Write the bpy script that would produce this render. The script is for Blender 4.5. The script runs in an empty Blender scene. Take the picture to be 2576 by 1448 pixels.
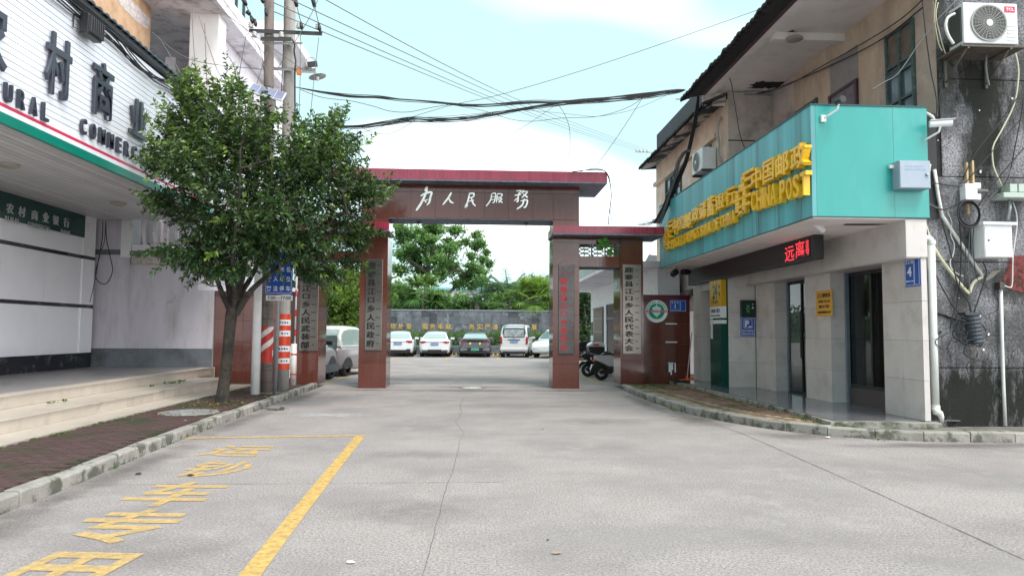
import bpy, math, random
import numpy as np
from mathutils import Vector, Matrix
C = bpy.context.scene.collection
scn = bpy.context.scene
random.seed(7); RNG = np.random.default_rng(7)
R = math.radians
# ------------------------------------------------------------------ camera
YAW, PITCH, ROLL, CAM_H = R(2.9), R(3.5), R(0.35), 1.5
fw = Vector((math.sin(YAW)*math.cos(PITCH), math.cos(YAW)*math.cos(PITCH), math.sin(PITCH)))
r0 = Vector((math.cos(YAW), -math.sin(YAW), 0)); u0 = r0.cross(fw)
rr = r0*math.cos(ROLL)+u0*math.sin(ROLL); uu = u0*math.cos(ROLL)-r0*math.sin(ROLL)
cam = bpy.data.objects.new('camera', bpy.data.cameras.new('camera')); C.objects.link(cam)
cam.matrix_world = Matrix(((rr.x, uu.x, -fw.x, 0), (rr.y, uu.y, -fw.y, 0), (rr.z, uu.z, -fw.z, CAM_H), (0, 0, 0, 1)))
cam.data.sensor_width = 36; cam.data.lens = 1790/2576*36; cam.data.clip_end = 3000; cam.data.clip_start = .05
scn.camera = cam
# ------------------------------------------------------------------ sky, sun, exposure
SUN_EL, SUN_AZ = R(58), R(150)
world = bpy.data.worlds.new('World'); scn.world = world; world.use_nodes = True
wn = world.node_tree; wn.nodes.clear()
def WN(t, **k):
    n = wn.nodes.new(t)
    for a, b in k.items(): setattr(n, a, b)
    return n
sky = WN('ShaderNodeTexSky', sky_type='NISHITA', sun_disc=False, sun_elevation=SUN_EL, sun_rotation=SUN_AZ, altitude=100, air_density=1.0, dust_density=3.0)
bg1 = WN('ShaderNodeBackground'); bg1.inputs['Strength'].default_value = .12
wn.links.new(sky.outputs[0], bg1.inputs[0])
tc = WN('ShaderNodeTexCoord'); mp = WN('ShaderNodeMapping'); mp.inputs['Scale'].default_value = (1.0, 1.0, 2.2); mp.inputs['Location'].default_value = (.55, .1, .2)
wn.links.new(tc.outputs['Generated'], mp.inputs[0])
nz = WN('ShaderNodeTexNoise'); nz.inputs['Scale'].default_value = 1.4; nz.inputs['Detail'].default_value = 2; nz.inputs['Roughness'].default_value = .5
wn.links.new(mp.outputs[0], nz.inputs['Vector'])
cr = WN('ShaderNodeValToRGB')
cr.color_ramp.elements[0].position = .53; cr.color_ramp.elements[0].color = (.375, .54, .548, 1)
cr.color_ramp.elements[1].position = .76; cr.color_ramp.elements[1].color = (2.1, 2.05, 2.1, 1)
sx = WN('ShaderNodeSeparateXYZ'); wn.links.new(tc.outputs['Generated'], sx.inputs[0])
md = WN('ShaderNodeMath', operation='MULTIPLY_ADD'); md.inputs[1].default_value = .34; wn.links.new(sx.outputs[0], md.inputs[0]); wn.links.new(nz.outputs['Fac'], md.inputs[2])
mz = WN('ShaderNodeMath', operation='MULTIPLY_ADD'); mz.inputs[1].default_value = -.22; wn.links.new(sx.outputs[2], mz.inputs[0]); wn.links.new(md.outputs[0], mz.inputs[2]); wn.links.new(mz.outputs[0], cr.inputs[0])
bg2 = WN('ShaderNodeBackground'); bg2.inputs['Strength'].default_value = .98
wn.links.new(cr.outputs[0], bg2.inputs[0])
mx = WN('ShaderNodeMixShader'); mx.inputs[0].default_value = .86
wn.links.new(bg1.outputs[0], mx.inputs[1]); wn.links.new(bg2.outputs[0], mx.inputs[2])
wo = WN('ShaderNodeOutputWorld'); wn.links.new(mx.outputs[0], wo.inputs[0])
sl = bpy.data.lights.new('sun', 'SUN'); sl.energy = 1.5; sl.angle = R(22); sl.color = (1, .93, .88)
so = bpy.data.objects.new('sun', sl); C.objects.link(so)
sd = Vector((math.sin(SUN_AZ)*math.cos(SUN_EL), math.cos(SUN_AZ)*math.cos(SUN_EL), math.sin(SUN_EL)))
so.rotation_euler = sd.to_track_quat('Z', 'Y').to_euler(); so.location = (0, -20, 40)
scn.view_settings.view_transform = 'Standard'; scn.view_settings.look = 'None'
scn.view_settings.exposure = 1.08; scn.view_settings.gamma = 1; scn.view_settings.use_curve_mapping = False
scn.cycles.max_bounces = 6; scn.cycles.transparent_max_bounces = 12; scn.cycles.glossy_bounces = 3
# ------------------------------------------------------------------ placing helpers: a point of the photograph taken at a true distance
def _ray(px, py): return fw*1790+rr*(px-1288)-uu*(py-724)
def _on(ax, px, py, v):
    d = _ray(px, py); o = (0, 0, CAM_H); t = (v-o[ax])/d[ax]
    return Vector((d.x*t, d.y*t, CAM_H+d.z*t))
def aX(px, py, x): return _on(0, px, py, x)
def aY(px, py, y): return _on(1, px, py, y)
def aZ(px, py, z=0.): return _on(2, px, py, z)
# ------------------------------------------------------------------ materials
MATS = {}
def mat(name, col=(.5, .5, .5), rough=.6, metal=0., var=.0, vscale=4., bump=0., bscale=60., spec=.5, coat=0., emit=None, es=1., rnd=0.,
        dirt=None, dscale=2., dlo=.5, dhi=.7, stretch=(1, 1, 1), trans=0., alpha=1., rvar=0., dirt2=None, d2scale=1., d2lo=.5, d2hi=.7, d2st=(1, 1, 1), zdirt=None, coords='pos', fine=0., fscale=48.):
    if name in MATS: return MATS[name]
    m = bpy.data.materials.new(name); m.use_nodes = True; nt = m.node_tree; N = nt.nodes; L = nt.links
    b = N['Principled BSDF']
    b.inputs['Roughness'].default_value = rough; b.inputs['Metallic'].default_value = metal
    b.inputs['Specular IOR Level'].default_value = spec; b.inputs['Coat Weight'].default_value = coat; b.inputs['Coat Roughness'].default_value = .05
    if trans: b.inputs['Transmission Weight'].default_value = trans
    if alpha < 1: b.inputs['Alpha'].default_value = alpha
    rgb = N.new('ShaderNodeRGB'); rgb.outputs[0].default_value = (*col, 1); cur = rgb.outputs[0]
    geo = N.new('ShaderNodeNewGeometry'); pos = geo.outputs['Position']
    if coords == 'obj': pos = N.new('ShaderNodeTexCoord').outputs['Object']
    def noise(scale, st=(1, 1, 1), det=5, ro=.6):
        mpn = N.new('ShaderNodeMapping'); mpn.inputs['Scale'].default_value = st; L.new(pos, mpn.inputs[0])
        n = N.new('ShaderNodeTexNoise'); n.inputs['Scale'].default_value = scale; n.inputs['Detail'].default_value = det; n.inputs['Roughness'].default_value = ro
        L.new(mpn.outputs[0], n.inputs['Vector']); return n.outputs['Fac']
    def rng(v, a, b2, c=0., d=1.):
        r = N.new('ShaderNodeMapRange'); r.inputs[1].default_value = a; r.inputs[2].default_value = b2; r.inputs[3].default_value = c; r.inputs[4].default_value = d
        L.new(v, r.inputs[0]); return r.outputs[0]
    def mix(f, a, b2, mode='MIX'):
        x = N.new('ShaderNodeMix'); x.data_type = 'RGBA'; x.blend_type = mode
        if isinstance(f, float): x.inputs[0].default_value = f
        else: L.new(f, x.inputs[0])
        for s, v in ((6, a), (7, b2)):
            if isinstance(v, tuple): x.inputs[s].default_value = (*v[:3], 1)
            else: L.new(v, x.inputs[s])
        return x.outputs[2]
    def scalec(c, v):
        x = N.new('ShaderNodeVectorMath'); x.operation = 'SCALE'; L.new(c, x.inputs[0]); L.new(v, x.inputs['Scale']); return x.outputs[0]
    if rnd:
        oi = N.new('ShaderNodeObjectInfo'); cur = scalec(cur, rng(oi.outputs['Random'], 0, 1, 1-rnd, 1+rnd))
    if var: cur = scalec(cur, rng(noise(vscale, stretch), .3, .7, 1-var, 1+var))
    if fine: cur = scalec(cur, rng(noise(fscale, det=4, ro=.85), .35, .65, 1-fine, 1+fine))
    if dirt: cur = mix(rng(noise(dscale, stretch, 8, .65), dlo, dhi), cur, dirt)
    if dirt2: cur = mix(rng(noise(d2scale, d2st, 8, .7), d2lo, d2hi), cur, dirt2)
    if zdirt:   # (z_low, z_high, colour, amount) weathering that hugs the ground
        sp = N.new('ShaderNodeSeparateXYZ'); L.new(pos, sp.inputs[0])
        ad = N.new('ShaderNodeMath'); ad.operation = 'ADD'; L.new(sp.outputs[2], ad.inputs[0]); L.new(rng(noise(3.5, det=8, ro=.7), .25, .75, -.5, .5), ad.inputs[1])
        cur = mix(rng(ad.outputs[0], zdirt[0], zdirt[1], zdirt[3], 0.), cur, zdirt[2])
    L.new(cur, b.inputs['Base Color'])
    if rvar: L.new(rng(noise(5.), .3, .7, max(0, rough-rvar), rough+rvar), b.inputs['Roughness'])
    if bump:
        bp = N.new('ShaderNodeBump'); bp.inputs['Strength'].default_value = bump; bp.inputs['Distance'].default_value = .02
        L.new(noise(bscale, det=4), bp.inputs['Height']); L.new(bp.outputs[0], b.inputs['Normal'])
    if emit: b.inputs['Emission Color'].default_value = (*emit, 1); b.inputs['Emission Strength'].default_value = es
    MATS[name] = m; return m
def leafmat(name, col, tip, tr=.35, rough=.38, spec=.5):
    """leaf colour varies leaf by leaf through the colour attribute 'tone' (0 old leaf, 1 young leaf)"""
    m = bpy.data.materials.new(name); m.use_nodes = True; nt = m.node_tree; N = nt.nodes; L = nt.links
    b = N['Principled BSDF']; b.inputs['Roughness'].default_value = rough; b.inputs['Specular IOR Level'].default_value = spec
    a = N.new('ShaderNodeAttribute'); a.attribute_name = 'tone'
    x = N.new('ShaderNodeMix'); x.data_type = 'RGBA'; L.new(a.outputs['Fac'], x.inputs[0])
    x.inputs[6].default_value = (*col, 1); x.inputs[7].default_value = (*tip, 1)
    L.new(x.outputs[2], b.inputs['Base Color'])
    t = N.new('ShaderNodeBsdfTranslucent'); L.new(x.outputs[2], t.inputs[0])
    ms = N.new('ShaderNodeMixShader'); ms.inputs[0].default_value = tr
    o = N['Material Output']; L.new(b.outputs[0], ms.inputs[1]); L.new(t.outputs[0], ms.inputs[2]); L.new(ms.outputs[0], o.inputs[0])
    MATS[name] = m; return m
def paintmat(name, col, worn, scale=7., lo=.45, hi=.62, rough=.75):
    """paint worn through: the worn share is transparent"""
    m = bpy.data.materials.new(name); m.use_nodes = True; nt = m.node_tree; N = nt.nodes; L = nt.links
    b = N['Principled BSDF']; b.inputs['Base Color'].default_value = (*col, 1); b.inputs['Roughness'].default_value = rough
    g = N.new('ShaderNodeNewGeometry')
    n = N.new('ShaderNodeTexNoise'); n.inputs['Scale'].default_value = scale; n.inputs['Detail'].default_value = 9; n.inputs['Roughness'].default_value = .75; L.new(g.outputs['Position'], n.inputs['Vector'])
    r = N.new('ShaderNodeMapRange'); L.new(n.outputs['Fac'], r.inputs[0]); r.inputs[1].default_value = lo; r.inputs[2].default_value = hi; r.inputs[3].default_value = 1.; r.inputs[4].default_value = 1-worn
    L.new(r.outputs[0], b.inputs['Alpha']); MATS[name] = m; return m
def softmat(name, col, amount, scale=3.):
    """a stain that fades out towards the rim of its own disc"""
    m = bpy.data.materials.new(name); m.use_nodes = True; nt = m.node_tree; N = nt.nodes; L = nt.links
    b = N['Principled BSDF']; b.inputs['Base Color'].default_value = (*col, 1); b.inputs['Roughness'].default_value = .9
    tcn = N.new('ShaderNodeTexCoord'); g = N.new('ShaderNodeNewGeometry')
    ln = N.new('ShaderNodeVectorMath'); ln.operation = 'LENGTH'; L.new(tcn.outputs['Object'], ln.inputs[0])
    n = N.new('ShaderNodeTexNoise'); n.inputs['Scale'].default_value = scale; n.inputs['Detail'].default_value = 9; n.inputs['Roughness'].default_value = .7; L.new(g.outputs['Position'], n.inputs['Vector'])
    a = N.new('ShaderNodeMath'); a.operation = 'MULTIPLY_ADD'; L.new(n.outputs['Fac'], a.inputs[0]); a.inputs[1].default_value = 1.6; L.new(ln.outputs['Value'], a.inputs[2])
    r = N.new('ShaderNodeMapRange'); L.new(a.outputs[0], r.inputs[0]); r.inputs[1].default_value = 1.75; r.inputs[2].default_value = .7; r.inputs[3].default_value = 0; r.inputs[4].default_value = amount
    L.new(r.outputs[0], b.inputs['Alpha']); MATS[name] = m; return m
# ------------------------------------------------------------------ mesh building
class MB:
    def __init__(s): s.v = []; s.f = []; s.sm = []
    def add(s, vs, fs, smooth=False, M=None):
        o = len(s.v)
        if M is not None: vs = [M @ Vector(v) for v in vs]
        s.v += [tuple(v) for v in vs]; s.f += [tuple(i+o for i in f) for f in fs]; s.sm += [smooth]*len(fs); return s
    def box(s, x0, x1, y0, y1, z0, z1, M=None):
        if x0 > x1: x0, x1 = x1, x0
        if y0 > y1: y0, y1 = y1, y0
        if z0 > z1: z0, z1 = z1, z0
        v = [(x0, y0, z0), (x1, y0, z0), (x1, y1, z0), (x0, y1, z0), (x0, y0, z1), (x1, y0, z1), (x1, y1, z1), (x0, y1, z1)]
        return s.add(v, [(3, 2, 1, 0), (4, 5, 6, 7), (0, 1, 5, 4), (1, 2, 6, 5), (2, 3, 7, 6), (3, 0, 4, 7)], M=M)
    def prism(s, poly, ax, a, b, M=None):
        """polygon in the two other axes (in axis order), extruded along ax from a to b"""
        def p(u, w, t): return [(t, u, w), (u, t, w), (u, w, t)][ax]
        n = len(poly); v = [p(*q, a) for q in poly]+[p(*q, b) for q in poly]
        f = [tuple(range(n)), tuple(range(2*n-1, n-1, -1))]+[(i+n, (i+1) % n+n, (i+1) % n, i) for i in range(n)]
        return s.add(v, f, M=M)
    def tube(s, pts, r, n=8, cap=True, smooth=True):
        pts = [Vector(p) for p in pts]; k = len(pts); rs = r if isinstance(r, (list, tuple)) else [r]*k
        vs = []; up = Vector((0, 0, 1)); prev = None
        for i, p in enumerate(pts):
            t = (pts[min(i+1, k-1)]-pts[max(i-1, 0)])
            t = t.normalized() if t.length > 1e-9 else Vector((0, 0, 1))
            if prev is None: a = t.orthogonal().normalized()
            else:
                a = prev-t*prev.dot(t); a = a.normalized() if a.length > 1e-6 else t.orthogonal().normalized()
            prev = a; b = t.cross(a)
            for j in range(n):
                q = 2*math.pi*j/n; vs.append(p+(a*math.cos(q)+b*math.sin(q))*rs[i])
        fs = [(i*n+j, i*n+(j+1) % n, (i+1)*n+(j+1) % n, (i+1)*n+j) for i in range(k-1) for j in range(n)]
        if cap: fs += [tuple(range(n-1, -1, -1)), tuple(range((k-1)*n, k*n))]
        return s.add(vs, fs, smooth)
    def cyl(s, c, r, h, ax=2, n=16, r2=None, M=None):
        r2 = r if r2 is None else r2
        def p(u, w, t): return [(c[0]+t, c[1]+u, c[2]+w), (c[0]+u, c[1]+t, c[2]+w), (c[0]+u, c[1]+w, c[2]+t)][ax]
        v = [p(r*math.cos(2*math.pi*i/n), r*math.sin(2*math.pi*i/n), 0) for i in range(n)]+[p(r2*math.cos(2*math.pi*i/n), r2*math.sin(2*math.pi*i/n), h) for i in range(n)]
        s.add(v, [(i, (i+1) % n, (i+1) % n+n, i+n) for i in range(n)], True, M=M)
        return s.add(v, [tuple(range(n-1, -1, -1)), tuple(range(n, 2*n))], M=M)
    def lathe(s, prof, c=(0, 0, 0), n=20, ax=2, M=None):
        k = len(prof); v = []
        for r, t in prof:
            for j in range(n):
                q = 2*math.pi*j/n; u, w = r*math.cos(q), r*math.sin(q)
                v.append([(c[0]+t, c[1]+u, c[2]+w), (c[0]+u, c[1]+t, c[2]+w), (c[0]+u, c[1]+w, c[2]+t)][ax])
        return s.add(v, [(i*n+j, i*n+(j+1) % n, (i+1)*n+(j+1) % n, (i+1)*n+j) for i in range(k-1) for j in range(n)], True, M=M)
    def quad(s, a, b, c, d): return s.add([a, b, c, d], [(0, 1, 2, 3)])
    def grid(s, P, smooth=True, close=False):
        """P[i][j] points"""
        n = len(P); m = len(P[0]); v = [q for r_ in P for q in r_]
        return s.add(v, [(i*m+j, i*m+(j+1) % m, (i+1)*m+(j+1) % m, (i+1)*m+j) for i in range(n-1) for j in range(m if close else m-1)], smooth)
def obj(name, mb, m, parent=None, bev=0., label=None, **props):
    loc = Vector((0, 0, 0))
    if parent is not None and not parent.get('_local'):
        loc = world_loc(parent)
    me = bpy.data.meshes.new(name)
    vs = [tuple(Vector(v)-loc) for v in mb.v] if loc.length > 0 else mb.v
    me.from_pydata(vs, [], mb.f); me.polygons.foreach_set('use_smooth', mb.sm); me.update()
    for q in (m if isinstance(m, (list, tuple)) else [m]): me.materials.append(q)
    o = bpy.data.objects.new(name, me); C.objects.link(o)
    if parent is not None:
        o.parent = parent
    if bev:
        b = o.modifiers.new('bevel', 'BEVEL'); b.width = bev; b.segments = 2; b.limit_method = 'ANGLE'; b.angle_limit = R(40)
    if label: o['label'] = label
    for k, v in props.items(): o[k] = v
    return o
def world_loc(o):
    p = Vector((0, 0, 0))
    while o is not None: p = p+Vector(o.location); o = o.parent
    return p
def thing(name, label, cat, loc=(0, 0, 0), group=None, local=False, rz=0.):
    o = bpy.data.objects.new(name, None); C.objects.link(o); o.location = loc; o.rotation_euler = (0, 0, rz)
    o.empty_display_size = .1
    o['label'] = label; o['category'] = cat
    if group: o['group'] = group
    if local: o['_local'] = 1
    return o
def tag(o, label, cat, group=None):
    o['label'] = label; o['category'] = cat
    if group: o['group'] = group
    return o
def struct(name, mb, m, parent=None, bev=0.):
    o = obj(name, mb, m, parent, bev)
    if parent is None: o['kind'] = 'structure'
    return o
def kids(o): return [c for c in bpy.data.objects if c.parent is o]
def copy_tree(o, loc=None, rz=None, label=None, parent=None, ch=None):
    c = o.copy(); C.objects.link(c)
    if parent is not None: c.parent = parent
    if loc is not None: c.location = loc
    if rz is not None: c.rotation_euler = (0, 0, rz)
    if label: c['label'] = label
    for k in kids(o):
        if k is not c: copy_tree(k, parent=c)
    return c
# ------------------------------------------------------------------ lettering
_tc = {}
def glyphs(txt, size=1., ext=0., off=0., align='CENTER', bev=0., space=1.):
    key = (txt, size, ext, off, align, bev, space)
    if key in _tc: return _tc[key]
    cu = bpy.data.curves.new('lettering', 'FONT'); cu.body = txt; cu.size = size; cu.extrude = ext; cu.offset = off; cu.align_x = align; cu.align_y = 'CENTER'
    cu.bevel_depth = bev; cu.bevel_resolution = 0; cu.resolution_u = 3; cu.space_character = space
    o = bpy.data.objects.new('lettering', cu); C.objects.link(o)
    bpy.context.view_layer.update()
    dg = bpy.context.evaluated_depsgraph_get(); me = bpy.data.meshes.new_from_object(o.evaluated_get(dg))
    vs = [tuple(v.co) for v in me.vertices]; fs = [tuple(p.vertices) for p in me.polygons]
    bpy.data.objects.remove(o); bpy.data.curves.remove(cu); bpy.data.meshes.remove(me)
    _tc[key] = (vs, fs); return _tc[key]
def fit(vs, w, h):
    """scale a glyph outline to exactly w x h about its own middle"""
    xs = [v[0] for v in vs]; ys = [v[1] for v in vs]
    if not xs: return vs
    cx, cy = (min(xs)+max(xs))/2, (min(ys)+max(ys))/2; sx = w/max(1e-6, max(xs)-min(xs)) if w else 1; sy = h/max(1e-6, max(ys)-min(ys)) if h else 1
    if not w: sx = sy
    if not h: sy = sx
    return [((v[0]-cx)*sx, (v[1]-cy)*sy, v[2]) for v in vs]
def wallM(p, facing):
    """matrix that stands text up on a wall: facing '-y' (towards camera), '-x' (faces the street from the right), '+x' (from the left), 'up'"""
    X, Y, Z = {'-y': ((1, 0, 0), (0, 0, 1), (0, -1, 0)), '-x': ((0, -1, 0), (0, 0, 1), (-1, 0, 0)), '+x': ((0, 1, 0), (0, 0, 1), (1, 0, 0)), 'up': ((1, 0, 0), (0, 1, 0), (0, 0, 1))}[facing]
    return Matrix(((X[0], Y[0], Z[0], p[0]), (X[1], Y[1], Z[1], p[1]), (X[2], Y[2], Z[2], p[2]), (0, 0, 0, 1)))
def text(mb, txt, p, facing='-y', w=None, h=None, ext=.002, off=0., bev=0., shear=0., size=1., space=1.):
    vs, fs = glyphs(txt, size, ext, off, 'CENTER', bev, space)
    vs = fit(vs, w, h) if (w or h) else vs
    if shear: vs = [(v[0]+v[1]*shear, v[1], v[2]) for v in vs]
    return mb.add(vs, fs, M=wallM(p, facing))
def curve_pts(pts, k=6):
    """smooth a polyline (Catmull-Rom)"""
    P = [Vector(p) for p in pts]; out = []
    for i in range(len(P)-1):
        a, b, c, d = P[max(i-1, 0)], P[i], P[i+1], P[min(i+2, len(P)-1)]
        for j in range(k):
            t = j/k; out.append(.5*((2*b)+(c-a)*t+(2*a-5*b+4*c-d)*t*t+(3*b-a-3*c+d)*t**3))
    return out+[P[-1]]
def fast_mesh(name, verts, faces_n, m, parent=None, tone=None, kind=None, loc=None):
    """many equal polygons at once: verts (N*k,3) array, faces of k corners each in order"""
    k = faces_n; n = len(verts)//k; me = bpy.data.meshes.new(name)
    if parent is not None and loc is None: verts = verts-np.array(world_loc(parent))
    me.vertices.add(len(verts)); me.vertices.foreach_set('co', verts.astype(np.float32).ravel())
    me.loops.add(n*k); me.loops.foreach_set('vertex_index', np.arange(n*k, dtype=np.int32))
    me.polygons.add(n); me.polygons.foreach_set('loop_start', np.arange(0, n*k, k, dtype=np.int32)); me.polygons.foreach_set('loop_total', np.full(n, k, dtype=np.int32))
    me.update(calc_edges=True)
    if tone is not None:
        at = me.attributes.new('tone', 'FLOAT', 'POINT'); at.data.foreach_set('value', np.repeat(tone, k).astype(np.float32))
    me.materials.append(m); o = bpy.data.objects.new(name, me); C.objects.link(o)
    if parent is not None: o.parent = parent
    if kind: o['kind'] = kind
    return o
def leaf_quads(base, d, size, width, rng=RNG, droop=0.):
    """one pointed leaf (4 corners, slightly folded) per base point along direction d"""
    n = len(base); d = d/np.maximum(1e-6, np.linalg.norm(d, axis=1, keepdims=True))
    rnd = rng.normal(size=(n, 3)); side = np.cross(d, rnd); side /= np.maximum(1e-6, np.linalg.norm(side, axis=1, keepdims=True))
    nor = np.cross(side, d); L_ = size[:, None]; W_ = (size*width)[:, None]
    tip = base+d*L_; tip[:, 2] -= droop*size
    mid = base+d*L_*.5
    a = mid+side*W_+nor*W_*.35; b = mid-side*W_+nor*W_*.35
    return np.stack([base, a, tip, b], 1).reshape(-1, 3)
# ================================================================== materials used all over
M_road = mat('road_concrete', (.335, .298, .288), .88, var=.10, vscale=.7, bump=.5, bscale=70, dirt=(.235, .212, .206), dscale=.6, dlo=.46, dhi=.74, fine=.55, dirt2=(.40, .37, .36), d2scale=2.2, d2lo=.54, d2hi=.8)
M_kerb = mat('kerb_stone', (.34, .32, .29), .85, var=.18, vscale=6, bump=.5, bscale=40, rnd=.14, dirt=(.15, .145, .12), dscale=3, dlo=.50, dhi=.74, zdirt=(-.08, .10, (.06, .065, .045), .8))
M_brickL = mat('dark_red_paver', (.115, .062, .058), .85, rnd=.35, var=.2, vscale=5, bump=.4, bscale=70, dirt=(.035, .045, .018), dscale=1.3, dlo=.5, dhi=.66, dirt2=(.17, .11, .10), d2scale=14, d2lo=.58, d2hi=.75)
M_brickR = mat('worn_red_paver', (.27, .15, .105), .85, rnd=.3, var=.2, vscale=5, bump=.4, bscale=70, dirt=(.07, .075, .025), dscale=1.6, dlo=.5, dhi=.64, dirt2=(.36, .30, .24), d2scale=9, d2lo=.55, d2hi=.75)
M_brickY = mat('pale_yellow_paver', (.36, .31, .21), .85, rnd=.15, var=.2, vscale=5, bump=.4, bscale=70, dirt=(.1, .1, .04), dscale=2, dlo=.5, dhi=.66)
M_bed = mat('mossy_bed', (.07, .065, .045), .95, var=.3, vscale=8, dirt=(.045, .06, .02), dscale=3)
M_tile = mat('pale_step_tile', (.55, .49, .42), .32, rnd=.05, var=.07, vscale=3, dirt=(.36, .31, .25), dscale=2.2, dlo=.55, dhi=.8)
M_platf = mat('grey_stone_floor', (.27, .25, .245), .3, var=.2, vscale=3, fine=.1, dirt=(.19, .17, .16), dscale=1.5)
M_wtile = mat('white_glossy_panel', (.84, .86, .90), .05, var=.03, vscale=2, spec=.8, coat=.6)
M_marble = mat('black_marble', (.012, .014, .018), .1, dirt=(.09, .10, .115), dscale=3.2, dlo=.5, dhi=.72, spec=.6)
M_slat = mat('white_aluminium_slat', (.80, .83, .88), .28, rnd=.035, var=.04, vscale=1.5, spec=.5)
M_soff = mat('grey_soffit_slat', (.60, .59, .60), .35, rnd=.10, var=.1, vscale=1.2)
M_dark = mat('dark_gap', (.03, .03, .032), .7)
M_green = mat('bank_green', (.0, .19, .135), .35, var=.08, vscale=2)
M_dgreen = mat('dark_green_board', (.0, .045, .035), .22, var=.1)
M_redln = mat('red_line', (.62, .03, .09), .4)
M_black = mat('black_plastic', (.018, .018, .02), .4)
M_letter = mat('dark_blue_grey_letter', (.035, .04, .06), .35)
M_silver = mat('silver_letter', (.42, .45, .44), .35)
M_white = mat('white_paint', (.83, .84, .85), .55, var=.05, vscale=3, dirt=(.5, .48, .45), dscale=1.6, dlo=.56, dhi=.85)
M_whitep = mat('white_plaster', (.80, .78, .83), .9, var=.07, vscale=1.3, bump=.2, bscale=30, dirt=(.48, .46, .47), dscale=.9, dlo=.5, dhi=.8, dirt2=(.40, .38, .35), d2scale=2.2, d2st=(1, 1, .12), d2lo=.60, d2hi=.85)
M_plaster = mat('grey_plaster', (.58, .56, .61), .92, var=.10, vscale=1.1, bump=.25, bscale=35, dirt=(.34, .32, .32), dscale=2.0, dlo=.5, dhi=.8, stretch=(1, 1, .22), dirt2=(.22, .21, .13), d2scale=1.2, d2lo=.63, d2hi=.78)
M_gband = mat('grey_painted_band', (.15, .17, .19), .7, var=.2, vscale=2.5, dirt=(.07, .075, .075), dscale=1.5)
M_tan = mat('tan_render', (.55, .36, .22), .95, var=.15, vscale=2.5, bump=.5, bscale=30, dirt=(.30, .19, .12), dscale=2.0, dlo=.5, dhi=.75)
M_conc = mat('pole_concrete', (.36, .34, .32), .85, var=.12, vscale=7, bump=.3, bscale=60, dirt=(.2, .19, .18), dscale=4, stretch=(1, 1, .2))
M_concb = mat('brown_pole_concrete', (.20, .165, .15), .85, var=.15, vscale=7, bump=.3, bscale=60, dirt=(.10, .09, .08), dscale=4, stretch=(1, 1, .2))
M_steel = mat('galvanised_steel', (.36, .38, .40), .4, metal=.6, var=.12, vscale=8)
M_dsteel = mat('dark_steel', (.06, .06, .065), .5, metal=.4)
M_cable = mat('black_cable', (.012, .012, .014), .5)
M_cableg = mat('grey_cable', (.14, .15, .16), .5)
M_porc = mat('white_porcelain', (.62, .6, .57), .2)
M_bluesign = mat('blue_sign', (.012, .085, .42), .4, spec=.5)
M_plate_w = mat('white_sign', (.78, .80, .82), .4)
M_red = mat('red_paint', (.50, .03, .02), .5, var=.1, vscale=9)
M_red2 = mat('orange_red_band', (.62, .06, .02), .4)
M_moss = mat('moss', (.05, .075, .018), .95, var=.4, vscale=20)
M_weed = leafmat('weed_leaf', (.06, .13, .02), (.14, .26, .04))
M_rub = mat('rubber', (.02, .02, .021), .75)
# ================================================================== road
mb = MB(); mb.quad((-1500, -60, 0), (1500, -60, 0), (1500, 2500, 0), (-1500, 2500, 0))
road = struct('road', mb, M_road)
# joints and cracks: narrow dark strips sunk into the slab edges, following their real crooked run
M_crack = mat('crack_filler', (.15, .135, .13), .95, var=.3, vscale=10)
def ribbon(pts, w, z, jit=.0, seg=.12, taper=False):
    P = [Vector(p) for p in pts]; out = []
    for a, b in zip(P, P[1:]):
        n = max(1, int((b-a).length/seg))
        for i in range(n): out.append(a.lerp(b, i/n))
    out.append(P[-1]); mbb = MB(); rows = []
    off = 0
    for i, p in enumerate(out):
        t = (out[min(i+1, len(out)-1)]-out[max(i-1, 0)]).normalized(); s = Vector((-t.y, t.x, 0)); off += random.uniform(-jit, jit); off *= .93
        ww = w*random.uniform(.55, 1.3) if jit else w
        q = p+s*off; rows.append([(q.x+s.x*ww/2, q.y+s.y*ww/2, z), (q.x-s.x*ww/2, q.y-s.y*ww/2, z)])
    mbb.grid(rows, smooth=False); return mbb
for pts, w, j in (([(-.35, 2.5, 0), (-.32, 4.5, 0), (-.27, 6.7, 0), (-.18, 10.8, 0)], .0055, .006), ([(-.18, 10.8, 0), (-.34, 11.9, 0), (-.25, 13, 0), (-.29, 14.9, 0), (-.2, 16.5, 0)], .007, .02),
                  ([(3.96, 12.5, 0), (4.0, 10.53, 0), (3.8, 6.6, 0), (3.68, 4.6, 0), (3.6, 2, 0)], .009, .004), ([(.8, 10.5, 0), (2.63, 10.55, 0), (4.0, 10.53, 0)], .008, .003)):
    struct('road_crack', ribbon(pts, w, .004, j), M_crack, road)
for j_ in ((-3.9, 3.8, 15.35), (-3.95, .3, 7.15)): struct('road_joint', ribbon([(j_[0], j_[2], 0), (j_[1], j_[2]+.05, 0)], .007, .0042, .004), M_crack, road)
mb = MB(); mb.box(-2.2, 2.0, 19.95, 20.03, -.01, .006); struct('gate_threshold', mb, mat('threshold_mortar', (.5, .47, .45), .9, var=.3, vscale=9), road)
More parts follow.
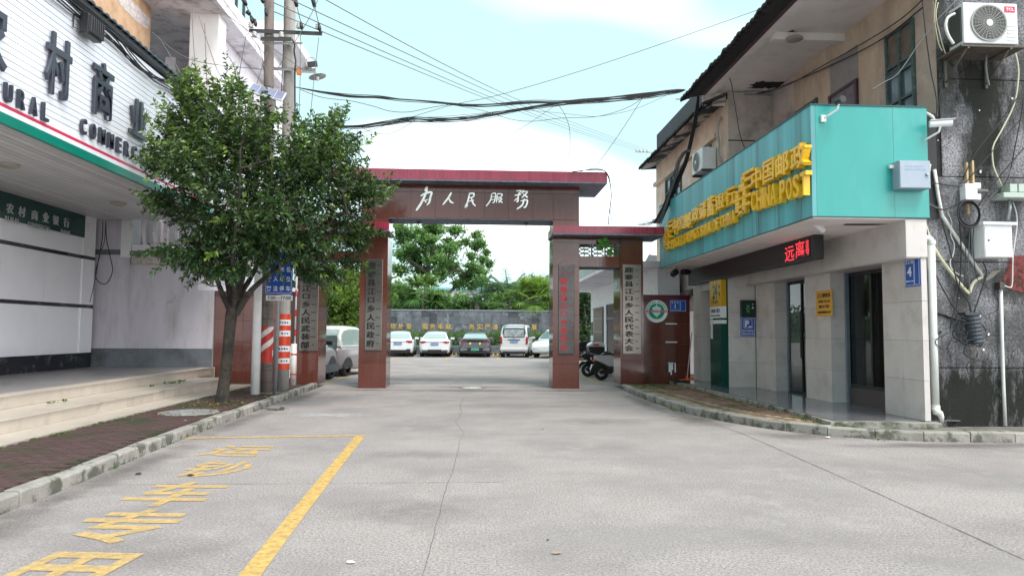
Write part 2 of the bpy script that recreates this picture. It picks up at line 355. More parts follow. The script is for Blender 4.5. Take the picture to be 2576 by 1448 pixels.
# pale washed patch and old yellow stains on the slab
def blob(cx, cy, rx, ry, z, n=40, rough=.3, seed=1):
    r_ = random.Random(seed); k = [r_.uniform(1-rough, 1) for _ in range(n)]
    k = [(k[i-1]+k[i]+k[(i+1) % n])/3 for i in range(n)]
    mbb = MB(); v = [(cx+rx*k[i]*math.cos(2*math.pi*i/n), cy+ry*k[i]*math.sin(2*math.pi*i/n), z) for i in range(n)]
    mbb.add(v, [tuple(range(n))]); return mbb
M_patch = paintmat('pale_cement_smear', (.52, .49, .48), 1., 2.2, .42, .55)
def soft(cx, cy, rx, ry, m_, z=.004, name='road_stain', parent=None):
    b = MB(); n = 28; b.add([(1.1*math.cos(2*math.pi*i/n), 1.1*math.sin(2*math.pi*i/n), 0) for i in range(n)], [tuple(range(n))])
    o = obj(name, b, m_, None); o.parent = parent or road; o.location = (cx, cy, z); o.scale = (rx, ry, 1); return o
S_pale = softmat('pale_smear', (.52, .50, .50), .95, 2.5); S_dark = softmat('dark_smear', (.13, .115, .105), .48, 2.5); S_moss = softmat('moss_smear', (.06, .07, .035), .85, 4); S_faint = softmat('faint_dark_smear', (.19, .17, .16), .25, 2.5); S_fpale = softmat('faint_pale_smear', (.42, .395, .385), .45, 3)
for i, (cx, cy, rx, ry, m_) in enumerate(((-2.6, 12.9, 1.2, .5, S_pale), (5.4, 7.2, 1.8, .7, S_fpale), (1.2, 5.2, 1.3, .5, S_fpale), (2.6, 8.2, 1.5, .5, S_fpale), (-.6, 8.8, 1.1, .4, S_faint), (0, 18.2, 2.2, .5, S_dark), (-.1, 19.4, 1.4, .3, S_dark), (2.4, 18.2, 1.2, .35, S_dark), (-2.7, 18.3, 1.2, .3, S_dark),
    (-3.7, 8, .35, 2.2, S_dark), (-3.85, 12, .3, 2.5, S_dark), (-3.9, 16.5, .3, 2.2, S_dark), (-3.6, 5.4, .35, 1.5, S_dark), (3.6, 15, .3, 2.5, S_dark), (3.8, 12.2, .5, 1.3, S_dark), (4.8, 10.3, .8, .5, S_dark), (6.6, 9.4, 1.8, .3, S_dark), (.8, 14.5, 1.8, .7, S_faint), (2.2, 12.0, 1.4, .6, S_faint), (-.6, 6.1, .8, .5, S_faint), (4.8, 5.2, 1.4, .7, S_faint), (3.4, 6.7, .5, .7, S_fpale), (-2.9, 20.6, 1.2, .8, S_dark), (.5, 16.3, 1.6, .4, S_fpale), (-1.0, 24, 3, 1.2, S_fpale), (1.2, 30, 3, 2, S_fpale), (3.7, 4.4, 1.5, .5, S_fpale), (-2.2, 5.0, .9, .5, S_faint))):
    soft(cx, cy, rx, ry, m_, .0032+.00002*i)
# ------------------------------------------------------------------ yellow bay marking
M_yel = paintmat('worn_yellow_paint', (.64, .41, .13), .5, 13., .42, .66)
bay = thing('bay_marking', 'worn yellow painted bay outline with hand brushed characters on the road beside the left kerb', 'road marking')
def strip(pts, w, z=.005): return ribbon(pts, w, z, 0, .5)
obj('bay_line', strip([(-4.0, 10.17, 0), (-2.8, 10.27, 0), (-1.69, 10.37, 0)], .10), M_yel, bay)
obj('bay_line', strip([(-1.63, 10.42, 0), (-1.53, 8, 0), (-1.44, 6, 0), (-1.36, 4.4, 0), (-1.27, 2, 0)], .135), M_yel, bay)
M_yel2 = paintmat('brushed_yellow_paint', (.62, .42, .17), .55, 11., .38, .66)
for ch, cx, cy, w, h, yaw in (('运', -2.93, 9.1, .76, .80, -2), ('钞', -2.77, 7.95, .68, .90, 0), ('车', -2.72, 6.78, .74, .98, 2), ('专', -2.68, 5.7, .76, .95, 1), ('用', -2.6, 4.52, .70, 1.0, 0)):
    vs, fs = glyphs(ch, 1, 0, .018); vs = fit(vs, w, h); mb = MB()
    a = R(yaw-6); mb.add([(v[0]*math.cos(a)-v[1]*math.sin(a)+cx, v[0]*math.sin(a)+v[1]*math.cos(a)+cy, .0055) for v in vs], fs)
    obj('painted_character', mb, M_yel2, bay)
# ------------------------------------------------------------------ kerbs
def kerb_line(name, path, w, h, seg, inward, z0=-.02, parent=None):
    """kerb stones along a polyline, each one a stone; 'inward' +1/-1 = side on which the stone lies"""
    P = [Vector((*p, 0)) for p in path]; pts = [P[0]]; acc = []
    L_ = sum((b-a).length for a, b in zip(P, P[1:])); n = int(L_/seg)
    def at(s):
        for a, b in zip(P, P[1:]):
            l = (b-a).length
            if s <= l: return a.lerp(b, s/l)
            s -= l
        return P[-1]
    for i in range(n):
        a, b = at(i*L_/n+.006), at((i+1)*L_/n-.006); t = (b-a).normalized(); s = Vector((-t.y, t.x, 0))*inward
        hh = h+random.uniform(-.008, .008); o1, o2 = s*random.uniform(-.006, .006), s*w
        r_ = .022
        mb = MB(); prof = [(0, z0), (0, hh-r_), (r_*.4, hh-r_*.35), (r_, hh), (w, hh), (w, z0)]
        v = []
        for q in (a, b):
            for u, z in prof: v.append((q.x+s.x*u+o1.x, q.y+s.y*u+o1.y, z))
        k = len(prof); f = [tuple(range(k)), tuple(range(2*k-1, k-1, -1))]+[(j, j+k, (j+1) % k+k, (j+1) % k) for j in range(k)]
        if inward > 0: f = [tuple(reversed(q)) for q in f]
        mb.add(v, f); obj('kerb_stone', mb, M_kerb, parent, bev=.006)
lkp = [(-3.70, 1.5), (-3.80, 5), (-3.83, 7), (-3.95, 9), (-4.02, 11), (-4.05, 14), (-4.09, 16.5), (-4.10, 18.86)]
mb = MB(); mb.prism([(-5.95, 1.0), (-3.85, 1.0), (-3.98, 7), (-4.1, 9), (-4.2, 14), (-4.25, 18.88), (-6.9, 19.3), (-6.9, 17.9), (-5.95, 17.9)], 2, -.1, .095)
pavL = struct('left_pavement', mb, M_bed)
kerb_line('kerb_stone', lkp, .14, .135, .58, 1, parent=pavL)
rkp = [(3.86, 18.75), (3.80, 17.2), (3.80, 15.8), (3.86, 14.4), (3.96, 13.1), (4.15, 12.2), (4.45, 11.4), (4.8, 10.75), (5.2, 10.3), (5.65, 10.0), (6.1, 9.78), (6.7, 9.68), (8, 9.62), (12, 9.5), (20, 9.3)]
poly = [(3.9, 18.8)]+[(x+.1, y+.06) for x, y in rkp[1:]]+[(20, 30), (5.5, 30), (5.5, 19.4), (4.0, 19.4)]
mb = MB(); mb.prism(poly, 2, -.1, .095); pavR = struct('right_pavement', mb, mat('pavement_concrete', (.20, .185, .165), .9, var=.25, vscale=3, dirt=(.08, .08, .05), dscale=2, bump=.3, bscale=40))
kerb_line('kerb_stone', rkp, .15, .14, .62, 1, parent=pavR)
# ------------------------------------------------------------------ paving bricks: the nearest 300 one by one, the rest in one mesh
def paving(cells, m, parent, cam_xy=(0, 0), name='paving_brick', keep=300, hgt=.028, zb=.09):
    cells = sorted(cells, key=lambda c: (c[0]-cam_xy[0])**2+(c[1]-cam_xy[1])**2)
    shared = {}
    rest = {}
    for i, (x, y, w, l, mm) in enumerate(cells):
        dz = random.uniform(-.0025, .003)
        if i < keep:
            key = (round(w, 3), round(l, 3), mm.name)
            if key not in shared:
                b = MB(); e = .004; b.add([(-w/2, -l/2, 0), (w/2, -l/2, 0), (w/2, l/2, 0), (-w/2, l/2, 0), (-w/2+e, -l/2+e, hgt), (w/2-e, -l/2+e, hgt), (w/2-e, l/2-e, hgt), (-w/2+e, l/2-e, hgt)], [(4, 5, 6, 7), (0, 1, 5, 4), (1, 2, 6, 5), (2, 3, 7, 6), (3, 0, 4, 7)])
                o = obj(name, b, mm); me = o.data; bpy.data.objects.remove(o); shared[key] = me
            o = bpy.data.objects.new(name, shared[key]); C.objects.link(o); o.parent = parent
            o.location = Vector((x, y, zb+dz)); o.rotation_euler = (random.uniform(-.006, .006), random.uniform(-.006, .006), random.uniform(-.02, .02))
        else:
            b = rest.setdefault(mm.name, (MB(), mm)); e = .004; t = zb+hgt+dz
            b[0].add([(x-w/2+e, y-l/2+e, t), (x+w/2-e, y-l/2+e, t), (x+w/2-e, y+l/2-e, t), (x-w/2+e, y+l/2-e, t), (x-w/2, y-l/2, zb), (x+w/2, y-l/2, zb), (x+w/2, y+l/2, zb), (x-w/2, y+l/2, zb)], [(0, 1, 2, 3), (4, 5, 1, 0), (5, 6, 2, 1), (6, 7, 3, 2), (7, 4, 0, 3)])
    for b, mm in rest.values(): obj('far_paving_bricks', b, mm, parent, kind='stuff')
def kx_left(y):
    ys = [p[1] for p in lkp]; return float(np.interp(y, ys, [p[0] for p in lkp]))-.15
cells = []; y = 2.0; row = 0
while y < 18.6:
    x = -5.50 if y < 17.9 else -6.7
    x += (.1 if row % 2 else 0)
    while x+.1 < kx_left(y):
        hole = (x+4.77)**2/.48**2+(y-12.25)**2/.42**2 < 1 or (x+4.75)**2+(y-13.75)**2 < .3**2 or (x+4.5)**2/.42**2+(y-16.0)**2/.6**2 < 1
        if not hole: cells.append((x, y, .196, .098, M_brickL))
        x += .202
    y += .104; row += 1
paving(cells, M_brickL, pavL)
def kx_right(y):
    ys = [p[1] for p in rkp[:13]][::-1]; return float(np.interp(y, ys, [p[0] for p in rkp[:13]][::-1]))+.16
cells = []; y = 18.75; row = 0
while y > 10.5:
    x0 = kx_right(y); k = 0; x = x0+.05
    edge = 5.36
    while x+.02 < edge:
        cells.append((x+.05, y, .1, .196, M_brickY if k in (0, 1, 4) else M_brickR)); x += .104; k += 1
    y -= .202; row += 1
paving([c for c in cells if not (c[1] > 17.3 and random.random() < .0)], M_brickR, pavR)
# moss and weeds
def tuft(name, spots, label, parent=None, size=.05, kind=True):
    base = []; dirs = []
    for (x, y, z, n, sp) in spots:
        for _ in range(n):
            a = random.uniform(0, 6.28); q = abs(random.gauss(0, sp)); base.append((x+q*math.cos(a), y+q*math.sin(a), z)); dirs.append((math.cos(a)*.8, math.sin(a)*.8, random.uniform(.3, 1.2)))
    base = np.array(base); dirs = np.array(dirs); s = RNG.uniform(.6, 1.5, len(base))*size
    v = leaf_quads(base, dirs, s, .28)
    o = fast_mesh(name, v, 4, M_weed, parent, tone=RNG.random(len(base)), kind='stuff'); 
    if parent is None: o['label'] = label; o['category'] = 'weeds'
    return o
sp = []
for i in range(70):
    y = random.uniform(9, 18.7); sp.append((5.35+random.uniform(-.12, .02), y, .12, 14, .05))
for i in range(60): sp.append((random.uniform(3.95, 4.9), random.uniform(17.2, 18.9), .12, 14, .06))
for i in range(16): sp.append((3.83+random.uniform(-.05, .02), random.uniform(13, 15.2), .01, 12, .05))
tuft('kerb_weeds', sp, 'low green weeds and moss along the terrace edge of the right pavement', size=.022)
sp = []
for i in range(60): sp.append((-5.5+random.uniform(-.03, .08), random.uniform(5, 17.5), .12, 12, .04))
for i in range(14):
    y = random.uniform(7.5, 11.5); sp.append((kx_left(y)+.16, y, .01, 10, .03))
for i in range(18): sp.append((-4.7+random.gauss(0, .2), 13.7+random.gauss(0, .2), .12, 10, .05))
tuft('pavement_weeds', sp, 'thin weeds and moss where the left pavement meets the bank steps', size=.022)
sp = [(-6.62, 11.6, .335, 14, .03), (-6.6, 11.9, .335, 16, .03), (-6.6, 15.0, .335, 10, .02), (-6.6, 15.9, .335, 30, .1), (-6.6, 16.5, .335, 30, .12)]
tuft('step_weeds', sp, 'small green weeds sprouting from the joint between the two bank steps', size=.045)
# manhole cover in left pavement, round iron cover by the gate, pothole
def manhole(name, label, x, y, z, r, col):
    t = thing(name, label, 'manhole cover', (x, y, z))
    b = MB(); b.lathe([(r*1.45, -.01), (r*1.42, .012), (r*1.05, .016), (r*1.05, .0)], (x, y, z), 32); obj('rim', b, mat('cover_surround', (.22, .22, .20), .9, var=.25, vscale=8), t)
    b = MB(); b.lathe([(r, 0), (r, .018), (r*.9, .022), (r*.86, .014), (r*.5, .014), (r*.46, .022), (r*.4, .022), (r*.36, .014), (.0001, .016)], (x, y, z), 32); obj('lid', b, col, t)
    b = MB()
    for i in range(12):
        a = i*math.pi/6; b.box(r*.52, r*.84, -.01, .01, .012, .02, M=Matrix.Translation((x, y, z)) @ Matrix.Rotation(a, 4, 'Z'))
    obj('ribs', b, col, t)
M_iron = mat('cast_cover', (.27, .28, .29), .6, var=.25, vscale=8, metal=.2)
manhole('manhole_cover', 'round grey manhole cover set in the dark red left pavement near the tree', -4.77, 12.25, .118, .33, M_iron)
manhole('manhole_cover', 'pale round manhole cover in the road in the middle of the gateway', -.08, 18.95, .0, .26, mat('pale_cover', (.55, .53, .50), .7, var=.2, vscale=8))
t = thing('broken_drain', 'small dark broken drain hole in the road beside the left kerb', 'drain', (-3.75, 13.8, 0))
b = blob(-3.75, 13.8, .25, .2, .005, rough=.5, seed=5); obj('hole', b, M_dark, t)
b = MB(); 
for i in range(14):
    a = i*.45; q = random.uniform(.17, .26); s = random.uniform(.03, .07); b.box(-s, s, -s*.6, s*.6, -.01, random.uniform(.012, .03), M=Matrix.Translation((-3.75+q*math.cos(a), 13.8+q*.8*math.sin(a), 0)) @ Matrix.Rotation(a+.6, 4, 'Z'))
obj('rubble_edge', b, M_kerb, t)
# litter
for i, (px, py, lab, c_, s) in enumerate(((1378, 1359, 'small dark brown pebble lying alone on the road in the foreground', (.05, .04, .04), .016), (884, 1415, 'crumpled white scrap of paper on the road right of the yellow line', (.7, .7, .68), .035),
        (1400, 1392, 'curled pale brown leaf on the foreground road below the pebble', (.35, .27, .2), .04), (1365, 1075+5, 'tiny brown leaf on the road in front of the gate', (.2, .14, .09), .035),
        (2082, 1101, 'small white paper scrap lying in the gutter of the right kerb', (.75, .75, .73), .05), (480, 1196, 'dark fallen leaf on the yellow lettering bay', (.05, .035, .03), .05),
        (348, 1193, 'dark dead leaf on the road near the left kerb', (.06, .04, .035), .05), (1690, 1019, 'white paper scrap at the foot of the mossy kerb', (.72, .72, .7), .06))):
    p = aZ(px, py, 0); b = MB()
    q = [(p.x+s*random.uniform(.6, 1)*math.cos(a), p.y+s*random.uniform(.5, .9)*math.sin(a), .006+random.uniform(0, s*.25)) for a in np.linspace(0, 6.28, 8)[:-1]]
    b.add(q+[(p.x, p.y, .007+s*.3)], [(j, (j+1) % 7, 7) for j in range(7)])
    tag(obj('litter', b, mat('litter%d' % i, c_, .8)), lab, 'litter')
base = []; dirs = []
for i in range(230):
    a = random.uniform(0, 6.28); q = abs(random.gauss(0, .9)); base.append((-4.75+q*math.cos(a)*.6, 13.4+q*1.8*math.sin(a), .132)); dirs.append((math.cos(a*3), math.sin(a*3), .05))
base = np.array([q for q in base if -5.5 < q[0] < -4.15]); dirs = np.array(dirs)[:len(base)]
fast_mesh('fallen_leaves', leaf_quads(base, dirs, RNG.uniform(.04, .08, len(base)), .25), 4, leafmat('fallen_leaf', (.10, .07, .03), (.30, .24, .06)), pavL, tone=RNG.random(len(base)), kind='stuff')
# ================================================================== steps and bank terrace (left)
XP, XT = -6.85, -6.08          # platform edge, lower tread edge
stp = thing('bank_steps', 'cream tiled bank steps and raised grey platform along the left side', 'steps', (-6.3, 10, .1))
b = MB(); b.box(-11, XP-.012, 2, 19.2, .0, .505); b.box(-11, XT-.012, 2, 18.0, 0, .305); b.box(-11, -5.53, 2, 17.8, 0, .125); obj('core', b, mat('mortar', (.33, .30, .26), .9), stp)
b = MB(); b.box(-10.1, XP-.05, 2, 19.2, .505, .52); obj('platform_floor', b, M_platf, stp)
y = 2.6
while y < 18.9:      # platform nosing slabs, risers, treads
    l = min(1.38, 18.95-y)
    b = MB(); b.box(XP-.25, XP+.02, y+.003, y+l-.003, .506, .525); obj('nosing_tile', b, M_tile, stp)
    b = MB(); b.box(XP-.012, XP, y+.003, y+l-.003, .33, .505); obj('riser_tile', b, M_tile, stp)
    y += 1.38
y = 2.1
while y < 17.9:
    l = min(.98, 18.0-y)
    b = MB(); b.box(XP+.002, XT+.02, y+.003, y+l-.003, .306, .326); obj('tread_tile', b, M_tile, stp)
    b = MB(); b.box(XT-.012, XT, y+.003, y+l-.003, .142, .305); obj('riser_tile', b, M_tile, stp)
    b = MB(); b.box(XT+.002, -5.53, y+.3, y+.3+l-.006, .126, .14); obj('ledge_tile', b, M_tile, stp)
    y += .98
b = MB(); b.box(XP+.0, XT, 18.0, 18.012, .14, .325); b.box(-11, XP, 19.2, 19.212, .14, .52); obj('end_tile', b, M_tile, stp)
# ------------------------------------------------------------------ bank front wall
XW = -9.95
bank = thing('bank_building', 'bank with glossy white wall panels, black marble base and a white slatted fascia canopy', 'building', (-9.95, 15, .5))
b = MB(); b.box(-16, XW-.03, 1, 19.0, .0, 7.4); obj('wall', b, mat('joint_grey', (.25, .26, .28), .7), bank)
ys = [18.42-1.52*i for i in range(12)]
for i in range(len(ys)-1):
    y1, y0 = ys[i], ys[i+1]
    for z0, z1 in ((.90, 2.03), (2.12, 3.27), (3.36, 3.82)):
        b = MB(); b.box(XW-.03, XW, y0+.004, y1-.004, z0, z1); obj('wall_panel', b, M_wtile, bank)
    b = MB(); b.box(XW-.03, XW+.015, y0+.003, y1-.003, .52, .895); obj('marble_panel', b, M_marble, bank)
    for z in (2.035, 3.275):
        b = MB(); b.box(XW-.03, XW+.008, y0+.002, y1-.002, z, z+.08); obj('black_band', b, M_marble, bank)
b = MB(); b.box(XW-.02, XW-.008, 3, 18.40, 3.82, 4.4); obj('upper_wall', b, M_wtile, bank)
for z0, z1, m_ in ((.90, 2.03, M_wtile), (2.12, 3.27, M_wtile), (3.36, 4.40, M_white), (.52, .895, M_marble)):     # corner pier
    b = MB(); b.box(XW-.4, XW+.03, 18.43, 18.98, z0, z1); obj('corner_panel', b, m_, bank)
for z in (2.035, 3.275):
    b = MB(); b.box(XW-.4, XW+.04, 18.425, 18.985, z, z+.08); obj('black_band', b, M_marble, bank)
# soffit: aluminium strips running away from the camera
XF = -6.6; ZB = 4.36
k = 0; x = XW+.02
while x < XF-.05:
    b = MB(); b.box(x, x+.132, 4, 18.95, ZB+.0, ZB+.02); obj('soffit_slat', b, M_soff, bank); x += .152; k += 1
b = MB(); b.box(XW, XF-.03, 4, 18.93, ZB+.03, 6.7); obj('canopy_core', b, M_dark, bank)
# fascia slats, each a long board
fz0, fz1 = ZB+.30, 6.78; n = 21; hs = (fz1-fz0)/n
for i in range(n):
    z = fz0+i*hs; b = MB()
    b.prism([(XF-.02, z+.004), (XF+.006, z+.004), (XF+.006, z+hs-.012), (XF, z+hs-.004), (XF-.02, z+hs-.004)], 1, 4, 18.95); obj('fascia_slat', b, M_slat, bank)
b = MB(); b.box(XF-.03, XF-.02, 4, 18.94, fz0, fz1); obj('slat_backing', b, mat('slat_gap', (.10, .11, .13), .6), bank)
b = MB(); b.box(XF-.05, XF+.03, 4, 18.97, ZB-.02, ZB+.125); obj('green_stripe', b, M_green, bank)
b = MB(); b.box(XF-.04, XF+.02, 4, 18.96, ZB+.127, ZB+.205); obj('white_stripe', b, M_slat, bank)
b = MB(); b.box(XF-.04, XF+.022, 4, 18.96, ZB+.207, ZB+.255); obj('red_stripe', b, M_redln, bank)
b = MB(); b.box(XF-.04, XF+.018, 4, 18.96, ZB+.257, fz0); obj('white_stripe', b, M_slat, bank)
# fascia letters
def place_letters(items, parent, x, m, ext, facing='+x', off=0., name='letter'):
    for ch, y, z, w, h in items:
        b = MB(); text(b, ch, (x, y, z), facing, w, h, ext=ext, off=off, bev=.006); obj(name, b, m, parent)
def lx(px, py): p = aX(px, py, XF+.1); return p.y, p.z
items = []
for ch, px, py, w, h in (('农', -22, 75, .78, .95), ('村', 154, 168, .66, .98), ('商', 265, 228, .66, .98), ('业', 354, 300, .70, .72), ('银', 442, 340, .7, .9), ('行', 505, 390, .7, .9)):
    y, z = lx(px, py); items.append((ch, y, z, w, h))
place_letters(items, bank, XF+.06, M_letter, .02, off=.012, name='sign_character')
def word(s, p0, p1, h, w, **k):
    (ya, za), (yb, zb) = lx(*p0), lx(*p1); n_ = len(s)
    return [(c_, ya+(yb-ya)*(i/(n_-1) if n_ > 1 else 0), (za+zb)/2, w*(.3 if c_ == 'I' else 1.15 if c_ == 'M' else 1), h) for i, c_ in enumerate(s)]
its = word('RURAL', (-5, 222), (122, 278), .27, .15)+word('COMMERCIAL', (217, 329), (396, 404), .27, .15)+word('BANK', (461, 439), (520, 466), .27, .15)
place_letters(its, bank, XF+.05, M_letter, .02, off=.012)
# dark green name board under the canopy
b = MB(); b.box(XW-.02, XW+.05, 4, 18.42, 3.80, ZB); board = obj('name_board', b, M_dgreen, bank)
def bx(px, py): p = aX(px, py, XW+.06); return p.y, p.z
its = []
for ch, px, py in (('寨', -30, 515), ('农', 25, 527), ('村', 55, 535), ('商', 87, 543), ('业', 115, 549), ('银', 140, 556), ('行', 167, 562)):
    y, z = bx(px, py); its.append((ch, y, z+.02, .22, .22))
place_letters(its, board, XW+.06, M_silver, .008, off=.0, name='sign_character')
def word2(s, p0, p1, h):
    (ya, za), (yb, zb) = bx(*p0), bx(*p1); b = MB(); text(b, s, (XW+.058, (ya+yb)/2, (za+zb)/2-.035), '+x', yb-ya, h*.75, ext=.004, off=.01); obj('lettering', b, M_silver, board)
word2('RURAL', (13, 546), (50, 553), .15); word2('COMMERCIAL', (70, 560), (127, 573), .15); word2('BANK', (154, 577), (178, 584), .13)
for px, py in ((22, 413), (298, 510)):
    p = aZ(px, py, ZB); b = MB(); b.lathe([(.17, 0), (.17, -.035), (.13, -.06), (.12, -.05), (.0001, -.05)], (p.x, p.y, ZB), 24); obj('downlight', b, mat('old_lamp_ring', (.36, .33, .27), .4, var=.2), bank)
# old flat roof covering of the canopy: half-round dark tiles with blue edge, sloping back to the upper storey
b = MB(); b.prism([(XF-.06, 6.80), (XF+.10, 6.84), (XF+.10, 6.93), (-9.2, 7.62), (-9.2, 7.4)], 1, 4, 18.97); obj('canopy_roof', b, M_black, bank)
mroof = mat('blue_black_roll_tile', (.02, .035, .06), .35)
y = 5.0; shared = None
while y < 18.9:
    b = MB(); rows = []
    for (x_, z_) in ((XF+.15, 6.93), (-9.2, 7.66)):
        rows.append([(x_, y-.11+.22*j/6, z_+.055*math.sin(math.pi*j/6)) for j in range(7)])
    b.grid(rows); b.add(rows[0], [tuple(range(7))]); obj('roll_tile', b, mroof, bank); y += .24
# upper tan storey
tan = thing('tan_upper_storey', 'tan rendered upper storey above the bank canopy with a strip of fallen render', 'building', (-9.2, 12, 7.4))
b = MB(); b.box(-15, -8.9, 2, 19.35, 7.3, 13.5); obj('wall', b, M_tan, tan)
p0, p1 = aX(400/1.0*0+322, 15, -8.89), aX(372, 62, -8.89)
def onx(px, py, x=-8.895): p = aX(px, py, x); return (x, p.y, p.z)
b = MB(); b.add([onx(290, -20), onx(330, 0), onx(378, 48), onx(372, 75), onx(340, 52), onx(300, 10)], [(0, 1, 2, 3, 4, 5)]); obj('bare_patch', b, mat('bare_white_patch', (.55, .50, .47), .95, var=.3, vscale=8, bump=.6, bscale=25), tan)
b = MB(); b.box(-8.93, -8.88, 17.6, 18.7, 10.8, 12.4); obj('window', b, mat('dark_window', (.02, .02, .025), .1), tan)
# floodlight on the fascia
def beamM(p, yaw=0, pitch=0, roll=0): return Matrix.Translation(p) @ Matrix.Rotation(yaw, 4, 'Z') @ Matrix.Rotation(pitch, 4, 'X') @ Matrix.Rotation(roll, 4, 'Y')
p = aX(234, 70, XF+.18); fl = thing('flood_light', 'black finned floodlight fixed to the top of the white bank fascia', 'floodlight', p)
b = MB(); b.box(-.1, .04, -.22, .22, -.18, .16, M=Matrix.Translation(p)); obj('housing', b, M_black, fl, bev=.01)
for i in range(7):
    b = MB(); b.box(.04, .085, -.2+i*.064, -.18+i*.064, -.15, .13, M=Matrix.Translation(p)); obj('fin', b, M_dsteel, fl)
b = MB(); b.tube([p+Vector((-.1, -.2, .1)), p+Vector((-.15, -.3, .1)), p+Vector((-.15, -.3, -.12)), p+Vector((-.05, -.25, -.15))], .012); obj('bracket', b, M_dsteel, fl)
# bundle of cables on the top of the fascia
b = MB()
for i in range(7):
    pts = []; 
    for j in range(14):
        yy = 9+j*.76; pts.append((XF+.10+.03*math.sin(j*1.3+i), yy, 6.78-.10*abs(math.sin(j*.6+i*.5))-.02*i-(.12 if j in(6, 7) else 0)))
    b.tube(curve_pts(pts, 3), .013, 5)
tag(obj('fascia_cables', b, M_cable), 'bundle of loose black cables along the top edge of the bank fascia', 'cables')
# hanging cable loop by the pier
YH = 18.9
def hx(px, py, y=18.2): return aY(px, py, y)
b = MB(); b.tube(curve_pts([hx(*q) for q in ((259, 556), (257, 600), (249, 650), (241, 680), (243, 702), (258, 714), (272, 708), (283, 680), (277, 645), (268, 600), (266, 556))], 6), .012, 6)
b.tube(curve_pts([hx(*q) for q in ((266, 556), (262, 610), (250, 640), (242, 690), (232, 735), (226, 760))], 5), .009, 6)
tag(obj('hanging_cable_loop', b, M_cable), 'thick black cable hanging in a loop below the bank canopy corner', 'cable')
# ================================================================== plaster house behind the steps
YP = 19.25
house = thing('plaster_house', 'white plastered house behind the bank with grey base, balcony bars and square column', 'building', (-8.2, 19.5, .1))
b = MB(); b.box(-14, -9.15, YP, 32, 0, 4.6); obj('left_wall', b, M_plaster, house)
b = MB(); b.box(-9.148, -6.95, YP+.01, 32, 0, 2.55); b.box(-9.148, -7.40, YP+.01, 32, 2.55, 3.22); obj('garden_wall', b, M_plaster, house)
b = MB(); b.box(-7.398, -6.95, YP+.06, YP+.3, 2.55, 3.6); obj('broken_wall_end', b, M_whitep, house)
b = MB(); b.box(-14, -6.944, YP-.012, YP+.0, .0, 1.0); obj('painted_base', b, M_gband, house)
b = MB(); b.box(-14, -9.15, YP-.012, YP-.001, 3.46, 3.60); obj('painted_band', b, M_gband, house)
b = MB(); b.box(-9.1, -5.0, YP-.05, YP+.6, 3.225, 3.44); obj('beam', b, mat('stained_beam', (.50, .46, .42), .9, var=.2, vscale=3, dirt=(.25, .22, .18), dscale=4), house)
b = MB(); b.box(-9.12, -5.0, YP-.10, YP+.7, 3.442, 3.56); obj('grey_ledge', b, M_gband, house)
b = MB(); b.box(-9.08, -5.0, YP-.07, YP+.1, 3.562, 3.73); obj('kerb_of_balcony', b, M_whitep, house)
for i in range(12):
    x = -8.80+i*.285; b = MB()
    b.add([(x-.035, YP, 3.73), (x+.035, YP, 3.73), (x+.045, YP-.10, 4.05), (x-.045, YP-.10, 4.05), (x-.035, YP+.06, 3.73), (x+.035, YP+.06, 3.73), (x+.045, YP-.04, 4.05), (x-.045, YP-.04, 4.05),
           (x-.04, YP+.02, 4.9), (x+.04, YP+.02, 4.9), (x-.04, YP+.08, 4.9), (x+.04, YP+.08, 4.9)],
          [(0, 1, 2, 3), (5, 4, 7, 6), (1, 5, 6, 2), (4, 0, 3, 7), (3, 2, 9, 8), (6, 7, 10, 11), (2, 6, 11, 9), (7, 3, 8, 10)])
    obj('balcony_bar', b, M_white, house)
b = MB(); b.box(-9.1, -5.0, YP-.06, YP+.12, 4.9, 5.05); obj('balcony_rail', b, M_white, house)
b = MB(); b.box(-9.4, -9.13, YP-.02, YP+.5, 3.4, 4.9); obj('balcony_side', b, M_white, house)
# upper storeys of the house
YU = 19.6
b = MB(); b.box(-16, -9.0, 23.2, 24, 4, 10.2); obj('recessed_wall', b, M_whitep, house)
b = MB(); b.box(-9.2, -8.9, 21.0, 24, 4.0, 9.5); obj('recessed_pier', b, M_whitep, house)
b = MB(); b.box(-7.95, -7.18, YU, YU+.6, 3.6, 10.22); obj('square_column', b, M_white, house)
b = MB(); b.box(-7.98, -7.6, YU+.62, 25.8, 3.6, 10.2); obj('street_wall', b, M_whitep, house)
b = MB(); b.box(-16, -6.95, YU-1.1, 26, 10.22, 10.45); obj('roof_slab', b, mat('slab_soffit', (.85, .82, .86), .9, var=.12, vscale=1.5, dirt=(.36, .34, .33), dscale=2), house)
b = MB(); b.box(-16, -6.93, YU-1.13, 26.1, 10.452, 10.72); obj('roof_edge', b, M_whitep, house)
b = MB(); b.box(-7.60, -7.15, YU+.62, 25.8, 6.9, 7.25); obj('balcony_slab', b, M_whitep, house)
b = MB(); b.box(-7.602, -7.598, 23.5, 25.5, 7.3, 9.3); b.box(-7.594, -7.59, 21, 23, 4.2, 6.3); obj('shutter', b, mat('dull_shutter', (.32, .29, .28), .7, var=.1), house)
b = MB()
for i in range(10): b.box(-9+i*.22, -8.93+i*.22, 21.0, 21.06, 10.72, 11.5)
b.box(-9.1, -6.9, 20.98, 21.08, 11.5, 11.6); obj('roof_railing', b, M_dsteel, house)
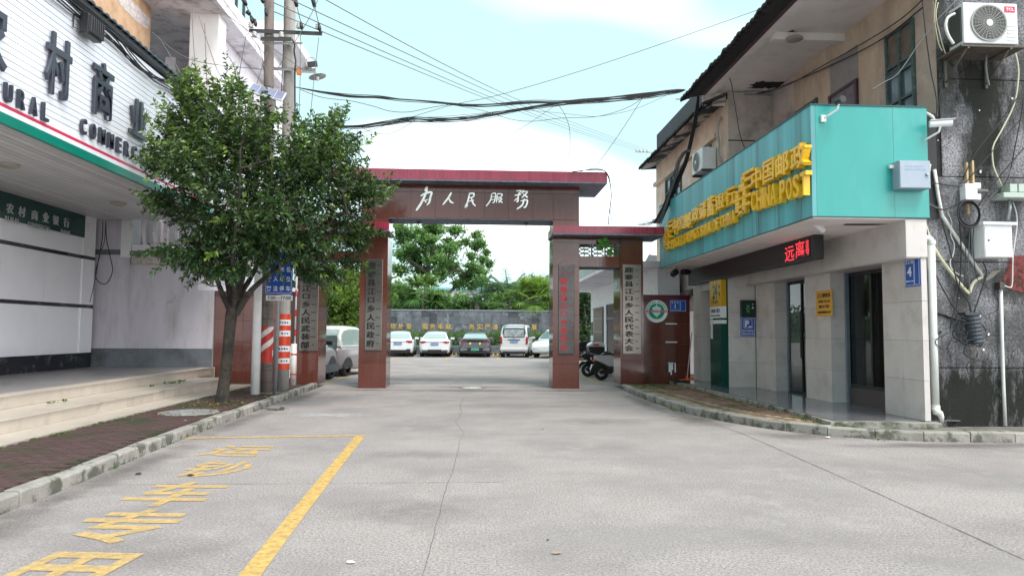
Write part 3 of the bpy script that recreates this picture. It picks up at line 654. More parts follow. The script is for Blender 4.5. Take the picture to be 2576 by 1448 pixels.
# second white house further back
h2 = thing('white_house', 'white house with dark balcony openings and flat overhanging roof behind the utility poles', 'building', (-9, 27, 0))
b = MB(); b.box(-18, -8.2, 26.6, 30.0, 0, 12.6); obj('wall', b, M_white, h2)
b = MB(); b.box(-18, -7.05, 26.2, 30.6, 12.6, 12.95); obj('roof_slab', b, M_whitep, h2)
for z in (5.4, 9.0):
    b = MB(); b.box(-8.2, -7.9, 26.6, 29.8, z, z+.3); obj('balcony_slab', b, M_whitep, h2)
    for i in range(1):
        b = MB(); b.box(-8.21, -8.17, 27.4, 28.8, z+.9, z+2.4); obj('window', b, mat('far_window', (.08, .09, .10), .2), h2)
    for i in range(8):
        b = MB(); b.box(-7.95, -7.91, 26.7+i*.4, 26.78+i*.4, z+.3, z+1.2); obj('baluster', b, M_whitep, h2)
    for x0 in (-16.5, -13.7, -10.9):
        b = MB(); b.box(x0, x0+1.5, 26.56, 26.6, z+.9, z+2.7); obj('window', b, mat('far_window', (.08, .09, .10), .2), h2)
# ================================================================== the gate
M_gran = mat('red_brown_granite', (.128, .042, .031), .09, rnd=.12, var=.08, vscale=6, fine=.15, spec=.6, dirt=(.17, .075, .06), dscale=2.4, dlo=.58, dhi=.8, stretch=(1.5, 1, .12), rvar=.05)
M_joint = mat('pale_granite_joint', (.30, .15, .12), .8)
M_capt = mat('maroon_glazed_tile', (.27, .03, .06), .14, rnd=.14, var=.05, spec=.6)
M_capj = mat('tile_joint', (.55, .30, .33), .8)
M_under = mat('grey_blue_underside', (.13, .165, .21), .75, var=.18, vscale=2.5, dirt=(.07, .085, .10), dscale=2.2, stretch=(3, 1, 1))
GY, GD = 18.9, .95
gate = thing('town_gate', 'red brown granite gateway with maroon tiled caps and silver brushed characters', 'gate', (0, 19.4, 0))
def clad(x0, x1, z0, z1, y0=GY, y1=GY+GD, parent=gate, hs=None, front_only=False, wmax=9., z_first=None):
    """granite slabs round a core: front slabs one by one, side slabs one by one"""
    b = MB(); b.box(x0+.02, x1-.02, y0+.02, y1-.02, z0, z1); obj('core', b, M_joint, parent)
    zs = [z0]; z = z0+(z_first or .65)
    while z < z1-.12: zs.append(z); z += .65
    zs.append(z1)
    nx = max(1, round((x1-x0)/wmax)); dx = (x1-x0)/nx; g = .0035
    for za, zb in zip(zs, zs[1:]):
        for i in range(nx):
            b = MB(); b.box(x0+i*dx+(g if i else 0), x0+(i+1)*dx-(g if i < nx-1 else 0), y0, y0+.02, za+g, zb-g); obj('granite_slab', b, M_gran, parent)
        if not front_only:
            for xs in ((x0, x0+.02), (x1-.02, x1)):
                b = MB(); b.box(xs[0], xs[1], y0+.021, y1, za+g, zb-g); obj('granite_slab', b, M_gran, parent)
for x0, x1, zt, zb in ((-3.06, -2.34, 4.495, 0), (2.05, 2.76, 4.495, 0), (-4.66, -4.10, 4.05, .1), (3.87, 4.49, 4.05, .1)): clad(x0, x1, zb, zt)
# lintel of the main opening
b = MB(); b.box(-3.04, 2.74, GY+.02, GY+GD-.02, 4.5, 5.42); obj('lintel_core', b, M_joint, gate)
xs = [-3.06, -2.34, -1.75, -1.10, -.45, .20, .85, 1.50, 2.05, 2.76]
for a, c_ in zip(xs, xs[1:]):
    for za, zb in ((4.50, 5.20), (5.205, 5.415)):
        b = MB(); b.box(a+.003, c_-.003, GY-.002, GY+.02, za+.003, zb-.003); obj('granite_slab', b, M_gran, gate)
for x in (-3.06, 2.74):
    b = MB(); b.box(x, x+.02, GY+.021, GY+GD, 4.503, 5.41); obj('granite_slab', b, M_gran, gate)
b = MB(); b.box(-2.338, 2.048, GY+.004, GY+GD-.01, 4.478, 4.4995); obj('lintel_soffit', b, M_under, gate)
for x in (-1.58, 1.36):
    b = MB(); b.cyl((x, GY+.45, 4.44), .06, .04, n=14); b.tube([(x, GY+.45, 4.44), (x, GY+.45, 4.38), (x+.03, GY+.45, 4.34), (x+.05, GY+.45, 4.38)], .012, 6); obj('lamp_hook', b, M_dsteel, gate)
def cap(x0, x1, y0, y1, z0, z1, tiles=.105):
    b = MB(); b.box(x0+.012, x1-.012, y0+.012, y1-.012, z0+.004, z1); obj('cap_slab', b, M_capj, gate)
    b = MB(); b.box(x0+.001, x1-.001, y0+.001, y1, z0-.03, z0+.0035); obj('cap_underside', b, M_under, gate)
    n = int(round((x1-x0)/tiles)); d = (x1-x0)/n
    for i in range(n):
        b = MB(); b.box(x0+i*d+.0022, x0+(i+1)*d-.0022, y0, y0+.012, z0+.006, z1+.004); obj('cap_tile', b, M_capt, gate)
    m_ = int((y1-y0)/.2); d = (y1-y0-.02)/m_
    for xa in (x0, x1-.012):
        for i in range(m_):
            b = MB(); b.box(xa, xa+.012, y0+.014+i*d, y0+.010+(i+1)*d, z0+.006, z1+.004); obj('cap_tile', b, M_capt, gate)
cap(-3.80, 3.43, 18.40, 20.35, 5.43, 5.70)
cap(-5.25, -2.262, 18.42, 19.75, 4.09, 4.30)
cap(2.00, 4.95, 18.42, 19.75, 4.07, 4.275)
# side bays with pierced cement blocks
for sx0, sx1, zb, zo0, zo1 in ((2.765, 3.865, 3.25, 3.53, 3.86), (-4.095, -3.065, 3.36, 3.60, 3.9)):
    ya, yb = GY+.03, GY+.80
    xs_ = (sx0, (sx0+sx1)/2, sx1)
    for x0_, x1_ in zip(xs_, xs_[1:]):
        b = MB(); b.box(x0_+.002, x1_-.002, ya, yb, zb, zo0); obj('granite_slab', b, M_gran, gate)
        b = MB(); b.box(x0_+.002, x1_-.002, ya, yb, zo1, 4.06); obj('granite_slab', b, M_gran, gate)
    b = MB(); b.box(sx0, sx1, ya+.01, yb-.01, zb-.012, zb-.001); obj('bay_soffit', b, M_under, gate)
    b = MB(); w = (sx1-sx0)/3
    for i in range(3):
        xc = sx0+w*(i+.5)
        b.box(sx0+i*w, sx0+i*w+.03, ya+.25, ya+.31, zo0, zo1)
        for r_ in range(3):
            zc = zo0+(zo1-zo0)*(r_+.5)/3
            for q in (-1, 1):
                b.tube([(xc-w*.45, ya+.28, zc), (xc-w*.22, ya+.28, zc+q*.045), (xc+w*.22, ya+.28, zc+q*.045), (xc+w*.45, ya+.28, zc)], .014, 6)
            b.tube([(xc-.03, ya+.28, zc-.05), (xc+.02, ya+.28, zc+.05)], .012, 5)
    obj('pierced_screen', b, mat('cement_screen', (.24, .20, .20), .9, var=.3, vscale=9), gate)
# brush characters on the lintel
def brush(mbb, strokes, cx, cz, w, h, y, ext=.03):
    for st in strokes:
        P = [Vector((cx+(q[0]-.5)*w, 0, cz+(q[1]-.5)*h)) for q in st]; W_ = [q[2]*h*.62 for q in st]
        sm = curve_pts(P, 5); wi = list(np.interp(np.linspace(0, len(P)-1, len(sm)), range(len(P)), W_))
        wi[0] *= .45; wi[-1] *= .35
        if len(wi) > 3: wi[1] *= .85
        L1, L2 = [], []
        for i, p in enumerate(sm):
            t = sm[min(i+1, len(sm)-1)]-sm[max(i-1, 0)]; t.normalize(); s = Vector((-t.z, 0, t.x))*wi[i]/2
            L1.append(p+s); L2.append(p-s)
        yo = y-random.uniform(0, .003)
        n = len(sm); v = [(q.x, yo-ext, q.z) for q in L1]+[(q.x, yo-ext, q.z) for q in L2]+[(q.x, y, q.z) for q in L1]+[(q.x, y, q.z) for q in L2]
        f = []
        for i in range(n-1): f += [(i, i+1, n+i+1, n+i), (2*n+i, 2*n+i+1, i+1, i), (n+i, n+i+1, 3*n+i+1, 3*n+i)]
        f += [(0, n, 3*n, 2*n), (n-1, 3*n-1, 4*n-1, 2*n-1)]
        mbb.add(v, f)
GL = [
 ([[(.72, 1, .16), (.62, .86, .16), (.56, .80, .06)], [(.3, .60, .08), (.6, .71, .13), (.97, .76, .12), (.90, .55, .13), (.84, .36, .12), (.68, .24, .05)], [(.72, .86, .10), (.5, .52, .14), (.28, .25, .14), (.04, .02, .13)], [(.55, .46, .12), (.66, .34, .07)], [(.4, .40, .05), (.8, .47, .06)]], 1066, 500, 41, 64),
 ([[(.78, 1, .2), (.55, .6, .24), (.05, .0, .14)], [(.55, .55, .12), (.75, .25, .26), (1, .18, .1)]], 1127, 500, 30, 33),
 ([[(.35, .93, .14), (.82, .95, .16), (.74, .72, .14), (.38, .66, .10)], [(.42, .9, .16), (.27, .4, .17), (.04, .02, .17), (.32, .2, .06)], [(.3, .42, .1), (.85, .52, .12)], [(.58, .7, .14), (.75, .32, .17), (1, .12, .12)]], 1183, 504, 28, 39),
 ([[(.35, .95, .10), (.3, .5, .14), (.03, .02, .10)], [(.35, .93, .1), (.58, .95, .13), (.52, .4, .14), (.40, .28, .08)], [(.34, .72, .09), (.54, .73, .08)], [(.31, .52, .09), (.52, .52, .08)], [(.66, .93, .12), (.95, .92, .14), (.88, .70, .1), (.68, .72, .09)], [(.68, .9, .14), (.63, .30, .12)], [(.66, .60, .1), (.94, .60, .14), (.75, .30, .13)], [(.7, .55, .1), (1, .30, .15)]], 1243, 503, 44, 36),
 ([[(.2, .93, .09), (.55, .95, .12), (.35, .78, .09)], [(.1, .70, .1), (.56, .77, .12)], [(.37, .78, .12), (.33, .4, .12), (.22, .42, .06)], [(.35, .60, .1), (.08, .42, .08)], [(.72, 1, .12), (.58, .8, .08)], [(.62, .88, .1), (.97, .9, .12), (.58, .58, .1)], [(.68, .80, .1), (1, .60, .14)], [(.5, .42, .1), (.96, .47, .13), (.86, .14, .13), (.70, .1, .08)], [(.76, .55, .12), (.62, .22, .13), (.25, .0, .1)]], 1309, 502, 38, 50)]
M_brush = mat('polished_steel_character', (.70, .66, .62), .22, metal=.85, coords='obj', var=.15, vscale=9)
for st, px, py, w, h in GL:
    p = aY(px, py, GY-.02); s = 18.9/1790; b = MB(); brush(b, st, p.x, p.z, w*s, h*s, GY-.002); obj('brush_character', b, M_brush, gate)
# red boundary walls joined to the gate
def redwall(label, x0, x1, y):
    t = thing('granite_wall', label, 'wall', ((x0+x1)/2, y, .1))
    b = MB(); b.box(x0+.01, x1-.01, y+.02, y+.25, .0, 2.40); obj('core', b, M_joint, t)
    xs_ = np.linspace(x0, x1, max(2, round((x1-x0)/.65))+1); zs = [.1, .62, 1.18, 1.74, 2.40]
    for a, c_ in zip(xs_, xs_[1:]):
        for za, zb in zip(zs, zs[1:]):
            b = MB(); b.box(a+.0025, c_-.0025, y, y+.02, za+.0025, zb-.0025); obj('granite_slab', b, M_gran, t)
    b = MB(); b.box(x0-.0, x1, y-.03, y+.28, 2.402, 2.53); obj('coping', b, mat('dark_maroon_coping', (.10, .012, .03), .2), t)
    return t
redwall('low red granite wall left of the gateway behind the utility poles', -6.94, -4.67, 19.32)
wr = redwall('low red granite wall between the gateway and the teal post office', 4.495, 5.88, 19.30)
b = MB()
for px0, px1, py0, py1 in ((1682, 1687, 912, 935), (1687, 1690, 912, 942), (1690, 1693, 912, 930), (1697, 1700, 912, 936), (1681, 1694, 911, 914)):
    p, q = aY(px0, py0, 19.295), aY(px1, py1, 19.295); b.box(p.x, q.x, 19.296, 19.299, q.z, p.z)
obj('paint_drip', b, M_white, wr)
for py in (814, 860):
    p, q = aY(1674, py-1.5, 19.29), aY(1703, py+1.5, 19.29); b = MB(); b.box(p.x, q.x, 19.27, 19.299, q.z, p.z); obj('white_bar', b, M_plate_w, wr)
# ------------------------------------------------------------------ the four steel name plaques
M_plq = mat('brushed_steel', (.23, .21, .19), .28, metal=.9, coords='obj', var=.22, vscale=1.1, stretch=(1, 1, .7))
M_blk = mat('black_enamel', (.006, .006, .007), .5); M_rede = mat('red_enamel', (.42, .02, .03), .45)
M_plqd = mat('dark_brushed_steel', (.085, .085, .085), .25, metal=.85, coords='obj', var=.35, vscale=1.6)
def plaque(label, x0, x1, z0, z1, chars, latin, col, head=None):
    y = GY-.035; t = thing('name_plaque', label, 'plaque', ((x0+x1)/2, GY, (z0+z1)/2), group='steel name plaques on the gate pillars')
    b = MB(); b.box(x0, x1, y, GY-.001, z0, z1); obj('plate', b, M_plqd if col is M_rede else M_plq, t, bev=.008)
    b = MB()
    for xx in (x0+.07, x1-.07): b.box(xx-.012, xx+.012, y+.01, y+.02, z1, z1+.025)
    obj('hanger', b, M_dsteel, t)
    n = len(chars); top = z1-.05-(.30 if head else 0); bot = z0+.06; cw = (x1-x0)*.46; cx = x0+(x1-x0)*.33
    d = (top-bot)/n
    for i, c_ in enumerate(chars):
        zc = top-d*(i+.5); b = MB(); text(b, c_, (cx, y-.004, zc), '-y', cw if c_ != '口' else cw*.8, d*.80 if c_ != '口' else d*.58, ext=.003, off=.010); text(b, c_, (cx+.008, y-.0045, zc), '-y', cw if c_ != '口' else cw*.8, d*.80 if c_ != '口' else d*.58, ext=.003, off=.010); text(b, c_, (cx-.006, y-.005, zc+.004), '-y', cw if c_ != '口' else cw*.8, d*.80 if c_ != '口' else d*.58, ext=.003, off=.010); obj('character', b, col, t)
        if i < len(latin) and latin[i]:
            b = MB(); text(b, latin[i], (x0+(x1-x0)*.76, y-.004, zc), '-y', (x1-x0)*(.055*len(latin[i])), .034, ext=.002, off=.02); obj('small_lettering', b, col, t)
    if head:
        for i, c_ in enumerate(head[0]):
            b = MB(); text(b, c_, (x0+(x1-x0)*.28, y-.004, z1-.10-i*.085), '-y', .07, .07, ext=.003, off=.02); obj('character', b, col, t)
        for i, c_ in enumerate(head[1]):
            b = MB(); text(b, c_, (x0+(x1-x0)*.70, y-.004, z1-.10-i*.16), '-y', .07, .07, ext=.003, off=.02); obj('character', b, col, t)
base = ['LUZ-', 'CAI', 'YEN', 'GYANGH-', 'GOUJ', 'YANGH']
plaque('steel plaque on the outer right gate pillar with a column of black characters', 3.93, 4.43, .92, 3.31, '鹿寨县江口乡人民代表大会', base+['YINZ-', 'MINZ', 'DAI-', 'BYAUJ-', 'DA-', 'VEI'], M_blk)
plaque('dark steel plaque with red characters on the inner right gate pillar', 2.20, 2.62, .92, 3.31, '鹿寨县江口乡委员会', base+['VEIJ-', 'YENZ-', 'VEI'], M_rede, ('共产党', '中国'))
plaque('steel plaque with black characters on the inner left gate pillar', -2.90, -2.46, .99, 3.38, '鹿寨县江口乡人民政府', base+['YINZ-', 'MINZ', 'CWNG-', 'FUJ'], M_blk)
plaque('steel plaque on the outer left gate pillar partly hidden by the tree', -4.60, -4.12, .96, 3.38, '鹿寨县江口乡人民武装部', base+['YINZ-', 'MINZ', 'VUJ-', 'CANGH-', 'BU'], M_blk)
# plant growing out of the pierced screen
t = thing('wall_plant', 'bright green heart leaved plant sprouting from the pierced screen right of the gateway', 'plant', (3.5, 18.9, 3.8))
M_heart = mat('heart_leaf', (.09, .28, .045), .45, rnd=.25, coords='obj')
b = MB(); b.tube([(3.40, 19.0, 3.75), (3.45, 18.85, 3.85), (3.5, 18.8, 4.0)], .008, 5); b.tube([(3.40, 19.0, 3.7), (3.6, 18.8, 3.80), (3.68, 18.8, 3.78)], .006, 5); obj('stem', b, M_heart, t)
for px, py, s in ((1512, 605, .085), (1524, 601, .07), (1527, 612, .09), (1509, 621, .10), (1539, 619, .07), (1534, 634, .09), (1519, 616, .07)):
    p = aY(px, py, 18.80+random.uniform(-.05, .05)); b = MB(); n = 12
    pts = []
    for j in range(n):
        a = 2*math.pi*j/n; r_ = s*(1-.25*math.sin(a)+.1*math.cos(2*a)); pts.append((p.x+r_*math.cos(a), p.y+.03*math.cos(a), p.z+r_*math.sin(a)*.9))
    b.add([(p.x, p.y-.02, p.z)]+pts, [(0, j+1, (j+1) % n+1) for j in range(n)]); obj('leaf', b, M_heart, t)
# stickers and number plate on the right red wall
def disc(mbb, c, r, y, n=40, t=.006): mbb.cyl((c[0], y-t, c[1]), r, t, ax=1, n=n)
cc = aY(1652, 782.5, 19.28); cx, cz = cc.x, cc.z; R0 = .31
t = thing('round_notice', 'round white and green vaccination notice on the low red wall', 'notice', (cx, 19.29, cz))
M_grn = mat('notice_green', (.0, .30, .17), .5); M_ngt = mat('notice_pale', (.62, .75, .72), .5)
b = MB(); disc(b, (cx, cz), R0, 19.298); obj('board', b, M_plate_w, t)
b = MB(); disc(b, (cx, cz), R0*.70, 19.291, t=.003); obj('green_disc', b, M_grn, t)
b = MB(); b.prism([(cx-.12, cz+.10), (cx, cz+.15), (cx+.12, cz+.10), (cx+.10, cz-.06), (cx, cz-.16), (cx-.10, cz-.06)], 1, 19.285, 19.2875); b.box(cx-.012, cx+.012, 19.282, 19.2845, cz-.1, cz+.2); obj('shield', b, M_ngt, t)
def arc_text(s, rad, a0, a1, h, m_, flip=False):
    for i, ch in enumerate(s):
        if ch == ' ': continue
        a = R(a0+(a1-a0)*i/(len(s)-1)); vs, fs = glyphs(ch, 1, .002, .03); vs = fit(vs, h*.9, h); q = a-math.pi/2 if not flip else a+math.pi/2
        vs = [(v[0]*math.cos(q)-v[1]*math.sin(q), v[0]*math.sin(q)+v[1]*math.cos(q), v[2]) for v in vs]
        b = MB(); b.add(vs, fs, M=wallM((cx+rad*math.cos(a), 19.286, cz+rad*math.sin(a)), '-y')); obj('character', b, m_, t)
arc_text('接种新冠疫苗 共筑免疫长城', R0*.84, 165, 15, .045, M_grn)
b = MB(); text(b, '疫苗接种率已达90%', (cx, 19.278, cz), '-y', R0*1.9, .07, ext=.002, off=.05); obj('lettering', b, M_plate_w, t)
b = MB(); text(b, '疫苗接种率已达90%', (cx, 19.272, cz), '-y', R0*1.9, .065, ext=.002, off=.02); obj('lettering', b, mat('notice_red', (.7, .02, .08), .5), t)
def numplate(label, p0, p1, y, num, street='江口街'):
    p, q = aY(*p0, y), aY(*p1, y); x0, x1, z1, z0 = p.x, q.x, p.z, q.z; w = x1-x0; h = z1-z0
    t = thing('house_number_plate', label, 'number plate', ((x0+x1)/2, y, (z0+z1)/2))
    b = MB(); b.box(x0, x1, y-.012, y, z0, z1); obj('plate', b, M_bluesign, t, bev=.003)
    b = MB(); e = .006; yy = y-.0155
    def fr(a, b2, c_, d): 
        b.box(a, b2, yy, yy+.003, d-e, d); b.box(a, b2, yy, yy+.003, c_, c_+e); b.box(a, a+e, yy, yy+.003, c_+e, d-e); b.box(b2-e, b2, yy, yy+.003, c_+e, d-e)
    fr(x0+.012, x0+w*.62, z0+.012, z1-.012); fr(x0+w*.65, x1-.012, z0+.012, z1-.012); obj('border', b, M_plate_w, t)
    for i, ch in enumerate(street):
        b = MB(); text(b, ch, (x0+w*(.15+.17*i), y-.014, z1-h*.22), '-y', w*.10, h*.16, ext=.002, off=.02); obj('character', b, M_plate_w, t)
    b = MB(); text(b, num, (x0+w*.32, y-.014, z0+h*.45), '-y', None, h*.34, ext=.002, off=.03); obj('numeral', b, M_plate_w, t)
    b = MB(); text(b, '545600', (x0+w*.33, y-.014, z0+h*.16), '-y', w*.45, h*.05, ext=.002); obj('lettering', b, M_plate_w, t)
numplate('blue street plate with the number 1 beside the round notice on the red wall', (1685, 754), (1726, 783.5), 19.296, '1')
# ================================================================== poles, sign and barrier left of the gate
def pole(label, x, y, z0, z1, r0_, r1_, dx, m_, name='utility_pole'):
    t = thing(name, label, 'utility pole', (x, y, z0)); b = MB(); n = 8
    b.tube([(x+dx*i/n, y, z0+(z1-z0)*i/n) for i in range(n+1)], [r0_+(r1_-r0_)*i/n for i in range(n+1)], 20); obj('shaft', b, m_, t); return t
PB = (-4.62, 16.15); PL_ = (-4.42, 16.7)
pb = pole('brown concrete utility pole with a diagonal red and white band behind the tree', PB[0], PB[1], .1, 12.5, .128, .096, -.24, M_concb)
pl = pole('pale concrete utility pole with horizontal red and white bands behind the brown one', PL_[0], PL_[1], .1, 12.8, .148, .112, -.06, M_conc)
def band(t, P, z0, z1, m_, r_, lean=0.): 
    b = MB(); b.cyl((P[0]+lean*z0, P[1], z0), r_, z1-z0, n=28); return obj('band', b, m_, t)
b = MB(); b.cyl((PB[0]-.02*.9, PB[1], .78), .131, .80, n=28); obj('band', b, M_red, pb)
M_wband = mat('white_band', (.68, .66, .63), .6, var=.1, vscale=9)
b = MB()
for k_ in range(4):
    rows = []
    for j in range(25):
        a = 2*math.pi*j/24; zz = .55+k_*.31+.11*0; th = (a/(2*math.pi)*2 % 1)
        rows.append((a, j))
    for j in range(24):
        a0, a1 = 2*math.pi*j/24, 2*math.pi*(j+1)/24
        f = lambda a: .60+k_*.30+.30*((a+.3)/math.pi % 2)
        for (za, zb) in ((f(a0), f(a0)+(f(a1)-f(a0) if f(a1) > f(a0) else .0375)),):
            q = []
            for a, z in ((a0, za), (a1, zb), (a1, zb+.135), (a0, za+.135)): q.append((PB[0]-.018+.1335*math.cos(a), PB[1]+.1335*math.sin(a), min(1.575, max(.785, z))))
            if max(v[2] for v in q)-min(v[2] for v in q) > .01: b.add(q, [(0, 1, 2, 3)])
obj('diagonal_stripe', b, M_wband, pb)
for z in (.35, .62, .70, 1.75, 2.05, 2.45, 6.95, 7.0):
    b = MB(); b.lathe([(.0, -.006), (.137-.0025*z, -.006), (.137-.0025*z, .006), (.0, .006)], (PB[0]-.02*z, PB[1], z), 20); obj('wire_wrap', b, M_dsteel, pb)
zz = [.55, .72, .84, 1.03, 1.16, 1.47, 1.63, 1.79, 1.92, 2.07]; zz = [.60, .74, .86, 1.01, 1.14, 1.36, 1.49, 1.61, 1.74, 1.87]
for i in range(9):
    red_ = i % 2 == 0
    band(pl, PL_, zz[i], zz[i+1]-.0, M_red2 if red_ else M_plate_w, .150)
    if not red_:
        s = '中国电网' if i in (3, 7) else '电力设施'
        for k_, ch in enumerate(s[:3]):
            a = R(-88+k_*22); b = MB(); vs, fs = glyphs(ch, 1, .002, .03); vs = fit(vs, .04, .045)
            Mx = Matrix.Translation((PL_[0], PL_[1], (zz[i]+zz[i+1])/2)) @ Matrix.Rotation(a+math.pi/2, 4, 'Z') @ wallM((0, -.152, 0), '-y'); b.add(vs, fs, M=Mx); obj('character', b, M_blk, pl)
        if i in (3, 7):
            b = MB(); b.box(-.02, .02, -.154, -.151, -.03, .03, M=Matrix.Translation((PL_[0], PL_[1], (zz[i]+zz[i+1])/2)) @ Matrix.Rotation(R(-22), 4, 'Z')); obj('logo_block', b, M_bluesign, pl)
# white lamp post with solar panel
t = thing('solar_street_lamp', 'slender white lamp post with a tilted solar panel rising through the tree', 'street lamp', (-4.7, 15.66, .1))
b = MB(); b.tube([(-4.72, 15.66, .12), (-4.72, 15.66, 3), (-4.75, 15.66, 6.7)], [.098, .08, .045], 20); obj('post', b, M_white, t)
pc = aY(672, 233, 15.6); Mx = Matrix.Translation(pc) @ Matrix.Rotation(R(12), 4, 'Z') @ Matrix.Rotation(R(12), 4, 'Y') @ Matrix.Rotation(R(38), 4, 'X')
b = MB(); b.box(-.37, .37, -.25, .25, -.02, .02, M=Mx); obj('panel_frame', b, M_white, t)
b = MB(); 
for i in range(4):
    for j in range(2): b.box(-.35+i*.177, -.18+i*.177, -.235+j*.24, -.005+j*.24, .02, .024, M=Mx)
obj('solar_cells', b, mat('solar_cell', (.20, .21, .32), .12, spec=.9), t)
b = MB(); b.box(-.2, .2, -.1, .1, -.1, -.02, M=Mx); b.tube([(-4.75, 15.66, 6.6), tuple(pc)], .03, 8); obj('battery_box', b, M_dsteel, t)
# blue parking sign on a steel post
t = thing('parking_sign', 'tall blue parking sign with a white 7:00-17:00 strip on a steel post', 'sign', (-4.22, 15.4, .1))
b = MB(); b.tube([(-4.24, 15.42, .1), (-4.20, 15.42, 2.6), (-4.17, 15.42, 5.2)], .04, 14); obj('post', b, M_steel, t)
yS = 15.33; p, q = aY(670, 575, yS), aY(735, 740.5, yS)
b = MB(); b.box(p.x, q.x, yS, yS+.02, q.z, p.z); obj('board', b, M_bluesign, t, bev=.006)
b = MB(); e = .008; x0, x1, z0, z1 = p.x+.02, q.x-.02, q.z+.025, p.z-.025
for a in ((x0, x1, z1-e, z1), (x0, x1, z0, z0+e), (x0, x0+e, z0+e, z1-e), (x1-e, x1, z0+e, z1-e)): b.box(a[0], a[1], yS-.004, yS-.001, a[2], a[3])
obj('border', b, M_plate_w, t)
cw = (x1-x0)/4
for r_, row in enumerate(('机动车位', '限时停放', '请按时停', '驶离车位', '驶入车位', '离法停车')):
    for k_, ch in enumerate(row):
        b = MB(); text(b, ch, (x0+cw*(k_+.5), yS-.003, z0+.10+(5-r_)*.205), '-y', .095, .115, ext=.002, off=.02); obj('character', b, M_plate_w, t)
p, q = aY(669, 742, yS), aY(735.5, 756, yS); b = MB(); b.box(p.x, q.x, yS-.002, yS+.018, q.z, p.z); obj('time_board', b, M_plate_w, t, bev=.003)
b = MB(); text(b, '7:00—17:00', ((p.x+q.x)/2, yS-.005, (p.z+q.z)/2), '-y', (q.x-p.x)*.88, (p.z-q.z)*.62, ext=.002, off=.012); obj('lettering', b, M_blk, t)
p = aY(720, 436, yS); b = MB(); b.cyl((p.x, yS, p.z), .2, .02, ax=1, n=28); obj('round_sign', b, M_bluesign, t)
# barrier
t = thing('barrier_post', 'raised red and white striped barrier rod on a scuffed white base post', 'barrier', (-4.57, 18.25, .1))
b = MB(); b.tube([(-4.57, 18.25, .1), (-4.57, 18.25, 1.16)], [.078, .072], 18); obj('base', b, mat('scuffed_white', (.68, .65, .63), .6, var=.1, vscale=8, dirt=(.3, .27, .25), dscale=7, dlo=.58), t)
b = MB(); b.box(-4.66, -4.645, 18.2, 18.3, .3, 1.1); obj('side_plate', b, M_white, t)
for z in (.38, .88):
    b = MB(); b.cyl((-4.57, 18.25, z), .079, .035, n=20); obj('red_ring', b, M_red, t)
b = MB(); b.tube([(-4.55, 18.25, 1.16), (-4.54, 18.25, 4.3)], .022, 10); obj('rod', b, M_plate_w, t)
for z in (1.35, 1.85, 2.35, 2.85, 3.35, 3.85):
    b = MB(); b.cyl((-4.548, 18.25, z), .0235, .17, n=12); obj('red_stripe', b, M_red, t)
# hardware on the poles
def crossarm(t, pa, pb_, h=.09, name='crossarm', m_=M_dsteel):
    d = Vector(pb_)-Vector(pa); L_ = d.length; a = math.atan2(d.y, d.x); pt = math.atan2(d.z, math.hypot(d.x, d.y))
    Mx = Matrix.Translation(pa) @ Matrix.Rotation(a, 4, 'Z') @ Matrix.Rotation(-pt, 4, 'Y')
    b = MB(); b.box(0, L_, 0, .06, h-.008, h, M=Mx); b.box(0, L_, 0, .008, 0, h, M=Mx); return obj(name, b, m_, t)
def insul(t, p, s=1., m_=None):
    b = MB(); b.lathe([(.0, 0), (.035*s, 0), (.05*s, .01*s), (.03*s, .03*s), (.05*s, .045*s), (.028*s, .065*s), (.045*s, .08*s), (.02*s, .1*s), (.0, .11*s)], p, 12); return obj('insulator', b, m_ or M_porc, t)
yA = 16.0
crossarm(pb, aY(626, 82, yA), aY(810, 90, yA)); crossarm(pb, aY(655, 103, yA-.1), aY(733, 104, yA-.1)); crossarm(pl, aY(660, 112, 16.5), aY(760, 112, 16.5), .05, m_=M_steel)
crossarm(pl, aY(661, 176, 16.5), aY(793, 180, 16.5), .07, m_=M_steel)
for px, py in ((631, 70), (752, 72), (800, 74), (640, 94), (708, 95)): insul(pb, aY(px, py, yA-.02), 1.3)
for px, py in ((664, 168), (770, 170)): insul(pl, aY(px, py, 16.45), 1.2)
def fuse(px0, py0, px1, py1):
    p, q = aY(px0, py0, 15.95), aY(px1, py1, 15.95); d = q-p
    b = MB(); b.tube([p, p+d*.35], [.055, .04], 8); obj('fuse_body', b, M_black, pb)
    b = MB(); b.tube([p+d*.35, q], .009, 5); obj('fuse_lead', b, M_cable, pb)
    b = MB(); b.tube([q-d*.03, q+Vector((.02, 0, -.10)), q+Vector((.03, 0, -.16))], [.03, .045, .02], 7); obj('clamp', b, M_black, pb)
for a in ((612, -2, 632, 42), (660, -2, 668, 24), (741, -6, 757, 58), (786, -6, 802, 62), (622, 30, 641, 50)): fuse(*a)
b = MB(); p = aY(753, 178, 16.4); b.box(p.x-.05, p.x+.05, 16.35, 16.42, p.z-.1, p.z+.03); obj('orange_box', b, mat('orange_plastic', (.75, .22, .03), .5), pl)
p = aY(786, 162, 16.3); b = MB(); b.box(-.11, .11, -.03, .03, -.06, .06, M=Matrix.Translation(p) @ Matrix.Rotation(R(-8), 4, 'Y')); obj('small_floodlight', b, M_dsteel, pl)
b = MB(); b.lathe([(.0, .05), (.05, .04), (.2, -.03), (.2, -.035), (.0, -.01)], (0, 0, 0), 20, M=Matrix.Translation(aY(798, 190, 16.3)) @ Matrix.Rotation(R(-14), 4, 'Y')); obj('lamp_shade', b, mat('lamp_grey', (.45, .5, .48), .5), pl)
b = MB(); p = aY(799, 197, 16.3); b.lathe([(.03, .04), (.04, 0), (.03, -.05), (.0, -.07)], p, 10); obj('bulb', b, M_plate_w, pl)
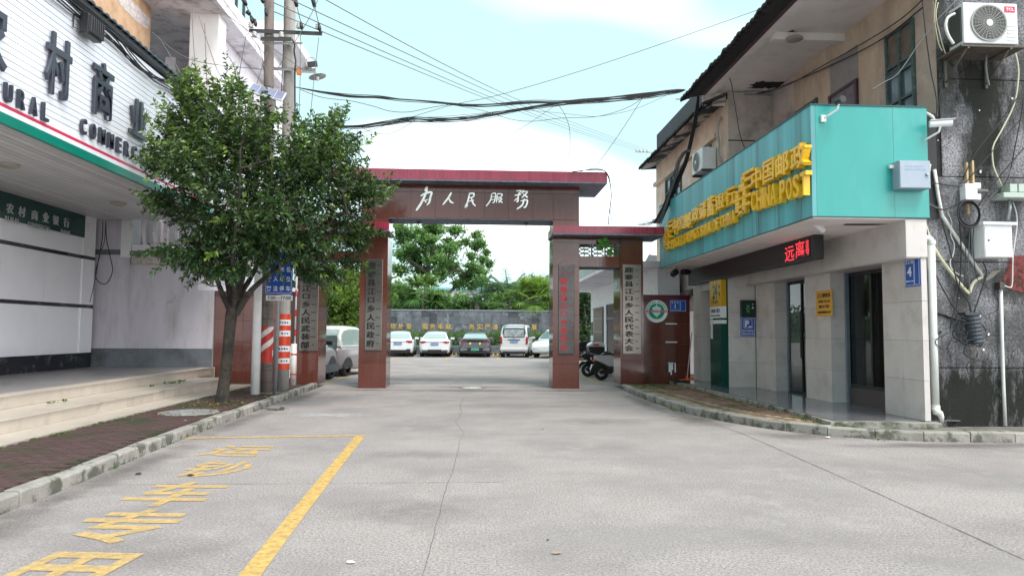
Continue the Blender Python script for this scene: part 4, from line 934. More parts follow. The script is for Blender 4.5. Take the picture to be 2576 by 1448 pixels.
b = MB(); b.tube(curve_pts([aY(x, y, 16.3) for x, y in ((775, 176), (788, 178), (797, 184), (798, 189))]), .012, 6); b.tube(curve_pts([aY(x, y, 16.35) for x, y in ((770, 150), (785, 145), (795, 155), (790, 165))]), .008, 6); obj('lamp_arm', b, M_steel, pl)
b = MB(); b.tube(curve_pts([aY(x, y, 16.45) for x, y in ((735, 100), (741, 112), (740, 130), (744, 155), (742, 180), (742, 250), (742, 420))]), .02, 6); b.tube([aY(716, 0, 16.55), aY(713, 120, 16.55), aY(708, 240, 16.55)], .012, 5); obj('down_cable', b, M_cable, pl)
for z in (5.9, 6.9, 8.3, 9.1):
    b = MB(); r_ = .148-.0028*z; b.lathe([(.0, -.02), (r_, -.02), (r_, .02), (.0, .02)], (PL_[0]-.005*z, PL_[1], z), 20); obj('clamp_ring', b, M_steel, pl)
# ================================================================== teal post office on the right
def _c(ox, oy, s): return lambda x, y: ((ox+x/s)*.62891, (oy+y/s)*.62891)
c2, c3, c4, c5, c6, c7 = _c(2500, 200, 2.069), _c(3200, 0, 1.81), _c(2550, 500, 2.414), _c(2500, 1000, 2.069), _c(3200, 700, 1.38), _c(2700, 1080, 4.525)
M_teal = mat('teal_sign_panel', (.03, .335, .305), .33, rnd=.05, var=.07, vscale=1.3, stretch=(1, 1, .3), dirt=(.10, .40, .37), dscale=1.4, dlo=.52, dhi=.8)
M_teals = mat('streaked_teal_panel', (.075, .36, .40), .4, rnd=.12, var=.30, vscale=3.2, stretch=(1, 1, .035), dirt=(.05, .13, .15), dscale=3.0, dlo=.54, dhi=.68, dirt2=(.13, .45, .50), d2scale=3.3, d2st=(1, 1.4, .04), d2lo=.54, d2hi=.70)
M_yell = mat('yellow_plastic_letter', (.90, .52, .015), .3, var=.06, vscale=4, dirt=(.35, .20, .03), dscale=5, dlo=.52, dhi=.72)
M_btile = mat('beige_wall_tile', (.60, .56, .54), .42, rnd=.04, var=.05, vscale=3, dirt=(.42, .385, .36), dscale=2.5, dlo=.5, dhi=.8)
M_bj = mat('beige_joint', (.20, .18, .17), .9)
M_render = mat('brown_render', (.58, .45, .345), .95, var=.16, vscale=2, bump=.6, bscale=28, dirt=(.36, .27, .205), dscale=1.6, dlo=.45, dhi=.75, stretch=(1, 1, .5), dirt2=(.52, .43, .35), d2scale=3, d2lo=.58, d2hi=.8)
M_rlight = mat('stained_pale_render', (.55, .47, .43), .95, var=.15, vscale=3, bump=.6, bscale=28, dirt=(.12, .11, .11), dscale=1.3, dlo=.50, dhi=.72, dirt2=(.55, .54, .55), d2scale=2.0, d2lo=.55, d2hi=.75)
M_pale = mat('pale_orange_render', (.60, .46, .36), .95, var=.12, vscale=3, bump=.4, bscale=28, dirt=(.66, .58, .55), dscale=1.5, dlo=.45, dhi=.7)
M_ptan = mat('pale_tan_render', (.46, .37, .31), .95, var=.15, vscale=4, bump=.6, bscale=28, fine=.2)
M_soffit = mat('dirty_soffit', (.80, .74, .72), .9, var=.08, vscale=1.5, dirt=(.60, .55, .52), dscale=1.2, dlo=.5, dhi=.8)
M_soot = mat('black_soot', (.02, .018, .018), .9, var=.4, vscale=8)
M_pebble = mat('dark_pebbledash', (.235, .23, .245), .9, var=.22, vscale=1.3, bump=.8, bscale=55, fine=.9, fscale=30., dirt=(.07, .068, .07), dscale=2.2, dlo=.50, dhi=.72, dirt2=(.30, .295, .31), d2scale=9, d2lo=.60, d2hi=.8)
def add_stains(m, stains, col=(.010, .011, .008)):
    """damp stains with ragged edges at their own places on the wall: (x, z, half width, half height, strength)"""
    nt = m.node_tree; N = nt.nodes; L = nt.links; b = N['Principled BSDF']; src = b.inputs['Base Color'].links[0].from_socket
    g = N.new('ShaderNodeNewGeometry'); sp = N.new('ShaderNodeSeparateXYZ'); L.new(g.outputs['Position'], sp.inputs[0])
    def mth(op, a, c_=None):
        n = N.new('ShaderNodeMath'); n.operation = op
        for i, v in enumerate((a, c_)):
            if v is None: continue
            if isinstance(v, (int, float)): n.inputs[i].default_value = v
            else: L.new(v, n.inputs[i])
        return n.outputs[0]
    nz_ = N.new('ShaderNodeTexNoise'); nz_.inputs['Scale'].default_value = 4.5; nz_.inputs['Detail'].default_value = 10; nz_.inputs['Roughness'].default_value = .78; mp_ = N.new('ShaderNodeMapping'); mp_.inputs['Scale'].default_value = (1.3, 1, .35); L.new(g.outputs['Position'], mp_.inputs[0]); L.new(mp_.outputs[0], nz_.inputs['Vector'])
    ns = mth('MULTIPLY', mth('SUBTRACT', nz_.outputs['Fac'], .5), 2.6); tot = None
    for cx, cz, rx, rz, k in stains:
        dx = mth('DIVIDE', mth('SUBTRACT', sp.outputs[0], cx), rx); dz = mth('DIVIDE', mth('SUBTRACT', sp.outputs[2], cz), rz)
        d = mth('SQRT', mth('ADD', mth('MULTIPLY', dx, dx), mth('MULTIPLY', dz, dz)))
        r = N.new('ShaderNodeMapRange'); r.inputs[1].default_value = 1.25; r.inputs[2].default_value = .55; r.inputs[3].default_value = 0; r.inputs[4].default_value = k; L.new(mth('ADD', d, ns), r.inputs[0])
        tot = r.outputs[0] if tot is None else mth('MAXIMUM', tot, r.outputs[0])
    x = N.new('ShaderNodeMix'); x.data_type = 'RGBA'; L.new(tot, x.inputs[0]); L.new(src, x.inputs[6]); x.inputs[7].default_value = (*col, 1); L.new(x.outputs[2], b.inputs['Base Color'])
add_stains(M_pebble, [(7.95, 5.35, .55, .75, 1), (7.95, 4.45, .38, .8, .97), (7.35, 5.6, .2, .9, .8), (8.7, 5.5, .3, .8, .8), (8.9, 4.6, .2, 1.0, .7), (7.2, 6.6, .4, .5, .8), (8.3, 3.6, .35, .5, .6), (7.1, 4.4, .18, 1.2, .7), (8.2, 1.5, .5, .4, .6), (7.45, 2.1, .25, .6, .75), (8.35, 2.3, .5, .35, .85), (9.3, 3.8, .5, 2, .6),
    (7.5, .45, .9, .75, 1), (8.9, .45, 1.3, .95, 1), (10.5, .5, 1.5, .9, .97), (7.7, 2.95, .3, .2, .6)])
M_ftile = mat('grey_polished_floor_tile', (.17, .165, .18), .13, rnd=.06, var=.12, vscale=4, rvar=.05, dirt=(.24, .23, .24), dscale=2.2, dlo=.55, dhi=.8)
M_dglass = mat('door_glass', (.01, .014, .014), .04, spec=.7, alpha=.62)
M_dframe = mat('dark_door_frame', (.02, .022, .024), .35)
M_dim = mat('dim_interior', (.045, .05, .05), .8)
TZ = .20
# terrace
ter = thing('post_terrace', 'polished grey tiled terrace with a mossy concrete edge in front of the post office', 'terrace', (6, 15, .1))
edge = [(5.30, 19.3), (5.36, 16), (5.40, 13), (5.37, 11.2), (5.28, 10.42), (6.9, 10.28), (6.98, 10.58), (7.4, 10.62), (7.4, 19.3)]
b = MB(); b.prism(edge, 2, .05, TZ-.012); obj('slab', b, mat('terrace_concrete', (.30, .29, .26), .9, var=.2, vscale=5, dirt=(.07, .08, .04), dscale=4, dlo=.48, dhi=.62), ter, bev=.01)
y = 10.52; row = 0
while y < 19.25:
    x = 5.44 if y > 11.2 else 5.40
    while x < 7.3:
        x1 = min(x+.6, 7.35); y1 = min(y+.6, 19.28); b = MB(); b.box(x+.0012, x1-.0012, y+.0012, y1-.0012, TZ-.012, TZ); obj('floor_tile', b, M_ftile, ter); x += .6
    y += .6
post = thing('post_office', 'two storey brown rendered post office building with beige tiled ground floor and dark tiled eaves', 'building', (7.5, 15, .1))
def tilewall(axis, c_, a0, a1, z0, z1, th=.015, wmax=.62, hs=.60, parent=post, sgn=-1, zoff=None, m_=M_btile):
    """beige slabs one by one on a plane: axis 'x' -> plane x=c_ facing the street, axis 'y' -> plane y=c_ facing the camera"""
    n = max(1, round((a1-a0)/wmax)); d = (a1-a0)/n; zs = [z0]; z = (zoff or z0)+hs
    while z < z1-.08:
        if z > z0+.05: zs.append(z)
        z += hs
    zs.append(z1); g = .0025
    for za, zb in zip(zs, zs[1:]):
        for i in range(n):
            u0, u1 = a0+i*d+(g if i else 0), a0+(i+1)*d-(g if i < n-1 else 0); b = MB()
            if axis == 'x': b.box(c_, c_+th, u0, u1, za+g, zb-g)
            else: b.box(u0, u1, c_, c_+th, za+g, zb-g)
            obj('wall_tile', b, m_, parent)
PX = 6.735
def core(*a, m_=M_bj): b = MB(); b.box(*a); return obj('core', b, m_, post)
# piers
core(PX+.015, 6.815, 10.44, 11.45, 0, 2.66); core(6.815, 7.6, 10.92, 11.45, 0, 2.66); tilewall('x', PX, 10.42, 11.46, TZ, 2.66); tilewall('y', 10.425, PX+.016, 6.825, TZ, 2.66); core(PX+.016, 7.08, 11.455, 11.47, TZ, 2.66)
core(PX+.015, 7.06, 13.22, 14.24, 0, 2.66); tilewall('x', PX, 13.20, 14.25, TZ, 2.66); tilewall('y', 13.205, PX+.016, 7.08, TZ, 2.66)
core(PX+.015, 7.06, 15.75, 16.8, 0, 2.66); tilewall('x', PX, 15.72, 16.82, TZ, 2.66); tilewall('y', 15.725, PX+.016, 7.08, TZ, 2.66)
core(6.09, PX+.3, 16.88, 17.2, 0, 3.2); tilewall('y', 16.865, 6.075, PX, TZ, 3.22); 
core(6.10, 6.5, 19.0, 19.6, 0, 3.2); tilewall('x', 6.075, 18.98, 19.62, TZ, 3.2); tilewall('y', 18.98, 6.091, 6.52, TZ, 3.2)
core(6.52, 7.5, 17.2, 19.6, 2.55, 3.2); tilewall('x', 6.5, 17.2, 18.98, 2.55, 3.2)
tilewall('x', 6.10, 17.66, 18.98, 2.62, 3.2)
core(7.08, 7.6, 15.0, 16.8, 0, .1)
# beam over the shop fronts
core(6.515, 6.82, 10.42, 16.86, 2.67, 3.24); core(6.82, 7.5, 10.92, 16.86, 2.67, 3.24); tilewall('x', 6.50, 10.40, 16.86, 2.66, 3.245, wmax=1.2, hs=.7); tilewall('y', 10.40, 6.516, 6.83, 2.66, 3.245, hs=.7)
b = MB(); b.box(6.5, 6.82, 10.42, 16.86, 2.645, 2.659); b.box(6.82, 7.4, 10.92, 16.86, 2.645, 2.659); obj('beam_underside', b, M_btile, post)
# dark room behind the glass
b = MB(); b.box(7.95, 8.0, 10.7, 16.8, .1, 3.2); b.box(7.1, 8.0, 10.66, 10.7, .1, 3.2); b.box(7.1, 8, 10.7, 16.8, .12, .19); b.box(7.1, 8, 10.7, 16.8, 2.7, 2.75); b.box(7.05, 8, 14.3, 14.34, .19, 2.7); obj('room', b, M_dim, post)
b = MB(); b.box(7.0, 7.1, 10.64, 16.8, 2.661, 3.2); obj('lintel', b, M_dim, post)
def shopdoor(name, y0, y1, z0, z1, bars, x=7.06, sill=0.):
    if sill: b = MB(); b.box(x-.03, x+.05, y0, y1, z0, z0+sill); obj('sill', b, mat('brown_grey_sill', (.075, .06, .06), .4), post)
    b = MB(); b.box(x+.01, x+.018, y0+.05, y1-.05, z0+sill+.05, z1-.05); d = obj(name, b, M_dglass, post)
    ys_ = [y0]+list(bars)+[y1-.05]
    for yy in ys_:
        b = MB(); b.box(x-.012, x+.04, yy, yy+.05, z0+sill, z1); obj('door_frame', b, M_dframe, d) if 0 else obj('door_frame', b, M_dframe, post)
    for za in (z0+sill, z1-.06):
        b = MB(); b.box(x-.010, x+.038, y0+.051, y1-.051, za, za+.06); obj('door_frame', b, M_dframe, post)
shopdoor('glass_door', 11.50, 13.18, TZ, 2.64, [12.35], sill=.30)
shopdoor('glass_door', 14.30, 15.70, TZ, 2.64, [14.98], x=7.02)
b = MB(); b.box(7.09, 7.1, 12.22, 12.27, .5, 2.6); b.box(7.3, 7.34, 11.9, 11.94, .2, 2.5)
for z in (.75, 1.2, 1.65, 2.1): b.box(7.3, 7.6, 11.6, 12.3, z, z+.02)
obj('storage_rack', b, M_steel, post)
b = MB(); b.box(7.12, 7.13, 11.62, 11.95, 1.45, 2.35); obj('inside_poster', b, mat('ochre_poster', (.45, .36, .16), .5), post)
b = MB(); b.box(7.112, 7.118, 11.66, 11.91, 1.5, 2.3); obj('poster_print', b, mat('poster_print', (.22, .17, .05), .5, var=.6, vscale=6), post)
for y in (15.66, 13.13): # roller shutter guides
    b = MB(); b.box(7.0, 7.05, y-.02, y+.055, TZ, 2.655); b.box(6.985, 7.0, y-.03, y-.02, TZ, 2.655); obj('shutter_guide', b, mat('dull_aluminium', (.25, .30, .36), .4, metal=.5, var=.15, vscale=5), post)
b = MB(); b.tube([(6.99, 14.93, .95), (6.95, 14.93, 1.0), (6.95, 14.93, 1.95), (6.99, 14.93, 2.0)], .018, 8); obj('door_handle', b, M_dsteel, post)
b = MB(); b.box(6.995, 7.0, 14.98, 15.2, 1.42, 1.52); b.box(6.995, 7.0, 14.4, 14.9, 1.42, 1.52); obj('green_door_sticker', b, mat('green_sticker', (.01, .13, .05), .4), post)
# ATM lobby door behind the light box
b = MB(); b.box(6.56, 6.57, 17.3, 18.9, TZ, 2.5); obj('lobby_glass', b, M_dglass, post)
b = MB(); b.box(7.0, 7.05, 17.2, 19.6, TZ, 2.6); obj('lobby_back', b, M_dim, post)
for y in (17.5, 18.12, 18.18, 18.9):
    b = MB(); b.box(6.54, 6.6, y, y+.045, TZ, 2.5); obj('door_frame', b, M_dframe, post)
for y in (18.08, 18.28):
    b = MB(); b.tube([(6.53, y, .95), (6.48, y, .97), (6.48, y, 1.75), (6.53, y, 1.77)], .016, 8); obj('door_handle', b, M_steel, post)
b = MB(); b.box(6.532, 6.536, 18.3, 18.75, 1.20, 1.34); obj('green_door_sticker', b, MATS['green_sticker'], post)
# ------------------------------------------------------------------ light box with 24 hour sign
t = thing('light_box', 'tall dark green light box with a yellow 24 Hour head beside the lobby door', 'sign', (5.96, 17.2, TZ))
bx0, bx1, by0, by1 = 5.90, 6.03, 16.86, 17.68
M_y24 = mat('amber_panel', (.62, .36, .01), .3, var=.04); M_lbg = mat('box_green', (.002, .06, .045), .22)
for nm, z0, z1, m_ in (('green_body', TZ, 1.72, M_lbg), ('paper_strip', 1.722, 1.81, M_plate_w), ('green_gap', 1.812, 1.86, M_lbg), ('white_panel', 1.862, 2.14, M_plate_w), ('yellow_panel', 2.142, 2.79, M_y24)):
    b = MB(); b.box(bx0, bx1, by0, by1, z0, z1); obj(nm, b, m_, t)
b = MB(); b.box(bx1+.001, bx1+.035, by0+.005, by1-.1, TZ, 2.79); obj('edge_trim', b, M_lbg, t)
b = MB(); text(b, '24', (bx0-.002, 17.30, 2.52), '-x', .34, .38, off=.02); obj('numeral', b, M_dgreen, t)
b = MB(); text(b, 'Hour', (bx0-.002, 17.30, 2.27), '-x', .46, .12); obj('lettering', b, M_dgreen, t)
for z, ch in ((2.62, '小'), (2.45, '时')):
    b = MB(); text(b, ch, (bx0-.002, 16.98, z), '-x', .11, .12, off=.01); obj('character', b, M_dgreen, t)
for i, ch in enumerate('自助银行服务'):
    b = MB(); text(b, ch, (bx0-.002, 17.56-i*.115, 2.04), '-x', .10, .10, off=.01); obj('character', b, M_dgreen, t)
b = MB(); text(b, 'Self-Service Banking', (bx0-.002, 17.28, 1.92), '-x', .68, .065, off=.01); obj('lettering', b, M_dgreen, t)
b = MB(); b.box(bx0-.004, bx0-.001, 17.47, 17.64, 1.35, 1.85); obj('paper_note', b, mat('note_paper', (.62, .62, .62), .7), t)
# meter box and parking sign
def boxpx(c, x0, y0, x1, y1, Y): p, q = aY(*c(x0, y0), Y), aY(*c(x1, y1), Y); return p.x, q.x, q.z, p.z
x0, x1, z0, z1 = boxpx(c7, 1205, 540, 1460, 848, 16.75); t = thing('bank_letter_box', 'dark green metal letter box mounted above the blue parking sign', 'letter box', ((x0+x1)/2, 16.8, z0))
b = MB(); b.box(x0, x1, 16.76, 16.863, z0, z1); obj('box', b, mat('very_dark_green', (.003, .02, .016), .35), t, bev=.01)
b = MB(); b.box(x0+.12, x1-.14, 16.752, 16.7595, z0+.09, z0+.30); obj('green_label', b, mat('label_green', (.015, .14, .05), .4), t)
for k_ in range(3): b = MB(); b.box(x0+.14, x1-(.16 if k_ != 1 else .24), 16.749, 16.7515, z0+.25-k_*.055, z0+.262-k_*.055); obj('label_line', b, mat('label_line', (.45, .55, .25), .5), t)
b = MB(); text(b, '中国邮政', ((x0+x1)/2+.04, 16.757, z1-.20), '-y', .2, .05); obj('lettering', b, mat('label_grey', (.10, .13, .12), .5), t)
b = MB(); b.box(x1-.08, x1-.05, 16.745, 16.7595, z0+.2, z0+.25); b.cyl((x1-.07, 16.745, z0+.31), .015, .014, ax=1, n=10); obj('lock', b, M_porc, t)
x0, x1, z0, z1 = boxpx(c7, 1200, 855, 1460, 1197, 16.8); t = thing('parking_sign', 'blue square parking sign with a white P on the beige pier', 'sign', ((x0+x1)/2, 16.85, z0))
b = MB(); b.box(x0, x1, 16.83, 16.862, z0, z1); obj('board', b, M_bluesign, t, bev=.004)
w, h = x1-x0, z1-z0; cx_, yy = (x0+x1)/2, 16.826
b = MB()
def frame(b, a0, a1, c0, c1, e, y): b.box(a0, a1, y, y+.003, c1-e, c1); b.box(a0, a1, y, y+.003, c0, c0+e); b.box(a0, a0+e, y, y+.003, c0+e, c1-e); b.box(a1-e, a1, y, y+.003, c0+e, c1-e)
frame(b, x0+w*.04, x1-w*.04, z0+h*.03, z1-h*.03, .008, yy); frame(b, x0+w*.2, x1-w*.2, z0+h*.42, z1-h*.09, .009, yy); obj('border', b, M_plate_w, t)
b = MB(); text(b, 'P', (cx_-w*.06, yy, z0+h*.67), '-y', w*.30, h*.36, off=.05); obj('letter', b, M_plate_w, t)
b = MB(); b.prism([(cx_, z0+h*.48), (cx_+w*.05, z0+h*.53), (cx_+w*.1, z0+h*.56), (cx_+w*.18, z0+h*.56), (cx_+w*.23, z0+h*.52), (cx_+w*.28, z0+h*.51), (cx_+w*.28, z0+h*.48)], 1, yy-.002, yy+.002); obj('car_symbol', b, M_plate_w, t)
for r_, row in enumerate(('机动车请停放', '市政公共车位')):
    for k_, ch in enumerate(row): b = MB(); text(b, ch, (x0+w*(.16+.135*k_), yy, z0+h*(.29-.15*r_)), '-y', w*.115, h*.105, off=.02); obj('character', b, M_plate_w, t)
# orange notice and number plate 4
PXF = PX-.003
p, q = aX(*c6(85, 565), PX-.01), aX(*c6(178, 693), PX-.01); t = thing('opening_hours_notice', 'orange yellow opening hours notice on the middle beige pier', 'notice', (PX-.01, (p.y+q.y)/2, q.z))
yc, zc, nw, nh = (p.y+q.y)/2, 2.08, abs(p.y-q.y), .50
b = MB(); b.box(PX-.008, PX-.002, yc-nw/2, yc+nw/2, zc-nh/2, zc+nh/2); obj('plate', b, mat('notice_orange', (.68, .38, .04), .35), t)
for s, z, w_, h_ in (('江口邮政所', .155, .8, .09), ('营业时间  9:00-17:00', .04, .7, .05), ('营业日  周一至周五', -.06, .62, .055), ('本地区邮政编码:545622', -.17, .8, .045)):
    b = MB(); text(b, s, (PX-.010, yc, zc+z), '-x', nw*w_, h_, off=.015); obj('lettering', b, mat('notice_brown', (.06, .02, .01), .5), t)
p, q = aX(*c6(577, 470), PX-.01), aX(*c6(664, 590), PX-.01); yc, zc, nw, nh = (p.y+q.y)/2, (p.z+q.z)/2+.01, abs(p.y-q.y), .50
t = thing('house_number_plate', 'blue street plate with the number 4 on the corner pier', 'number plate', (PX-.01, yc, zc))
b = MB(); b.box(PX-.012, PX-.001, yc-nw/2, yc+nw/2, zc-nh/2, zc+nh/2); obj('plate', b, M_bluesign, t)
b = MB(); e = .007; X_ = PX-.015
def frx(b, a0, a1, c0, c1): b.box(X_, X_+.002, a0, a1, c1-e, c1); b.box(X_, X_+.002, a0, a1, c0, c0+e); b.box(X_, X_+.002, a0, a0+e, c0+e, c1-e); b.box(X_, X_+.002, a1-e, a1, c0+e, c1-e)
frx(b, yc-nw*.12, yc+nw*.46, zc-nh*.46, zc+nh*.46); frx(b, yc-nw*.46, yc-nw*.15, zc-nh*.46, zc+nh*.46); obj('border', b, M_plate_w, t)
for k_, ch in enumerate('江口街'): b = MB(); text(b, ch, (PX-.014, yc+nw*(.34-.18*k_), zc+nh*.27), '-x', nw*.13, nh*.13, off=.02); obj('character', b, M_plate_w, t)
b = MB(); text(b, '4', (PX-.014, yc+nw*.18, zc-nh*.03), '-x', None, nh*.30, off=.03); obj('numeral', b, M_plate_w, t)
b = MB(); text(b, '邮政编码: 545600', (PX-.014, yc+nw*.17, zc-nh*.33), '-x', nw*.5, nh*.05); obj('lettering', b, M_plate_w, t)
# ------------------------------------------------------------------ sign box
SX, SY0, SY1, SZ0, SZ1 = 5.05, 10.38, 19.3, 3.25, 4.97
sign = thing('post_sign', 'long teal fascia sign box with thick yellow characters above the post office front', 'sign', (6, 15, 3.25))
b = MB(); b.box(SX+.02, 6.86, SY0+.02, 10.59, SZ0+.03, SZ1-.03); b.box(SX+.02, 7.15, 10.59, SY1, SZ0+.03, SZ1-.03); obj('core', b, M_dark, sign)
ys_ = list(np.linspace(SY0+.05, SY1, 8))
for a, c_ in zip(ys_, ys_[1:]):
    b = MB(); b.box(SX, SX+.02, a+.003, c_-.003, SZ0+.01, SZ1-.012); obj('sign_panel', b, M_teals, sign)
for a, c_ in ((SX+.07, 6.33), (6.33, 6.87)):
    b = MB(); b.box(a+.002, c_-.002, SY0, SY0+.02, SZ0+.012, SZ1-.014); obj('sign_panel', b, M_teal, sign)
b = MB(); b.box(SX-.001, SX+.068, SY0-.001, SY0+.048, SZ0+.005, SZ1-.01); obj('corner_trim', b, mat('corner_teal', (.10, .34, .36), .4, var=.2, vscale=3, stretch=(1, 1, .2)), sign)
b = MB(); b.box(SX-.012, 6.88, SY0-.012, SY1, SZ1-.012, SZ1+.01); obj('top_trim', b, mat('dark_teal_trim', (.015, .07, .08), .5), sign)
b = MB(); b.box(SX-.006, 6.9, SY0-.006, SY1, SZ0-.002, SZ0+.009); obj('bottom_trim', b, MATS['dark_teal_trim'], sign)
b = MB(); b.box(SX+.02, 6.5, SY0+.02, SY1-.02, SZ0-.02, SZ0-.003); obj('sign_soffit', b, M_soffit, sign)
b = MB(); p = aZ(*c6(350, 275), SZ0-.022)
b.add([(p.x-.35, p.y-.1, SZ0-.022), (p.x+.35, p.y-.14, SZ0-.022), (p.x+.25, p.y+.02, SZ0-.022), (p.x, p.y+.07, SZ0-.022), (p.x-.3, p.y+.08, SZ0-.022)], [(0, 1, 2, 3, 4)]); obj('torn_hole', b, M_soot, sign)
LX = SX-.10
def lettrow(items, cfun, depth=.05, off=.012, bev=.008):
    for ch, a0, b0, a1, b1 in items:
        p, q = aX(*cfun(a0, (b0+b1)/2), LX), aX(*cfun(a1, (b0+b1)/2), LX); yc = (p.y+q.y)/2; w = abs(p.y-q.y)*.92; cpx = cfun((a0+a1)/2, (b0+b1)/2); zc = aX(*cpx, LX).z
        h = (b1-b0)/2.414*.62891*yc/1790*.80
        b = MB(); text(b, ch, (LX+.03, yc, zc), '-x', w, h, ext=depth, off=off, bev=bev); obj('sign_character' if ord(ch) > 999 else 'sign_letter', b, M_yell, sign)
lettrow([('中', 1105, 385, 1212, 640), ('国', 1215, 300, 1330, 590), ('邮', 1338, 230, 1478, 525), ('政', 1482, 145, 1642, 455),
         ('国', 392, 868, 458, 1030), ('中', 345, 875, 388, 1078), ('邮', 458, 825, 528, 1018), ('政', 530, 770, 602, 955), ('储', 602, 715, 672, 925), ('蓄', 678, 655, 750, 905), ('银', 752, 640, 850, 840), ('行', 850, 575, 950, 795)], c4)
def wordrow(s, a, b_, h0, h1, off=.014):
    n = len(s); W_ = [(.45 if c_ in 'I ' else 1.2 if c_ == 'M' else 1) for c_ in s]; T = sum(W_)
    p, q = aX(*c4(*a), LX), aX(*c4(*b_), LX); pos = 0
    for c_, w in zip(s, W_):
        u = (pos+w/2)/T; pos += w
        if c_ == ' ': continue
        yc = p.y+(q.y-p.y)*u; zc = p.z+(q.z-p.z)*u
        b = MB(); text(b, c_, (LX+.03, yc, zc), '-x', abs(q.y-p.y)/T*w*.84, h0+(h1-h0)*u, ext=.045, off=off, bev=.006); obj('sign_letter', b, M_yell, sign)
wordrow('CHINA POST', (1100, 745), (1645, 552), .36, .36)
wordrow('POST L SAVINGS BANK OF CHINA', (330, 1152), (945, 875), .24, .24, off=.004)
def emblem(a0, b0, a1, b1):
    p, q = aX(*c4(a0, (b0+b1)/2), LX), aX(*c4(a1, (b0+b1)/2), LX); yc = (p.y+q.y)/2; w = abs(p.y-q.y); zc = aX(*c4((a0+a1)/2, (b0+b1)/2), LX).z
    h = (b1-b0)/2.414*.62891*yc/1790*.78
    def Y(u): return yc+w/2-u*w
    def Z(v): return zc-h/2+v*h
    b = MB()
    def bar(u0, v0, u1, v1, sh=.0):
        b.prism([(Y(u0), Z(v0)), (Y(u1), Z(v0+sh)), (Y(u1), Z(v1+sh)), (Y(u0), Z(v1))][::-1], 0, LX-.02, LX+.085)
    for u0, v0, u1, v1 in ((.48, .92, 1, 1.0), (.40, .78, .58, .92), (.48, .76, .95, .84), (.30, .64, .55, .76), (.12, .56, .90, .64), (.12, .44, .28, .56), (.48, .40, .62, .56), (.0, .36, .86, .44), (.12, .24, .30, .36), (.46, .22, .62, .36), (.12, .16, .80, .24), (.12, .02, .56, .10), (.12, .0, .28, .2), (.46, .0, .6, .2)): bar(u0, v0, u1, v1, .0)
    obj('emblem', b, M_yell, sign, bev=.012)
emblem(925, 400, 1130, 920); emblem(245, 895, 345, 1240)
# ------------------------------------------------------------------ LED display
t = thing('led_display', 'long black LED display with glowing red characters under the teal sign', 'LED display', (6.2, 16, 2.9))
b = MB(); b.box(5.90, 6.08, 12.1, 19.5, 2.80, 3.228); obj('case', b, M_black, t, bev=.01)
b = MB(); b.box(5.892, 5.899, 12.24, 19.4, 2.85, 3.19); obj('screen', b, mat('led_screen', (.022, .008, .010), .5, var=.2, vscale=30), t)
M_led = mat('lit_red_led', (.3, .01, .02), .5, emit=(1, .05, .07), es=.55)
for ch, yc, zc, w, h in (('远', 13.05, 2.99, .40, .28), ('离', 12.62, 3.03, .36, .30), ('毒', 12.33, 3.03, .14, .28)):
    b = MB(); text(b, ch, (5.889, yc, zc), '-x', w, h, ext=.001, off=.005); obj('lit_character', b, M_led, t)
# ------------------------------------------------------------------ upper storey
FX, NX = 6.10, 7.22
b = MB(); b.box(FX, 12, 16.8, 23.7, 3.2, 7.2); obj('far_wall', b, M_render, post)
for a in ((18.45, 20.6, 6.42), (22.6, 23.69, 6.35), (16.9, 17.5, 6.1)): b = MB(); b.box(FX-.012, FX-.001, a[0], a[1], 4.8, a[2]); obj('pale_render_panel', b, M_pale, post)
b = MB(); b.box(FX-.10, FX-.0, 17.5, 23.75, 6.44, 6.56); obj('string_course', b, M_render, post)
b = MB(); b.box(FX, NX, 16.785, 16.799, 3.3, 7.38); obj('return_wall', b, M_rlight, post)
b = MB(); b.box(FX-.002, NX, 16.782, 16.786, 6.16, 6.19); obj('ledge_crack', b, M_soot, post)
b = MB(); b.box(NX, 12, 10.66, 16.79, 3.2, 7.5); obj('near_wall', b, M_render, post)
b = MB(); b.box(NX-.012, NX-.001, 15.6, 16.78, 4.6, 7.38); obj('stained_strip', b, M_rlight, post)
b = MB(); b.box(NX-.010, NX-.001, 12.90, 13.95, 6.36, 7.0); obj('grey_patch', b, mat('cement_patch', (.30, .28, .28), .95, var=.1), post)
# green framed window, purple door, far windows
def window(x, y0, y1, z0, z1, m_f, m_g, cols, rows, name='window', deep=.09):
    b = MB(); b.box(x-.004, x+.0, y0, y1, z0, z1); wdw = obj(name, b, M_dark, post)
    b = MB(); b.box(x-.006, x-.0045, y0+.03, y1-.03, z0+.03, z1-.03); obj('pane', b, m_g, wdw)
    for i in range(cols+1):
        yy = y0+(y1-y0-.05)*i/cols; b = MB(); b.box(x-.05, x-.007, yy, yy+.05, z0, z1); obj('frame', b, m_f, wdw)
    for z in rows:
        b = MB(); b.box(x-.045, x-.007, y0+.051, y1-.051, z, z+.045); obj('frame', b, m_f, wdw)
M_gf = mat('flaking_green_frame', (.06, .10, .095), .6, var=.3, vscale=12, dirt=(.22, .18, .13), dscale=6, dlo=.58, dhi=.7); M_wg = mat('dusty_glass', (.09, .11, .14), .12, var=.3, vscale=3, spec=.7)
window(NX, 11.15, 11.95, 5.0, 6.74, M_gf, M_wg, 2, [5.0, 5.46, 5.95, 6.1, 6.69])
b = MB(); b.box(NX-.012, NX-.0065, 11.18, 11.92, 6.13, 6.69); obj('boarded_pane', b, mat('boarded_pane', (.14, .11, .09), .8, var=.3, vscale=5), post)
b = MB(); b.box(NX-.010, NX-.001, 11.97, 12.2, 4.97, 6.8); obj('window_reveal', b, M_ptan, post)
b = MB(); b.box(NX-.010, NX-.001, 10.67, 11.13, 4.97, 6.9); obj('window_reveal', b, M_ptan, post)
